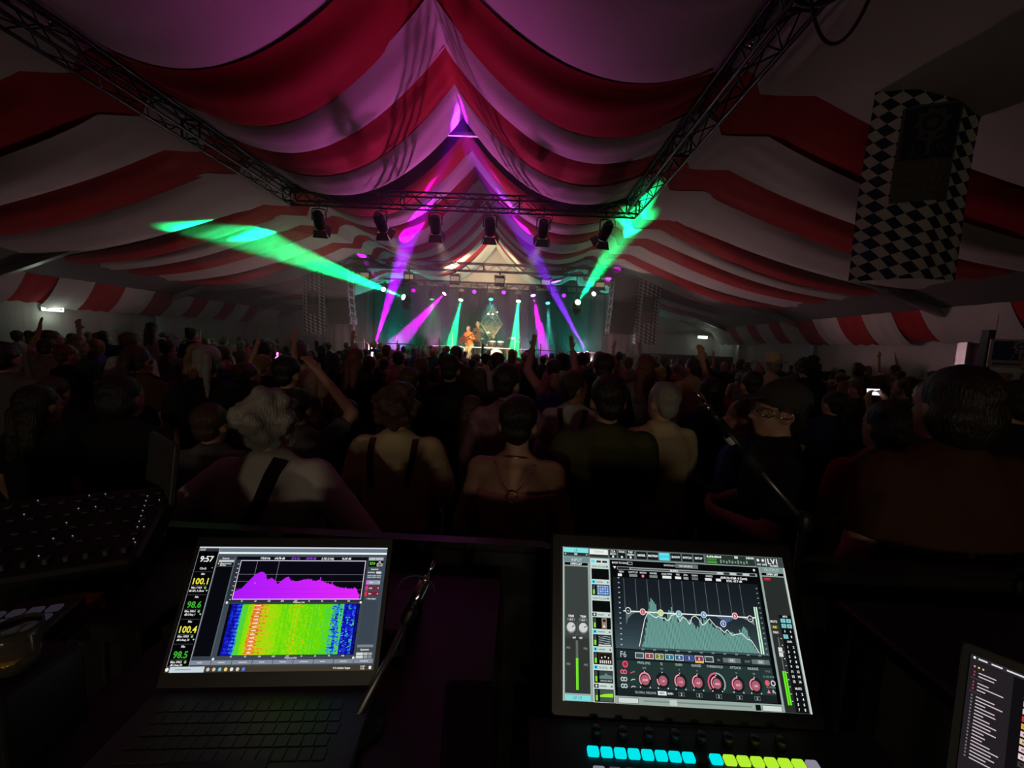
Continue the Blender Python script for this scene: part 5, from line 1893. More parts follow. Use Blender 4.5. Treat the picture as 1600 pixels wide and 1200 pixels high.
# ---------------- left laptop
LQ = ((313, 855), (606, 857), (583, 1046), (257, 1050))
c, x, yv, z, w, h = quad_frame(LQ, 0.345, 1.76)
F1 = frame(c, x, yv, z)
lap = thing('laptop', 'open laptop showing a magenta spectrum above a green and blue spectrogram', 'laptop')
hinge = c - yv * (h / 2 + 0.022)
lap.matrix_world = Matrix.Translation(hinge)
inv = lap.matrix_world.inverted()
xa = Vector((x.x, x.y, 0)).normalized()
ya = Vector((0, 0, 1)).cross(xa)
lid = MB().bevel_box((0, 0.0, -0.0045), (w + 0.018, h + 0.040, 0.007), 0.004).build('lid', M['black_plastic'], lap)
lid.matrix_local = inv @ frame(c - yv * 0.003, x, yv, z)
base = MB().bevel_box((0, -0.122, -0.014), (w + 0.018, 0.242, 0.018), 0.006).build('base', M['laptop_grey'], lap)
base.matrix_local = inv @ frame(hinge, xa, ya, Vector((0, 0, 1)))
keym = MB().bevel_box((0, 0, 0), (0.0175, 0.0170, 0.002), 0.002).mesh('key', M['laptop_grey'])
for r_ in range(5):
    for k in range(15):
        put('key', keym, base, (-0.142 + k * 0.0192 + 0.004 * (r_ % 3), -0.030 - r_ * 0.0190, -0.0045))
MB().bevel_box((0, -0.122, -0.0045), (0.13, 0.0165, 0.003), 0.002).build('space_bar', M['black_plastic'], base)
MB().bevel_box((0, -0.185, -0.0050), (0.105, 0.07, 0.001), 0.004).build('touchpad', pbr('touchpad', (0.05, 0.05, 0.05), 0.4, 0.2, noise=0.1), base)
ledm = glow('status_light', (0.7, 0.75, 1.0), 1.2)
for k in range(3):
    MB().box((0.095 + 0.008 * k, -0.2435, -0.012), (0.004, 0.002, 0.002)).build('status_light', ledm, base)

s = Screen(w, h)
f1 = homography(LQ)
Z3 = lambda a, b: f1(230 + a / 4, 830 + b / 4)


def zr(sc, Z, a, b, c_, d, col):
    (u0, v0), (u1, v1) = Z(a, b), Z(c_, d)
    sc.rect(u0, v0, u1, v1, col)


s.rect(0, 0, 1, 1, (62, 72, 82))
s.rect(0, 0, 1, 0.012, (205, 215, 225))
s.rect(0.107, 0.012, 1, 0.045, (105, 118, 132))
s.rect(0.107, 0.045, 1, 0.062, (230, 240, 240))
s.rect(0.107, 0.062, 1, 0.082, (70, 80, 92))
s.text(0.13, 0.037, 'Smaart', 0.014, (215, 220, 225), align='LEFT') if False else None
# left meter column
s.rect(0.0, 0.012, 0.104, 0.955, (4, 4, 6))
s.rect(0.0, 0.012, 0.104, 0.040, (48, 48, 54))
s.text(0.006, 0.034, '21:57', 0.016, (225, 225, 225), align='LEFT', bold=0.04)
s.rect(0.104, 0.012, 0.1075, 0.955, (160, 165, 170))
s.rect(0.0, 0.012, 0.0025, 0.955, (130, 135, 140))
s.text(0.052, 0.130, '9:57', 0.050, (240, 240, 240), bold=0.03)
s.text(0.046, 0.196, 'Clock', 0.018, (210, 210, 210), bold=0.05)
s.text(0.092, 0.196, '*', 0.02, (220, 220, 220))
for vb, val, col, mx, nm in ((0.320, '100.1', (238, 232, 70), 'Max 114.0', 'dB SPL A Slow'), (0.510, '98.6', (60, 175, 50), 'Max 100.4', 'dB LAeq 1'), (0.705, '100.4', (238, 232, 70), 'Max 100.8', 'dB LAeq 10'), (0.895, '98.5', (60, 175, 50), 'Max 100.5', 'dB LAeq 30')):
    s.rect(0.006, vb - 0.105, 0.098, vb - 0.102, (70, 70, 76))
    s.text(0.054, vb - 0.078, 'Mix', 0.016, (215, 215, 215), bold=0.05)
    s.text(0.052, vb, val, 0.052, col, bold=0.03)
    s.rect(0.01, vb + 0.012, 0.09, vb + 0.0145, (90, 90, 90))
    s.text(0.040, vb + 0.036, mx, 0.016, (225, 225, 225), bold=0.05)
    s.disc(0.083, vb + 0.030, 0.006, (120, 190, 110))
    if vb < 0.85:
        s.text(0.044, vb + 0.062, nm, 0.016, (225, 225, 225), bold=0.05)
        s.poly([(0.089, vb + 0.048), (0.099, vb + 0.048), (0.094, vb + 0.060)][::-1], (230, 230, 230))
    else:
        s.text(0.044, vb + 0.058, nm, 0.015, (225, 225, 225), bold=0.05)
# source list
s.rect(0.112, 0.086, 0.193, 0.112, (60, 68, 78))
s.text(0.150, 0.106, 'Sources', 0.014, (220, 220, 220), bold=0.05)
s.rect(0.118, 0.114, 0.198, 0.134, (190, 200, 208))
s.rect(0.112, 0.136, 0.196, 0.165, (16, 18, 22))
s.text(0.128, 0.152, 'Measurement', 0.013, (225, 225, 225), bold=0.05, align='LEFT')
s.text(0.128, 0.166, 'Mix Bus', 0.012, (225, 225, 225), bold=0.05, align='LEFT')
s.disc(0.119, 0.146, 0.004, (220, 200, 60))
s.rect(0.112, 0.172, 0.196, 0.885, (8, 9, 14))
s.rect(0.196, 0.086, 0.200, 0.885, (95, 105, 115))
s.rect(0.112, 0.890, 0.196, 0.915, (56, 62, 70))
# graph area
s.rect(0.204, 0.084, 0.905, 0.472, (44, 50, 58))
s.rect(0.210, 0.086, 0.900, 0.112, (10, 10, 14))
for u, tx, col in ((0.355, '175.8 Hz', (235, 235, 235)), (0.43, '-34.78 dB', (235, 235, 235)), (0.515, '57.6 Hz', (150, 60, 230)), (0.595, '-38.78 dB', (150, 60, 230)), (0.685, '(-121.2 Hz)', (235, 235, 235)), (0.785, '16.40 dB', (235, 235, 235))):
    s.text(u, 0.107, tx, 0.018, col, bold=0.05)
GU0, GV0, GU1, GV1 = 0.232, 0.116, 0.892, 0.446
s.rect(GU0, GV0, GU1, GV1, (10, 8, 18))
for v in (0.235, 0.295, 0.365, 0.405):
    s.rect(GU0, v, GU1, v + 0.003, (110, 110, 120))
for u in (0.318, 0.432):
    s.line([(u, GV0), (u - 0.0, 0.30)], (120, 120, 130), 0.0025)
spec = [(0.0, .80), (0.03, .77), (0.06, .70), (0.10, .52), (0.14, .36), (0.175, .30), (0.20, .31), (0.225, .40), (0.235, .50), (0.25, .49), (0.27, .45), (0.29, .50), (0.31, .55), (0.325, .62), (0.345, .55), (0.375, .46), (0.40, .42), (0.42, .50), (0.44, .53), (0.46, .56), (0.50, .52), (0.54, .49), (0.58, .50), (0.62, .53), (0.65, .50), (0.68, .54), (0.72, .60), (0.76, .62), (0.80, .69), (0.84, .70), (0.88, .72), (0.92, .74), (0.945, .70), (0.96, .76), (0.98, .88), (1.0, .97)]
qs = random.Random(4)
nb = 130
for i in range(nb):
    t = (i + 0.5) / nb * 0.985
    k = next(j for j in range(len(spec) - 1) if spec[j + 1][0] >= t)
    (a0, b0), (a1, b1) = spec[k], spec[k + 1]
    vv = b0 + (b1 - b0) * (t - a0) / (a1 - a0)
    if t > 0.42:
        vv += qs.choice([0, 0, 0, 0.01, -0.02, -0.07 if qs.random() < 0.35 else 0.0])
    t0, t1 = i / nb * 0.985, (i + 1) / nb * 0.985
    col = (int(170 + 60 * t), int(25 + 15 * t), 250)
    s.rect(GU0 + (GU1 - GU0) * t0, GV0 + (GV1 - GV0) * vv, GU0 + (GU1 - GU0) * t1, GV1, col)
for v in (0.355, 0.398):
    s.rect(GU0, v, GU1 - 0.05, v + 0.0018, (150, 20, 215))
s.disc(0.33, 0.31, 0.003, (255, 120, 200))
s.frame(GU0, GV0, GU1, GV1, (235, 225, 245), 0.003)
for k in range(9):
    s.rect(GU0 - 0.012, GV0 + 0.03 + 0.037 * k, GU0 - 0.004, GV0 + 0.036 + 0.037 * k, (220, 220, 220))
    s.text(0.285 + 0.068 * k, 0.464, ('31', '63', '125', '250', '500', '1k', '2k', '4k', '16k')[k], 0.013, (220, 220, 220), bold=0.05)
    s.text(0.295 + 0.068 * k, 0.893, ('31', '63', '125', '250', '500', '1k', '2k', '4k', '16k')[k], 0.013, (220, 220, 220), bold=0.05)
s.text(0.575, 0.474, 'Frequency (Hz)', 0.012, (220, 220, 220), bold=0.04)
s.text(0.585, 0.906, 'Frequency (Hz)', 0.012, (220, 220, 220), bold=0.04)
for (u, v) in ((0.212, 0.470), (0.893, 0.470), (0.212, 0.905), (0.893, 0.905)):
    s.disc(u, v, 0.006, (225, 228, 230))
# spectrogram
HU0, HV0, HU1, HV1 = 0.240, 0.484, 0.888, 0.878
s.rect(HU0 - 0.014, HV0 - 0.004, HU1 + 0.004, HV1 + 0.004, (8, 8, 20))
NX, NY = 84, 56
grad = [(0.0, (10, 10, 90)), (0.14, (20, 20, 200)), (0.24, (40, 120, 230)), (0.33, (70, 205, 120)), (0.45, (90, 215, 10)), (0.62, (150, 225, 10)), (0.72, (220, 190, 30)), (0.84, (225, 80, 25)), (0.93, (235, 160, 110)), (1.0, (255, 240, 225))]


def ramp(t):
    t = max(0, min(1, t))
    for (a, ca), (b, cb) in zip(grad[:-1], grad[1:]):
        if t <= b:
            q = (t - a) / (b - a)
            return tuple(ca[i] + (cb[i] - ca[i]) * q for i in range(3))
    return grad[-1][1]


colv = [qs.uniform(-0.05, 0.05) for _ in range(NX)]
prev = [0] * NX
for j in range(NY):
    beat = 0.5 + 0.5 * math.sin(2 * math.pi * j / NY * 14)
    for i in range(NX):
        t = i / NX
        if t < 0.08:
            base_v = 0.06 + 0.25 * (t / 0.08) * (0.4 + 0.6 * beat)
        elif t < 0.16:
            base_v = 0.33 + (t - 0.08) / 0.08 * 0.30
        elif t < 0.25:
            base_v = 0.66 + 0.34 * beat * (1 - abs(t - 0.205) / 0.05) + 0.06
        elif t < 0.34:
            base_v = 0.60 + 0.16 * beat * (0.34 - t) / 0.09
        elif t < 0.62:
            base_v = 0.54 + 0.05 * math.sin(t * 40)
        elif t < 0.78:
            base_v = 0.50 - (t - 0.62) * 0.5
        elif t < 0.88:
            base_v = 0.34 + colv[i] * 1.4 - (0.16 if qs.random() < 0.25 else 0)
        elif t < 0.975:
            base_v = 0.13 + (0.16 if qs.random() < 0.12 else 0)
        else:
            base_v = 0.03
        prev[i] = 0.55 * prev[i] + 0.45 * qs.uniform(-0.12, 0.12)
        vv = base_v + colv[i] * 0.9 + prev[i]
        if 0.45 < t < 0.62 and qs.random() < 0.10:
            vv += 0.14
        s.z += 0
        u0, u1 = HU0 + (HU1 - HU0) * i / NX, HU0 + (HU1 - HU0) * (i + 1) / NX
        v0, v1 = HV0 + (HV1 - HV0) * j / NY, HV0 + (HV1 - HV0) * (j + 1) / NY
        z0_ = s.z
        s.rect(u0, v0, u1, v1, ramp(vv))
        s.z = z0_
s.z += 4e-6
# right hand panel
s.rect(0.907, 0.086, 0.985, 0.112, (178, 186, 194))
s.rect(0.941, 0.086, 0.943, 0.112, (60, 70, 80))
s.rect(0.908, 0.118, 0.985, 0.168, (6, 7, 8))
s.text(0.928, 0.150, '37.0', 0.022, (120, 225, 60), bold=0.04)
for k in range(3):
    s.text(0.968, 0.132 + 0.016 * k, ('Mix', 'dB/s Fast', 'Spec Sel')[k], 0.012, (225, 225, 225), bold=0.05)
s.text(0.945, 0.195, 'Spectrum', 0.013, (225, 225, 225), bold=0.05)
s.text(0.928, 0.222, 'Averaging', 0.012, (225, 225, 225), bold=0.05)
s.rect(0.955, 0.210, 0.982, 0.228, (215, 220, 225))
for r_ in range(2):
    for k in range(3):
        s.rect(0.910 + 0.025 * k, 0.238 + 0.016 * r_, 0.932 + 0.025 * k, 0.250 + 0.016 * r_, (150, 160, 168))
for r_, (ca, cb) in enumerate((((215, 110, 230), (150, 165, 180)), ((230, 50, 110), (115, 40, 62)), ((225, 45, 75), (110, 36, 55)))):
    v0 = 0.285 + 0.048 * r_
    s.rect(0.908, v0, 0.982, v0 + 0.036, cb)
    s.rect(0.908, v0, 0.920, v0 + 0.036, ca)
    s.text(0.935, v0 + 0.024, ('Mix', 'Left', 'Rgt')[r_], 0.013, (225, 225, 225), bold=0.05)
    s.disc(0.975, v0 + 0.018, 0.003, (225, 225, 225))
s.text(0.945, 0.445, '+ New Engine', 0.011, (225, 225, 225), bold=0.04)
s.rect(0.908, 0.455, 0.984, 0.80, (58, 68, 78))
s.rect(0.905, 0.806, 0.986, 0.826, (120, 130, 140))
s.text(0.945, 0.850, 'Spectrum', 0.014, (230, 230, 230), bold=0.05)
for r_ in range(2):
    for k, (a, b, g_) in enumerate(((0.905, 0.940, 215), (0.943, 0.962, 190), (0.965, 0.984, 165))):
        s.rect(a, 0.866 + 0.024 * r_, b, 0.886 + 0.024 * r_, (g_ - 30 * r_ * (k > 0),) * 3)
for k in range(9):
    s.rect(0.109 + 0.0985 * k, 0.914, 0.109 + 0.0985 * (k + 1) - 0.003, 0.946, (128, 138, 152))
    s.rect(0.140 + 0.0985 * k, 0.926, 0.165 + 0.0985 * k + 0.008 * (k % 3), 0.934, (190, 198, 208))
s.rect(0, 0.957, 1, 1.0, (66, 58, 46))
s.rect(0.02, 0.958, 0.182, 1.0, (198, 212, 220))
s.rect(0.045, 0.976, 0.12, 0.982, (140, 152, 160))
for k, col in enumerate(((190, 190, 190), (200, 190, 170), (120, 190, 215), (225, 205, 130), (225, 225, 225), (210, 200, 190), (90, 120, 225))):
    s.disc(0.200 + 0.028 * k, 0.980, 0.008, col)
s.text(0.80, 0.986, '4\u00b0C leichter Regen', 0.014, (230, 230, 230), bold=0.04, align='LEFT')
s.text(0.945, 0.976, '21:57', 0.013, (230, 230, 230), bold=0.04)
s.text(0.945, 0.992, '16.08.', 0.011, (230, 230, 230), bold=0.04)
s.rect(0.976, 0.968, 0.988, 0.990, (235, 235, 235))
s.disc(0.008, 0.978, 0.008, (235, 235, 235))
o = s.build('screen', lap)
o.matrix_local = inv @ frame(c - x * (w / 2) - yv * (h / 2) + z * 0.0002, x, yv, z)
HINGE1 = hinge.copy()

# ---------------- console with large touch screen
TQ = ((879.5, 853.5), (1221.5, 871.5), (1268.7, 1116), (879.5, 1094.5))
c, x, yv, z, w, h = quad_frame(TQ, 0.476, 1.745)
con = thing('mixing_console', 'digital mixing console with large touch screen and row of lit cyan and lime buttons', 'mixing console', tuple(c - yv * (h / 2 + 0.03)))
inv = con.matrix_world.inverted() if False else Matrix.Translation(con.location).inverted()
bz = MB().bevel_box((0, 0, -0.013), (w + 0.05, h + 0.055, 0.022), 0.008).build('screen_housing', M['black_plastic'], con)
bz.matrix_local = inv @ frame(c, x, yv, z)
s = Screen(w, h)
f2 = homography(TQ)
Z4 = lambda a, b: f2(860 + a / 3.3333, 840 + b / 3.3333)
GR = (165, 180, 175)
s.rect(0, 0, 1, 1, (150, 166, 160))
# header
s.rect(0.0, 0.0, 1, 0.072, (92, 106, 104))
s.rect(0.004, 0.006, 0.116, 0.040, (128, 226, 226))
s.text(0.060, 0.032, 'LR', 0.02, (60, 130, 135))
s.rect(0.004, 0.042, 0.116, 0.062, (40, 46, 46))
s.text(0.012, 0.060, '<', 0.016, (225, 225, 225), bold=0.04)
s.text(0.108, 0.060, '>', 0.016, (225, 225, 225), bold=0.04)
s.rect(0.052, 0.046, 0.066, 0.058, (200, 205, 205))
s.rect(0.122, 0.008, 0.205, 0.046, (232, 238, 234))
s.text(0.163, 0.032, 'Channel', 0.018, (150, 158, 155))
s.rect(0.122, 0.048, 0.205, 0.066, (44, 50, 50))
for k, (tx, ty) in enumerate((('CLR', 'SOLO'), ('TALK', ''), ('TAP', 'TEMPO'))):
    u = 0.212 + 0.040 * k
    s.rect(u, 0.006, u + 0.033, 0.064, (22, 26, 26))
    s.text(u + 0.0165, 0.024, tx, 0.015, (225, 232, 230), bold=0.05)
    if ty:
        s.text(u + 0.0165, 0.042, ty, 0.013, (225, 232, 230), bold=0.05)
    s.disc(u + 0.0165, 0.055, 0.005, (215, 222, 220))
for k, tx in enumerate(('MIXER', 'MATRIX', 'CHANNEL', 'SHOW', 'PATCH', 'SETUP')):
    u = 0.335 + 0.052 * k
    on = k == 2
    s.rect(u, 0.010, u + 0.046, 0.064, (90, 226, 240) if on else (20, 24, 24))
    s.text(u + 0.023, 0.043, tx, 0.0155, (60, 190, 210) if on else (235, 240, 240), bold=0.05)
s.rect(0.652, 0.004, 0.872, 0.072, (38, 52, 46))
for k in range(9):
    s.rect(0.656 + 0.0075 * k, 0.010 + 0.004 * (k % 3 == 1), 0.6615 + 0.0075 * k, 0.025, (235, 240, 235))
s.rect(0.655, 0.030, 0.700, 0.046, (60, 130, 50))
s.rect(0.655, 0.050, 0.700, 0.066, (70, 150, 60))
s.rect(0.782, 0.006, 0.798, 0.024, (200, 215, 205))
s.text(0.852, 0.022, '0:00:00', 0.015, (235, 240, 235), bold=0.05)
for k in range(10):
    s.rect(0.715 + 0.013 * k, 0.036 + 0.004 * (k % 3), 0.722 + 0.013 * k, 0.062 - 0.005 * (k % 2), (120, 150, 130))
s.rect(0.876, 0.004, 0.998, 0.074, (58, 66, 66))
s.text(0.955, 0.050, 'LV1', 0.040, (245, 248, 248), bold=0.02)
s.text(0.957, 0.068, 'CLASSIC', 0.013, (235, 238, 238), bold=0.04)
s.rect(0.921, 0.010, 0.924, 0.066, (235, 238, 238))
for k in range(2):
    s.disc(0.888 + 0.022 * k, 0.026, 0.006, (225, 230, 230))
    s.rect(0.882 + 0.022 * k, 0.050, 0.898 + 0.022 * k, 0.062, (180, 186, 186))
# input strip
s.rect(0.0, 0.076, 0.120, 0.108, (110, 140, 142))
s.text(0.062, 0.104, 'INPUT', 0.022, (205, 222, 222))
s.rect(0.008, 0.112, 0.112, 0.132, (8, 10, 10))
s.text(0.06, 0.129, 'OPEN LIST', 0.014, (240, 240, 240), bold=0.05)
s.rect(0.008, 0.140, 0.112, 0.955, (58, 64, 61))
s.rect(0.008, 0.62, 0.112, 0.955, (48, 53, 50))
s.rect(0.008, 0.965, 0.112, 0.997, (128, 218, 222))
s.text(0.06, 0.988, 'LR LR', 0.018, (70, 140, 145))
for k in range(2):
    u = 0.035 + 0.052 * k
    s.text(u, 0.487, 'TRIM', 0.014, (225, 228, 226), bold=0.05)
    s.rect(u - 0.018, 0.492, u + 0.018, 0.512, (96, 102, 100))
    s.text(u, 0.509, '-6.1', 0.013, (225, 228, 226), bold=0.04)
    s.disc(u, 0.556, 0.0205, (120, 126, 124), 24)
    s.disc(u, 0.552, 0.0175, (205, 208, 206), 24)
    s.line([(u + 0.004, 0.552), (u + 0.014, 0.540)], (60, 62, 60), 0.003)
    s.frame(u - 0.025, 0.52, u + 0.025, 0.60, (84, 90, 88), 0.0015)
    s.text(u + (0.012 if k == 0 else -0.012), 0.624, '-Inf', 0.013, (225, 228, 226), bold=0.05)
    for vv in (0.69, 0.79):
        s.text(u - 0.012 + 0.02 * k, vv, 'PRE', 0.013, (130, 136, 132), bold=0.03)
s.rect(0.054, 0.635, 0.064, 0.935, (96, 102, 98))
s.rect(0.054, 0.745, 0.0585, 0.935, (120, 235, 40))
s.rect(0.0595, 0.745, 0.064, 0.935, (120, 235, 40))
# plugin rack
s.rect(0.124, 0.076, 0.208, 1.0, (205, 220, 214))
s.rect(0.128, 0.086, 0.144, 0.106, (100, 220, 235))
s.rect(0.152, 0.090, 0.172, 0.104, (24, 28, 28))
s.rect(0.178, 0.090, 0.200, 0.104, (24, 28, 28))
slots = [('ADD PLUGIN', None), ('', 'blue'), ('ADD PLUGIN', None), ('', 'pedal'), ('', 'wave'), ('', 'desk'), ('F6 RTA', 'graph'), ('', 'lime')]
for k, (nm, kind) in enumerate(slots):
    v0 = 0.118 + 0.1105 * k
    on = k in (1, 4, 5, 6)
    s.rect(0.126, v0, 0.206, v0 + 0.026, (198, 216, 210))
    if kind:
        s.rect(0.127, v0 + 0.001, 0.146, v0 + 0.024, (96, 216, 236) if on else (40, 44, 44))
        s.disc(0.1365, v0 + 0.0125, 0.004, (30, 70, 90) if on else (225, 225, 225))
    if not nm:
        s.rect(0.150, v0 + 0.009, 0.178, v0 + 0.017, (140, 156, 152))
    else:
        s.text(0.130 if not kind else 0.150, v0 + 0.021, nm, 0.014, (105, 120, 118), align='LEFT', bold=0.02)
    s.disc(0.199, v0 + 0.013, 0.004, (110, 124, 122))
    s.rect(0.128, v0 + 0.030, 0.206, v0 + 0.1055, (10, 12, 12))
    if kind:
        s.rect(0.132, v0 + 0.036, 0.142, v0 + 0.098, (64, 72, 68))
        s.rect(0.133, v0 + 0.066, 0.141, v0 + 0.097, (130, 225, 50))
        a, b, a1, b1 = 0.150, v0 + 0.034, 0.203, v0 + 0.102
        if kind == 'blue':
            s.rect(a, b, a1, b1, (78, 118, 178))
            for i in range(5):
                for j in range(4):
                    s.rect(a + 0.004 + 0.010 * i, b + 0.006 + 0.016 * j, a + 0.010 + 0.010 * i, b + 0.013 + 0.016 * j, (175, 200, 230) if (i + j) % 3 else (230, 235, 240))
        elif kind == 'pedal':
            s.rect(a + 0.017, b, a1 - 0.015, b1, (150, 132, 122))
            s.rect(a + 0.021, b + 0.008, a1 - 0.019, b + 0.026, (40, 36, 34))
            s.disc((a + a1) / 2, b1 - 0.014, 0.005, (220, 215, 210))
        elif kind == 'wave':
            s.rect(a, b, a1, b1, (52, 62, 66))
            for j in range(5):
                s.line([(a + 0.002 + 0.007 * i, b + 0.010 + 0.013 * j + 0.004 * math.sin(i * 1.1 + j)) for i in range(8)], (185, 198, 202), 0.0015)
            s.rect(a, b1 - 0.008, a1, b1, (215, 220, 220))
        elif kind == 'desk':
            s.rect(a, b, a1, b1, (28, 22, 20))
            s.frame(a, b, a1, b1 - 0.024, (110, 82, 60), 0.001)
            for i in range(6):
                s.rect(a + 0.003 + 0.0085 * i, b1 - 0.022, a + 0.008 + 0.0085 * i, b1 - 0.004, (215, 210, 200))
            for i in range(3):
                s.disc(a + 0.012 + 0.014 * i, b + 0.030 - 0.006 * (i % 2), 0.003, (225, 220, 215))
        elif kind == 'graph':
            s.rect(a, b, a1, b1, (52, 66, 66))
            s.poly([(a, b1 - 0.022), (a, b + 0.030), (a + 0.020, b + 0.024), (a + 0.027, b + 0.010), (a + 0.034, b + 0.022), (a1, b + 0.028), (a1, b1 - 0.022)], (104, 130, 130))
            for i in range(8):
                s.disc(a + 0.006 + 0.006 * i, b1 - 0.010, 0.0018, (215, 225, 220), 8)
        else:
            s.rect(a, b, a1, b1, (72, 84, 80))
            s.poly([(a, b1 - 0.026), (a, b + 0.032), (a + 0.02, b + 0.024), (a1, b + 0.020), (a1, b1 - 0.026)], (150, 235, 40))
# main plugin window
s.rect(0.212, 0.078, 0.884, 0.955, (8, 9, 11))
s.text(0.222, 0.104, 'BACK TO RACK', 0.013, (225, 228, 228), bold=0.04, align='LEFT')
s.frame(0.290, 0.088, 0.314, 0.108, (200, 204, 204), 0.0015)
s.text(0.480, 0.104, 'SIDECHAIN', 0.012, (200, 205, 205), bold=0.04)
s.rect(0.508, 0.084, 0.610, 0.112, (106, 114, 112))
s.text(0.555, 0.104, 'NO SOURCE', 0.013, (215, 220, 220), bold=0.04)
s.disc(0.862, 0.100, 0.005, (220, 224, 224))
s.poly([(0.226, 0.124), (0.240, 0.124), (0.233, 0.142)][::-1], (235, 238, 238))
s.rect(0.244, 0.124, 0.872, 0.146, (150, 158, 156))
s.rect(0.246, 0.127, 0.300, 0.143, (30, 34, 34))
s.rect(0.306, 0.132, 0.690, 0.139, (60, 66, 66))
s.text(0.50, 0.142, 'F6 RTA', 0.014, (235, 238, 236), bold=0.05)
for k in range(6):
    s.rect(0.694 + 0.029 * k, 0.127, 0.719 + 0.029 * k, 0.143, (40, 46, 46) if k % 2 else (196, 204, 200))
for u, tx in ((0.262, 'VIEW'), (0.315, 'SOFTCLIP'), (0.36, 'MONO'), (0.405, 'RANGE'), (0.465, 'ANALYZER'), (0.515, 'PRE'), (0.55, 'RTA'), (0.59, 'CHAN'), (0.655, 'FREEZE')):
    s.text(u, 0.166, tx, 0.012, (205, 210, 210), bold=0.04)
for u, wd, col in ((0.255, 0.018, (235, 235, 235)), (0.315, 0.036, (130, 138, 136)), (0.405, 0.036, (120, 128, 126)), (0.465, 0.040, (225, 230, 228)), (0.515, 0.026, (235, 238, 236)), (0.55, 0.022, (150, 158, 156)), (0.59, 0.028, (100, 108, 106)), (0.65, 0.03, (225, 228, 226)), (0.695, 0.022, (238, 240, 240))):
    s.rect(u - wd / 2, 0.174, u + wd / 2, 0.192, col)
s.disc(0.358, 0.184, 0.006, (240, 120, 140))
s.text(0.765, 0.172, '6240 Hz (C#8 -6 Cents)', 0.015, (238, 240, 240), bold=0.05)
s.text(0.765, 0.193, 'RTA: -57.7 dB', 0.015, (238, 240, 240), bold=0.05)
# graph
AU0, AV0, AU1, AV1 = 0.240, 0.205, 0.830, 0.655
N = 24
for i in range(N):
    t = i / N
    q = (22 + 42 * t * t, 28 + 58 * t * t, 34 + 58 * t * t)
    s.rect(AU0 - 0.018, AV0 - 0.005 + (AV1 - AV0 + 0.02) * t, AU1 + 0.038, AV0 - 0.005 + (AV1 - AV0 + 0.02) * (t + 1 / N), q)
for k in range(11):
    u = 0.270 + 0.0515 * k
    s.rect(u, AV0, u + 0.0016, 0.42, (112, 122, 128))
ZL = 0.428
s.poly([(0.272, ZL), (0.330, ZL), (0.300, ZL + 0.018), (0.280, ZL + 0.05), (0.272, ZL + 0.09)][::-1], (92, 110, 112))
s.poly([(0.655, ZL), (0.760, ZL), (0.735, ZL + 0.018), (0.705, ZL + 0.045), (0.68, ZL + 0.02)][::-1], (72, 92, 128))
s.poly([(0.765, ZL), (0.825, ZL), (0.825, ZL + 0.05), (0.80, ZL + 0.02)][::-1], (120, 128, 124))
bars = [.05, .10, .22, .36, .46, .62, .72, .86, .93, .90, .86, .82, .70, .64, .62, .60, .50, .58, .54, .66, .72, .70, .78, .70, .64, .62, .50, .60, .64, .66, .62, .58, .52, .54, .56, .54, .50, .46, .40, .44, .42, .56, .60, .50, .58, .56, .60, .54, .50, .52, .44, .42, .46, .42, .40, .44, .34, .30, .38, .36, .34, .36, .37, .36, .34, .30, .32, .34, .42, .38, .44, .48, .46, .42, .30, .22, .14, .08, .04]
nbars = len(bars)
bu0, bu1 = 0.334, 0.822
for i, b in enumerate(bars):
    u = bu0 + (bu1 - bu0) * i / nbars
    top = 0.655 - b * 0.345
    s.rect(u, top, u + (bu1 - bu0) / nbars * 0.74, 0.655, (112, 166, 156))
curve = [(0.322, .652), (0.338, .56), (0.352, .48), (0.366, .436), (0.378, .440), (0.392, .456), (0.404, .462), (0.412, .450), (0.424, .462), (0.440, .462), (0.452, .478), (0.462, .462), (0.470, .440), (0.490, .434), (0.505, .478), (0.515, .450), (0.53, .456), (0.545, .494), (0.557, .448), (0.572, .436), (0.585, .452), (0.600, .495), (0.615, .480), (0.632, .450), (0.655, .495), (0.675, .510), (0.69, .535), (0.703, .515), (0.722, .550), (0.745, .540), (0.765, .536), (0.785, .570), (0.80, .575), (0.812, .61), (0.826, .655)]
s.line(curve, (232, 244, 240), 0.0028)
s.line([(0.262, ZL), (0.835, ZL)], (240, 248, 246), 0.0042)
for u, v, col, tx in ((0.283, ZL - 0.004, (225, 228, 228), '~'), (0.346, ZL, (215, 80, 80), '1'), (0.424, ZL, (190, 200, 80), '2'), (0.502, ZL, (80, 170, 195), '3'), (0.610, ZL - 0.002, (60, 150, 200), '4'), (0.690, ZL + 0.050, (70, 90, 180), '5'), (0.745, ZL - 0.006, (220, 70, 100), '6'), (0.810, ZL + 0.008, (225, 228, 226), '~')):
    s.disc(u, v, 0.0125, (238, 240, 240), 20)
    s.disc(u, v, 0.0100, col if tx != '~' else (40, 48, 52), 20)
    s.text(u, v + 0.009, tx, 0.018, (245, 245, 245), bold=0.03)
s.rect(0.832, 0.355, 0.838, 0.660, (205, 245, 215))
s.rect(0.841, 0.355, 0.847, 0.660, (205, 245, 215))
for k in range(14):
    s.rect(0.244, 0.20 + 0.034 * k, 0.251, 0.208 + 0.034 * k, (170, 180, 182))
    s.rect(0.855, 0.225 + 0.033 * k, 0.862, 0.232 + 0.033 * k, (140, 150, 150))
for k in range(11):
    s.rect(0.33 + 0.049 * k, 0.664, 0.342 + 0.049 * k, 0.673, (120, 135, 136))
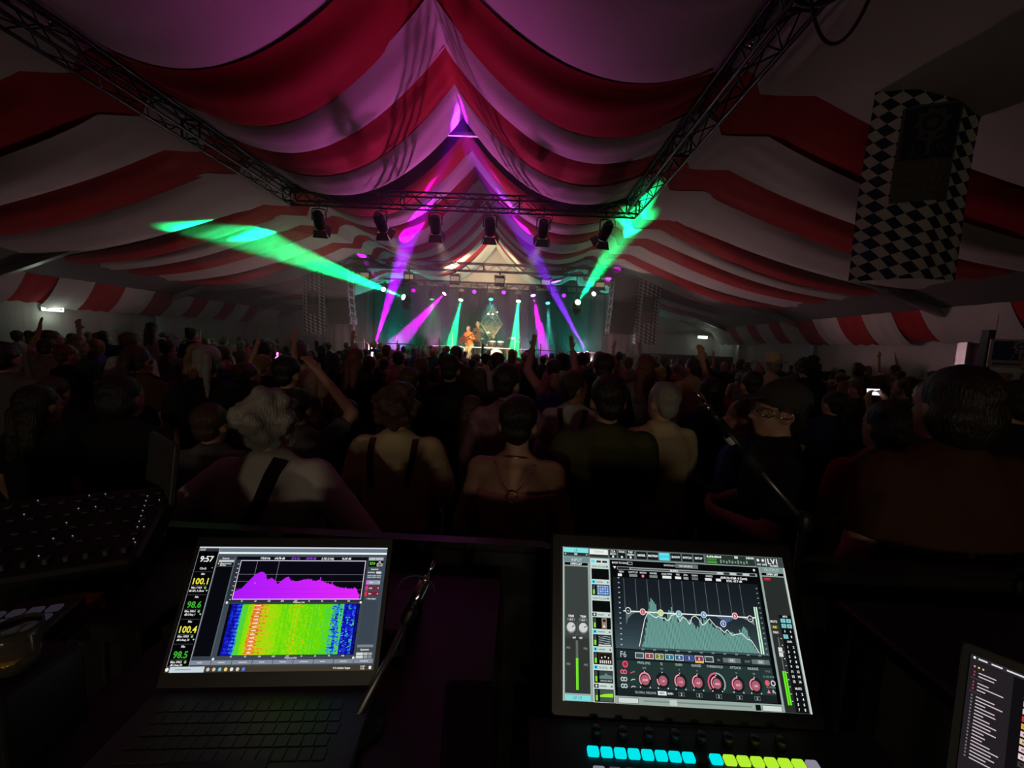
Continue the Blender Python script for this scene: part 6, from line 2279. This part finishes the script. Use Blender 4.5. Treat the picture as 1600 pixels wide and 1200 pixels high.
# band buttons
s.rect(0.222, 0.675, 0.868, 0.735, (30, 42, 44))
s.text(0.252, 0.722, 'F6', 0.036, (170, 190, 188), bold=0.02)
for k, col in enumerate(((70, 84, 86), (150, 70, 66), (110, 125, 45), (50, 120, 135), (50, 100, 145), (55, 72, 130), (140, 50, 72), (60, 68, 70))):
    u = 0.302 + 0.0415 * k
    s.rect(u, 0.690, u + 0.036, 0.726, (215, 222, 222) if k not in (5,) else (90, 110, 175))
    s.rect(u + 0.0025, 0.694, u + 0.0335, 0.722, col)
    s.text(u + 0.018, 0.716, ('', '1', '2', '3', '4', '5', '6', '')[k], 0.018, (238, 240, 240), bold=0.03)
s.rect(0.551, 0.728, 0.587, 0.734, (235, 200, 90))
for u, tx in ((0.650, 'IN'), (0.770, 'OUT')):
    s.text(u, 0.716, tx, 0.014, (120, 132, 132), bold=0.04)
    s.rect(u + 0.018, 0.694, u + 0.092, 0.722, (100, 112, 110))
    s.rect(u + 0.040, 0.694, u + 0.070, 0.722, (130, 142, 140))
    s.text(u + 0.055, 0.714, '0.0', 0.014, (220, 226, 224), bold=0.04)
# knob section
s.rect(0.222, 0.740, 0.868, 0.905, (36, 54, 52))
s.rect(0.222, 0.905, 0.868, 0.950, (26, 34, 36))
s.disc(0.258, 0.765, 0.012, (228, 80, 110), 20)
s.disc(0.258, 0.765, 0.007, (150, 40, 66), 16)
for r_, (v, col) in enumerate(((0.812, (228, 100, 130)), (0.855, (190, 200, 198)), (0.895, (190, 200, 198)))):
    s.disc(0.244, v, 0.008, col, 14, 0.004)
    s.disc(0.256, v, 0.008, col, 14, 0.004)
    s.line([(0.278, v + 0.006), (0.288, v - 0.002), (0.296, v + 0.004 * (r_ - 1))], (226, 84, 116) if r_ == 0 else (190, 200, 198), 0.003)
names = ['FREQ (Hz)', 'Q', 'GAIN', 'RANGE', 'THRESHOLD', 'ATTACK', 'RELEASE']
us = [0.336, 0.409, 0.481, 0.553, 0.630, 0.716, 0.788]
for k, (u, nm) in enumerate(zip(us, names)):
    big = k == 4
    s.text(u, 0.758, nm, 0.015, (165, 178, 175), bold=0.03)
    s.text(u, 0.786, ('6240', '0.9', '0', '-6', '', '16', '160')[k], 0.010, (165, 178, 175))
    r_ = 0.036 if big else 0.026
    v = 0.850
    s.disc(u, v, r_ + 0.002, (22, 30, 30), 28)
    if big:
        s.disc(u, v, 0.037, (150, 165, 160), 28, 0.031, 270, 400)
        s.disc(u, v, 0.037, (228, 90, 125), 28, 0.031, 140, 270)
    s.disc(u, v, 0.0245, (242, 150, 172), 28, 0.0195, 130, (360, 190, 265, 270, 265, 275, 270)[k])
    s.disc(u + 0.001, v + 0.003, 0.0175, (172, 92, 110), 24)
    s.text(u + 0.001, v + 0.010, ('6240', '1.0', '-1.6', '-6.0', '-40.0', '20.0', '160')[k], 0.013, (240, 205, 212), bold=0.03)
    s.rect(u - 0.002, 0.800, u + 0.002, 0.806, (215, 225, 222))
    for sgn in (-1, 1):
        s.disc(u + sgn * 0.020, 0.897, 0.0025, (220, 228, 226), 8)
s.text(0.335, 0.934, 'GLOBAL RELEASE', 0.014, (150, 162, 160), bold=0.03)
s.rect(0.385, 0.914, 0.420, 0.938, (225, 232, 230))
s.text(0.402, 0.932, 'ARC', 0.013, (60, 66, 66), bold=0.03)
s.text(0.436, 0.932, 'MAN', 0.013, (225, 230, 228), bold=0.03)
for u in (0.481, 0.553, 0.632, 0.716, 0.788):
    s.frame(u - 0.012, 0.914, u + 0.012, 0.938, (110, 122, 122), 0.0015)
    s.text(u, 0.934, 'S', 0.015, (225, 230, 228), bold=0.03)
s.text(0.848, 0.768, 'TALK', 0.013, (120, 132, 130))
s.text(0.848, 0.800, 'SC SOURCE', 0.011, (150, 162, 160))
s.disc(0.838, 0.832, 0.010, (228, 90, 118), 16)
s.disc(0.862, 0.832, 0.010, (205, 212, 210), 16, 0.006)
s.text(0.850, 0.862, 'SC MODE', 0.011, (150, 162, 160))
s.poly([(0.832, 0.892), (0.846, 0.892), (0.839, 0.870)], (238, 130, 155))
s.line([(0.856, 0.892), (0.856, 0.872), (0.866, 0.892)], (205, 212, 210), 0.003)
# bottom bar
s.rect(0.212, 0.957, 0.884, 1.0, (150, 168, 160))
s.rect(0.222, 0.961, 0.305, 0.996, (205, 216, 210))
s.frame(0.222, 0.961, 0.305, 0.996, (70, 80, 76), 0.0018)
s.rect(0.325, 0.972, 0.760, 0.980, (118, 134, 128))
s.rect(0.430, 0.962, 0.460, 0.994, (190, 204, 198))
s.rect(0.775, 0.962, 0.796, 0.995, (14, 16, 16))
s.rect(0.802, 0.962, 0.882, 0.998, (205, 218, 212))
s.frame(0.802, 0.962, 0.882, 0.998, (70, 80, 76), 0.0018)
# output strip
s.rect(0.888, 0.078, 0.992, 0.110, (118, 144, 140))
s.text(0.940, 0.104, 'OUTPUT', 0.022, (195, 214, 208))
s.rect(0.892, 0.114, 0.990, 0.134, (8, 10, 10))
s.text(0.940, 0.131, 'OPEN LIST', 0.014, (240, 240, 240), bold=0.05)
s.rect(0.892, 0.142, 0.990, 0.998, (40, 44, 43))
s.rect(0.900, 0.150, 0.928, 0.166, (190, 40, 62))
s.text(0.909, 0.452, 'MUTE', 0.014, (225, 228, 226), bold=0.04)
s.rect(0.896, 0.470, 0.924, 0.492, (90, 88, 40))
s.text(0.910, 0.488, '0.0', 0.014, (235, 230, 110), bold=0.05)
s.rect(0.896, 0.505, 0.924, 0.525, (90, 94, 92))
s.text(0.910, 0.521, 'PAN', 0.013, (225, 228, 226), bold=0.04)
s.rect(0.936, 0.40, 0.988, 0.996, (14, 16, 18))
s.text(0.962, 0.415, 'MTX', 0.012, (225, 228, 226), bold=0.05)
for (r_, k_, on) in ((0, 0, 1), (0, 1, 1), (1, 0, 1), (1, 1, 1), (2, 0, 0), (2, 1, 0), (3, 0, 1), (3, 1, 0)):
    u, v = 0.940 + 0.024 * k_, 0.424 + 0.034 * r_
    if on:
        s.rect(u, v, u + 0.020, v + 0.026, (128, 200, 205))
    s.text(u + 0.010, v + 0.020, str(2 * r_ + k_ + 1), 0.014, (40, 90, 95) if on else (235, 238, 236), bold=0.04)
s.text(0.962, 0.576, 'LINK', 0.012, (225, 228, 226), bold=0.05)
for r_ in range(8):
    for k_ in range(2):
        s.text(0.950 + 0.024 * k_, 0.612 + 0.030 * r_, str(2 * r_ + k_ + 1), 0.015, (235, 238, 236), bold=0.05)
s.text(0.962, 0.862, 'MUTE', 0.013, (225, 228, 226), bold=0.05)
for r_ in range(4):
    for k_ in range(2):
        s.text(0.950 + 0.024 * k_, 0.895 + 0.030 * r_, str(2 * r_ + k_ + 1), 0.015, (235, 238, 236), bold=0.05)
s.rect(0.914, 0.545, 0.919, 0.760, (96, 102, 98))
s.rect(0.908, 0.610, 0.925, 0.668, (214, 220, 218))
s.rect(0.908, 0.637, 0.925, 0.641, (60, 66, 64))
for k in range(10):
    s.rect(0.926, 0.55 + 0.042 * k, 0.931, 0.556 + 0.042 * k, (200, 206, 204))
s.rect(0.908, 0.755, 0.915, 0.955, (105, 240, 30))
s.rect(0.917, 0.755, 0.924, 0.955, (105, 240, 30))
s.rect(0.994, 0.074, 1.0, 1.0, (205, 214, 208))
s.rect(0.0, 0.0, 0.003, 1.0, (190, 204, 198))
o = s.build('screen', con)
o.matrix_local = inv @ frame(c - x * (w / 2) - yv * (h / 2) + z * 0.0002, x, yv, z)

# control surface below the screen: a flat panel towards the operator
front = c - yv * (h / 2 + 0.03)
xh = Vector((x.x, x.y, 0)).normalized()
tilt = R(7)
yh = Vector((0, 0, 1)).cross(xh)
ys = (yh * math.cos(tilt) + Vector((0, 0, 1)) * math.sin(tilt)).normalized()
zs = xh.cross(ys)
srf = MB().bevel_box((0.02, -0.20, -0.03), (0.66, 0.42, 0.06), 0.012).build('control_surface', M['black_plastic'], con)
SF = frame(front + zs * 0.0, xh, ys, zs)
srf.matrix_local = inv @ SF
SFi = SF.inverted()
pa, pb = SFi @ hit(926.5, 1176, front, zs), SFi @ hit(1248, 1197, front, zs)
cy_m, lm_m, dk_m, wt_m, vi_m = glow('button_cyan', (0.0, 0.80, 0.85), 1.0), glow('button_lime', (0.45, 0.85, 0.03), 1.0), pbr('button_dark', (0.02, 0.022, 0.025), 0.4, noise=0.1), glow('button_pale', (0.42, 0.38, 0.48), 0.6), glow('button_violet', (0.18, 0.16, 0.5), 0.35)
bw_ = (pb - pa).length / 15
bm_ = {}
for nm, mt in (('c', cy_m), ('l', lm_m), ('d', dk_m), ('w', wt_m), ('v', vi_m)):
    bm_[nm] = MB().bevel_box((0, 0, 0.003), (bw_ * 0.84, bw_ * 0.62, 0.007), 0.003).mesh('button', mt)
seq = 'ccccccccdcllllllw'
dvec = (pb - pa) / 15
for k, ch in enumerate(seq):
    put('button', bm_[ch], srf, tuple(pa + dvec * k))
for k, ch in enumerate('wvvddddd'):
    q = pa + dvec * (k * 1.15 + 0.2) + Vector((0, -0.030, 0))
    put('button', bm_[ch], srf, tuple(q))
# motor faders below the buttons (cropped by the picture edge)
fadm = MB().bevel_box((0, 0, 0.008), (0.011, 0.022, 0.014), 0.003).mesh('fader_cap', M['black_plastic'])
for k in range(17):
    q = pa + dvec * k + Vector((0, -0.10, 0))
    put('fader_cap', fadm, srf, tuple(q))
    MB().box((q.x, q.y, 0.001), (0.003, 0.10, 0.002)).build('fader_slot', M['rubber'], srf)
encm = MB().lathe([(0.009, 0), (0.009, 0.012), (0.007, 0.015), (0.001, 0.0155)], 14).mesh('encoder', M['black_plastic'], True)
for k in range(8):
    q = pa + dvec * (k * 2 + 0.5) + Vector((0, 0.032, 0))
    put('encoder', encm, srf, tuple(q))
# legs of the console box
MB().bevel_box((0.02, -0.12, -0.13), (0.62, 0.26, 0.14), 0.01).build('chassis', M['black_paint'], con).matrix_local = inv @ SF

# ---------------- right laptop, cropped by the corner of the picture
o3 = at(1517, 1021, 0.50)
ps3, ln3 = R(-46), R(20)
x3 = Vector((math.cos(ps3), math.sin(ps3), 0))
y3 = Vector((-math.sin(ps3) * math.sin(ln3), math.cos(ps3) * math.sin(ln3), math.cos(ln3)))
z3 = x3.cross(y3).normalized()
w3, h3 = 0.304, 0.197
s = Screen(w3, h3)
s.rect(0, 0, 1, 1, (20, 18, 22))
s.p = lambda u, v: (u * 0.46 * w3, (1 - v * 0.66) * h3, s.z)      # the window fills the left part of the display
s.rect(0, 0, 2.17, 0.05, (44, 41, 46))
u = 0.025
s.disc(u, 0.024, 0.008, (235, 235, 235))
for wd in (0.055, 0.065, 0.10, 0.06, 0.07, 0.05, 0.08):
    u += 0.024
    s.rect(u, 0.017, u + wd, 0.031, (222, 220, 222))
    u += wd
s.rect(0.0, 0.055, 0.26, 1.51, (34, 30, 34))
s.rect(0.26, 0.055, 2.17, 1.51, (15, 13, 16))
for k, col in enumerate(((230, 150, 130), (240, 200, 120), (200, 190, 120))):
    s.disc(0.032 + 0.026 * k, 0.105, 0.006, col)
rr = random.Random(9)
v = 0.145
for k in range(26):
    if k in (2, 6):
        s.rect(0.015, v + 0.008, 0.09, v + 0.012, (90, 80, 84))
        v += 0.034
        continue
    s.disc(0.035, v + 0.010, 0.006, (150, 60, 80) if k < 7 else (110, 104, 110))
    s.rect(0.060, v + 0.005, 0.060 + rr.uniform(0.05, 0.17), v + 0.015, (205, 190, 196))
    v += 0.0315
icons = [(90, 96, 90), (205, 175, 60), (205, 200, 200), (205, 50, 60), (225, 165, 50), (225, 190, 195), (215, 190, 150), (225, 190, 195), (225, 205, 205), (60, 50, 50), (180, 130, 100)]
for k, col in enumerate(icons):
    v = 0.17 + 0.066 * k
    s.rect(0.325, v, 0.365, v + 0.048, col)
    s.rect(0.338, v + 0.016, 0.352, v + 0.032, tuple(int(q * 0.55) for q in col))
    s.rect(0.385, v + 0.018, 0.385 + 0.25 * (0.6 + 0.4 * rr.random()), v + 0.030, (190, 182, 186))
l3 = thing('laptop', 'laptop with dark file list window, cut off by the bottom right corner', 'laptop', tuple(o3 - y3 * (h3 + 0.02)))
inv3 = Matrix.Translation(l3.location).inverted()
d = s.build('screen', l3)
d.matrix_local = inv3 @ frame(o3 - y3 * h3 + z3 * 0.0004, x3, y3, z3)
d = MB().bevel_box((w3 / 2, h3 / 2 - 0.003, -0.0045), (w3 + 0.016, h3 + 0.03, 0.007), 0.005).build('lid', M['laptop_grey'], l3)
d.matrix_local = inv3 @ frame(o3 - y3 * h3, x3, y3, z3)
xb3 = Vector((x3.x, x3.y, 0)).normalized()
yb3 = Vector((0, 0, 1)).cross(xb3)
hb = o3 - y3 * (h3 + 0.018)
d = MB().bevel_box((w3 / 2, -0.105, -0.010), (w3 + 0.016, 0.21, 0.014), 0.006).build('base', M['laptop_grey'], l3)
d.matrix_local = inv3 @ frame(hb, xb3, yb3, Vector((0, 0, 1)))
for r_ in range(4):
    for k in range(13):
        put('key', keym, d, (0.026 + k * 0.0192 + 0.004 * (r_ % 3), -0.022 - r_ * 0.0190, -0.0025))
TAB3 = hb.z - 0.018

# ---------------- tables and cases that carry everything
ztab = HINGE1.z - 0.025
ztc = (SF @ Vector((0.02, -0.12, -0.20))).z - 0.02

YD = 1.06    # back board of the desk, towards the crowd
FZ = 0.25    # riser the desk stands on
r_ = thing('desk_riser', 'low black riser carrying the mixing desk and its tables', 'platform', (0, -0.6, 0))
for i in range(3):
    MB().bevel_box((-1.8 + 1.8 * i, 0, FZ - 0.04), (1.79, 3.2, 0.08), 0.01).build('deck_panel', M['black_paint'], r_)
    for sy in (-1, 1):
        MB().box((-1.8 + 1.8 * i, sy * 1.5, (FZ - 0.08) / 2), (1.7, 0.06, FZ - 0.08)).build('rail', M['truss_black'], r_)
ztop = at(720, 843, YD).z
bb = thing('desk_barrier', 'black board closing the desk off from the crowd, its top edge catching light', 'barrier', (0.1, YD, 0))
for i in range(4):
    MB().bevel_box((-1.95 + 1.3 * i, 0, ztop / 2 - 0.01), (1.29, 0.03, ztop - 0.02), 0.008).build('panel', M['black_paint'], bb)
for i in range(4):
    MB().box((-1.95 + 1.3 * i, 0, ztop - 0.008), (1.28, 0.036, 0.016)).build('edge_rail', M['black_plastic'], bb)
for i in range(5):
    MB().box((-2.6 + 1.3 * i, 0.03, ztop / 2), (0.05, 0.04, ztop - 0.04)).build('post', M['truss_black'], bb)


def table2(nm, lab, x0, x1, y0, y1, ztop):
    t = thing(nm, lab, 'table', ((x0 + x1) / 2, (y0 + y1) / 2, FZ))
    h_ = ztop - FZ
    MB().bevel_box((0, 0, h_ - 0.02), (x1 - x0, y1 - y0, 0.04), 0.01).build('table_top', M['black_paint'], t)
    for sx in (-1, 1):
        for sy in (-1, 1):
            MB().box((sx * ((x1 - x0) / 2 - 0.05), sy * ((y1 - y0) / 2 - 0.05), (h_ - 0.04) / 2), (0.045, 0.045, h_ - 0.04)).build('leg', M['truss_black'], t)


table2('desk_table', 'black table under the laptop with the spectrum display', -0.70, -0.02, 0.22, 0.98, HINGE1.z - 0.0235)
table2('desk_table', 'black table under the large touch screen console', 0.02, 0.80, 0.22, 0.98, 0.985)
table2('desk_table', 'black table under the laptop at the bottom right corner', 0.83, 1.55, 0.05, 0.95, TAB3)
table2('desk_table', 'black table under the lighting console at the left', -1.65, -0.74, 0.71, 1.02, 1.30)

# lighting console at the left with its folded up screen
pl = at(95, 842, 0.86)
yl = R(28)
lc = thing('lighting_console', 'dark lighting console on the left with rows of tiny lit dots', 'lighting console', (pl.x, 0.84, 1.30), (0, 0, yl))
Tt = Matrix.Translation((0, 0, 0.075)) @ Matrix.Rotation(R(14), 4, 'X')
MB().bevel_box((0, 0, 0.02), (0.40, 0.30, 0.07), 0.012, Tt).bevel_box((0, 0, 0.02), (0.36, 0.24, 0.04), 0.01).build('chassis', M['black_plastic'], lc)
dotm = MB().ball((0, 0, 0), (0.0015, 0.0015, 0.0012), 6, 4).mesh('indicator', glow('indicator', (0.85, 0.9, 1.0), 0.30))
btm = MB().bevel_box((0, 0, 0), (0.014, 0.012, 0.006), 0.002).mesh('button', M['black_paint'])
fcm = MB().bevel_box((0, 0, 0), (0.010, 0.020, 0.014), 0.003).mesh('fader_cap', M['laptop_grey'])
rr = random.Random(12)
for i in range(12):
    for j in range(5):
        q = Tt @ Vector((-0.17 + 0.031 * i, -0.11 + 0.055 * j, 0.058))
        put('fader_cap' if j == 0 else 'button', fcm if j == 0 else btm, lc, q)
        if i in (0, 3, 6, 7, 11) and rr.random() < 0.75:
            put('indicator', dotm, lc, Tt @ Vector((-0.17 + 0.031 * i + 0.010, -0.11 + 0.055 * j + 0.02, 0.057)))
for k in range(9):
    put('indicator', dotm, lc, Tt @ Vector((0.150 + 0.003 * k, 0.10 - 0.022 * k, 0.057)))
lid_t = Matrix.Translation((0.16, 0.16, 0.21)) @ Matrix.Rotation(R(-62), 4, 'Z') @ Matrix.Rotation(R(84), 4, 'X')
MB().bevel_box((0, 0, 0), (0.24, 0.17, 0.012), 0.008, lid_t).build('screen_lid', M['laptop_grey'], lc)
MB().box((0.16, 0.16, 0.12), (0.03, 0.02, 0.08)).build('hinge', M['black_plastic'], lc)

# small pad controller with violet keys at the far left edge
pp = at(8, 968, 0.60)
pc_ = thing('pad_controller', 'small controller with pale violet pads at the left edge of the picture', 'controller', (pp.x - 0.02, 0.60, pp.z - 0.022), (0, 0, R(20)))
MB().bevel_box((0, 0, 0), (0.18, 0.12, 0.025), 0.006).build('case', M['black_plastic'], pc_)
pm_ = MB().bevel_box((0, 0, 0.014), (0.019, 0.017, 0.006), 0.003).mesh('pad', glow('pad_violet', (0.32, 0.27, 0.42), 0.06))
for i in range(6):
    for j in range(3):
        put('pad', pm_, pc_, (-0.065 + 0.026 * i, -0.03 + 0.026 * j, 0))
table2('side_table', 'narrow black table at the far left under the violet pad controller', pp.x - 0.35, -0.795, 0.25, 0.285 + 0.40, pp.z - 0.035) if False else None
st_ = thing('keyboard_stand', 'black stand holding the small controller with violet pads', 'stand', (pp.x - 0.02, 0.60, FZ), (0, 0, R(20)))
hh_ = pp.z - 0.035 - FZ
MB().box((0, 0, hh_ - 0.01), (0.2, 0.14, 0.015)).build('tray', M['black_paint'], st_)
MB().cone((0, 0, 0.02), (0, 0, hh_ - 0.015), 0.02, 0.02, 8).build('pole', M['truss_black'], st_, True)
MB().lathe([(0.16, 0), (0.16, 0.02), (0.03, 0.03)], 14).build('base', M['black_paint'], st_)

# clear drinking cup beside the controller
pcup = at(28, 1040, 0.50)
cupm = bpy.data.materials.new('clear_plastic')
cupm.use_nodes = True
cb = cupm.node_tree.nodes['Principled BSDF']
cb.inputs['Transmission Weight'].default_value = 0.9
cb.inputs['Roughness'].default_value = 0.12
cb.inputs['Base Color'].default_value = (0.9, 0.85, 0.6, 1)
zt_ = 1.30
cup = thing('plastic_cup', 'clear crumpled plastic cup with amber glint at the left edge', 'cup', tuple(pcup))
cup.scale = (0.72, 0.72, 0.62)
ccx = MB().lathe([(0.028, 0.0), (0.034, 0.04), (0.037, 0.075), (0.040, 0.10), (0.038, 0.10), (0.035, 0.075), (0.032, 0.04), (0.026, 0.003)], 18)
ccx.v = [(x * (1 + 0.08 * math.sin(9 * z / 0.1 + 3 * x * 30)), y * (1 + 0.10 * math.cos(80 * z)), z) for x, y, z in ccx.v]
ccx.build('cup', cupm, cup, True)
MB().lathe([(0.027, 0.004), (0.033, 0.035), (0.004, 0.036)], 16).build('drink', pbr('beer', (0.5, 0.28, 0.05), 0.15, noise=0.1), cup, True)
zt1 = HINGE1.z - 0.0235
sh = thing('stage_box', 'small black connection box under the clear plastic cup', 'box', (pcup.x, pcup.y, zt1))
MB().bevel_box((0, 0, (pcup.z - 0.001 - zt1) / 2), (0.085, 0.10, pcup.z - 0.001 - zt1), 0.006).build('case', M['black_paint'], sh)
for k in range(3):
    MB().lathe([(0.009, 0), (0.009, 0.005), (0.006, 0.005), (0.006, 0.001)], 12, T=Matrix.Translation((-0.024 + 0.024 * k, -0.0495, 0.06)) @ Matrix.Rotation(R(90), 4, 'X')).build('socket', M['truss_silver'], sh, True)

# little card box with amber print near the lighting console
pb_ = at(122, 897, 0.72)
cbx = thing('card_box', 'small amber and white card box lying in front of the lighting console', 'box', (pb_.x - 0.02, 0.735, 1.318), (0, 0, R(12)))
MB().bevel_box((0, 0, 0), (0.060, 0.045, 0.035), 0.002).build('box', pbr('card_amber', (0.55, 0.34, 0.10), 0.7, noise=0.1), cbx)
MB().box((0.018, -0.0228, 0), (0.022, 0.001, 0.026)).build('print', M['emblem_white'], cbx)

# the chrome microphone on its small stand between laptop and console
pa_, pb2, pc2 = at(667, 902, 0.70), at(650, 925, 0.69), at(641, 958, 0.68)
dm = (pa_ - pc2).normalized()
mk = thing('desk_microphone', 'chrome desk microphone glinting magenta between the laptop and the console', 'microphone', tuple(pc2))
rel = lambda p: Vector(p) - pc2
MB().cone(rel(pc2), rel(pc2) + dm * 0.062, 0.0115, 0.0115, 14).build('body', M['chrome'], mk, True)
MB().cone(rel(pc2) + dm * 0.062, rel(pc2) + dm * 0.072, 0.0115, 0.005, 12).cone(rel(pc2) + dm * 0.072, rel(pc2) + dm * 0.10, 0.0045, 0.004, 10).build('tip', M['chrome'], mk, True)
MB().cone(rel(pc2) + dm * 0.025, rel(pc2) + dm * 0.029, 0.0125, 0.0125, 14).build('ring', M['black_plastic'], mk, True)
MB().limb(rel(pc2) - dm * 0.012, rel(pc2) + dm * 0.006, 0.013, 0.014, 10).build('clip', M['black_plastic'], mk, True)
foot = Vector((pc2.x - 0.050, 0.56, HINGE1.z - 0.0235))
MB().tube([rel(pc2) - dm * 0.01, (rel(pc2) - dm * 0.01) * 0.5 + rel(foot) * 0.5 + Vector((0.004, 0.012, 0.01)), rel(foot) + Vector((0, 0, 0.012))], 0.0065, 8).build('arm', M['truss_silver'], mk, True)
MB().lathe([(0.045, 0), (0.045, 0.008), (0.012, 0.014), (0.004, 0.015)], 16, T=Matrix.Translation(rel(foot))).build('base', M['black_paint'], mk, True)
pts = [rel(pc2) + dm * 0.03 + Vector((0.035 * math.cos(a) , -0.01, 0.02 + 0.03 * math.sin(a))) for a in [R(-10 + 190 * i / 12) for i in range(13)]]
MB().tube(pts, 0.0016, 5).build('wire', M['laptop_grey'], mk, True)

# audio interface with orange lamp behind the right edge of the laptop
pi_ = at(601, 966, 0.72)
ai = thing('audio_interface', 'black audio interface with a small orange lamp right of the spectrum laptop', 'audio interface', (pi_.x, 0.76, HINGE1.z - 0.0235 + 0.028))
MB().bevel_box((0, 0, 0), (0.10, 0.13, 0.055), 0.004).build('case', M['black_paint'], ai)
MB().bevel_box((0.0, -0.066, 0.012), (0.006, 0.003, 0.013), 0.001).build('lamp', glow('orange_lamp', (1.0, 0.16, 0.05), 1.2), ai)
for k in range(2):
    MB().lathe([(0.009, 0), (0.009, 0.012), (0.002, 0.013)], 12, T=Matrix.Translation((-0.03 + 0.06 * k, -0.065, -0.008)) @ Matrix.Rotation(R(90), 4, 'X')).build('knob', M['laptop_grey'], ai, True)

# flat dark case between laptop and console, nearest the photographer
pq = at(728, 1172, 0.50)
fc = thing('flat_case', 'flat dark purple case standing up between laptop and console', 'case', (pq.x, 0.50, pq.z), (R(-22), 0, R(2)))
MB().bevel_box((0, 0, -0.02), (0.075, 0.15, 0.02), 0.008, Matrix.Rotation(R(90), 4, 'X')).build('shell', pbr('case_purple', (0.014, 0.003, 0.011), 0.85, noise=0.1, spec=0.08), fc)
MB().box((0, -0.0, -0.10), (0.05, 0.05, 0.03)).build('foot', M['rubber'], fc)
sh = thing('case_shelf', 'narrow black shelf on which the flat purple case leans', 'shelf', (pq.x, 0.53, FZ))
MB().box((0, 0, pq.z - 0.125 - FZ), (0.09, 0.10, 0.015)).build('board', M['black_paint'], sh)
MB().cone((0, 0, 0.02), (0, 0, pq.z - 0.13 - FZ), 0.012, 0.012, 8).build('pole', M['truss_black'], sh, True)
MB().lathe([(0.10, 0), (0.10, 0.02), (0.02, 0.03)], 14).build('base', M['black_paint'], sh)

# measuring microphone on a long boom in front of the crowd
YM0, YM1 = 0.98, 0.92
q0, q1, q2, q3, q4 = at(1085, 610, YM0), at(1128, 664, YM0), at(1141, 684, YM0), at(1176, 722, YM0 - 0.01), at(1256, 814, YM1)
ms = thing('measuring_microphone', 'slim measuring microphone with white label ring leaning on a black boom over the crowd', 'microphone', tuple(q2))
rl_ = lambda p: Vector(p) - q2
MB().cone(rl_(q0), rl_(q0) * 0.62 + rl_(q1) * 0.38, 0.0042, 0.0042, 8).cone(rl_(q0) * 0.62 + rl_(q1) * 0.38, rl_(q0) * 0.4 + rl_(q1) * 0.6, 0.0042, 0.011, 10).build('tip', M['chrome'], ms, True)
MB().cone(rl_(q0) * 0.4 + rl_(q1) * 0.6, rl_(q1), 0.011, 0.012, 12).cone(rl_(q1), rl_(q3), 0.012, 0.012, 12).build('body', M['black_plastic'], ms, True)
dl = (q3 - q1).normalized()
MB().cone(rl_(q2) - dl * 0.008, rl_(q2) + dl * 0.014, 0.0138, 0.0138, 14, cap=False).build('label_ring', M['emblem_white'], ms, True)
MB().limb(rl_(q3) - dl * 0.015, rl_(q3) + dl * 0.02, 0.019, 0.017, 12).build('clip', M['rubber'], ms, True)
MB().cone(rl_(q3), rl_(q4), 0.0065, 0.0065, 8).build('boom', M['truss_silver'], ms, True)
MB().limb(rl_(q4) + Vector((0, 0, 0.008)), rl_(q4) - Vector((0, 0, 0.012)), 0.018, 0.018, 10).build('joint', M['black_plastic'], ms, True)
MB().cone(rl_(q4), rl_((q4.x, q4.y, FZ + 0.05)), 0.010, 0.010, 8).build('pole', M['truss_black'], ms, True)
for k in range(3):
    a = k * 2.094 + 0.4
    MB().cone(rl_((q4.x, q4.y, FZ + 0.12)), rl_((q4.x + 0.2 * math.cos(a), q4.y + 0.11 * math.sin(a), FZ + 0.012)), 0.008, 0.008, 6).build('leg', M['truss_black'], ms, True)

bpy.data.scenes.remove(BENCH)
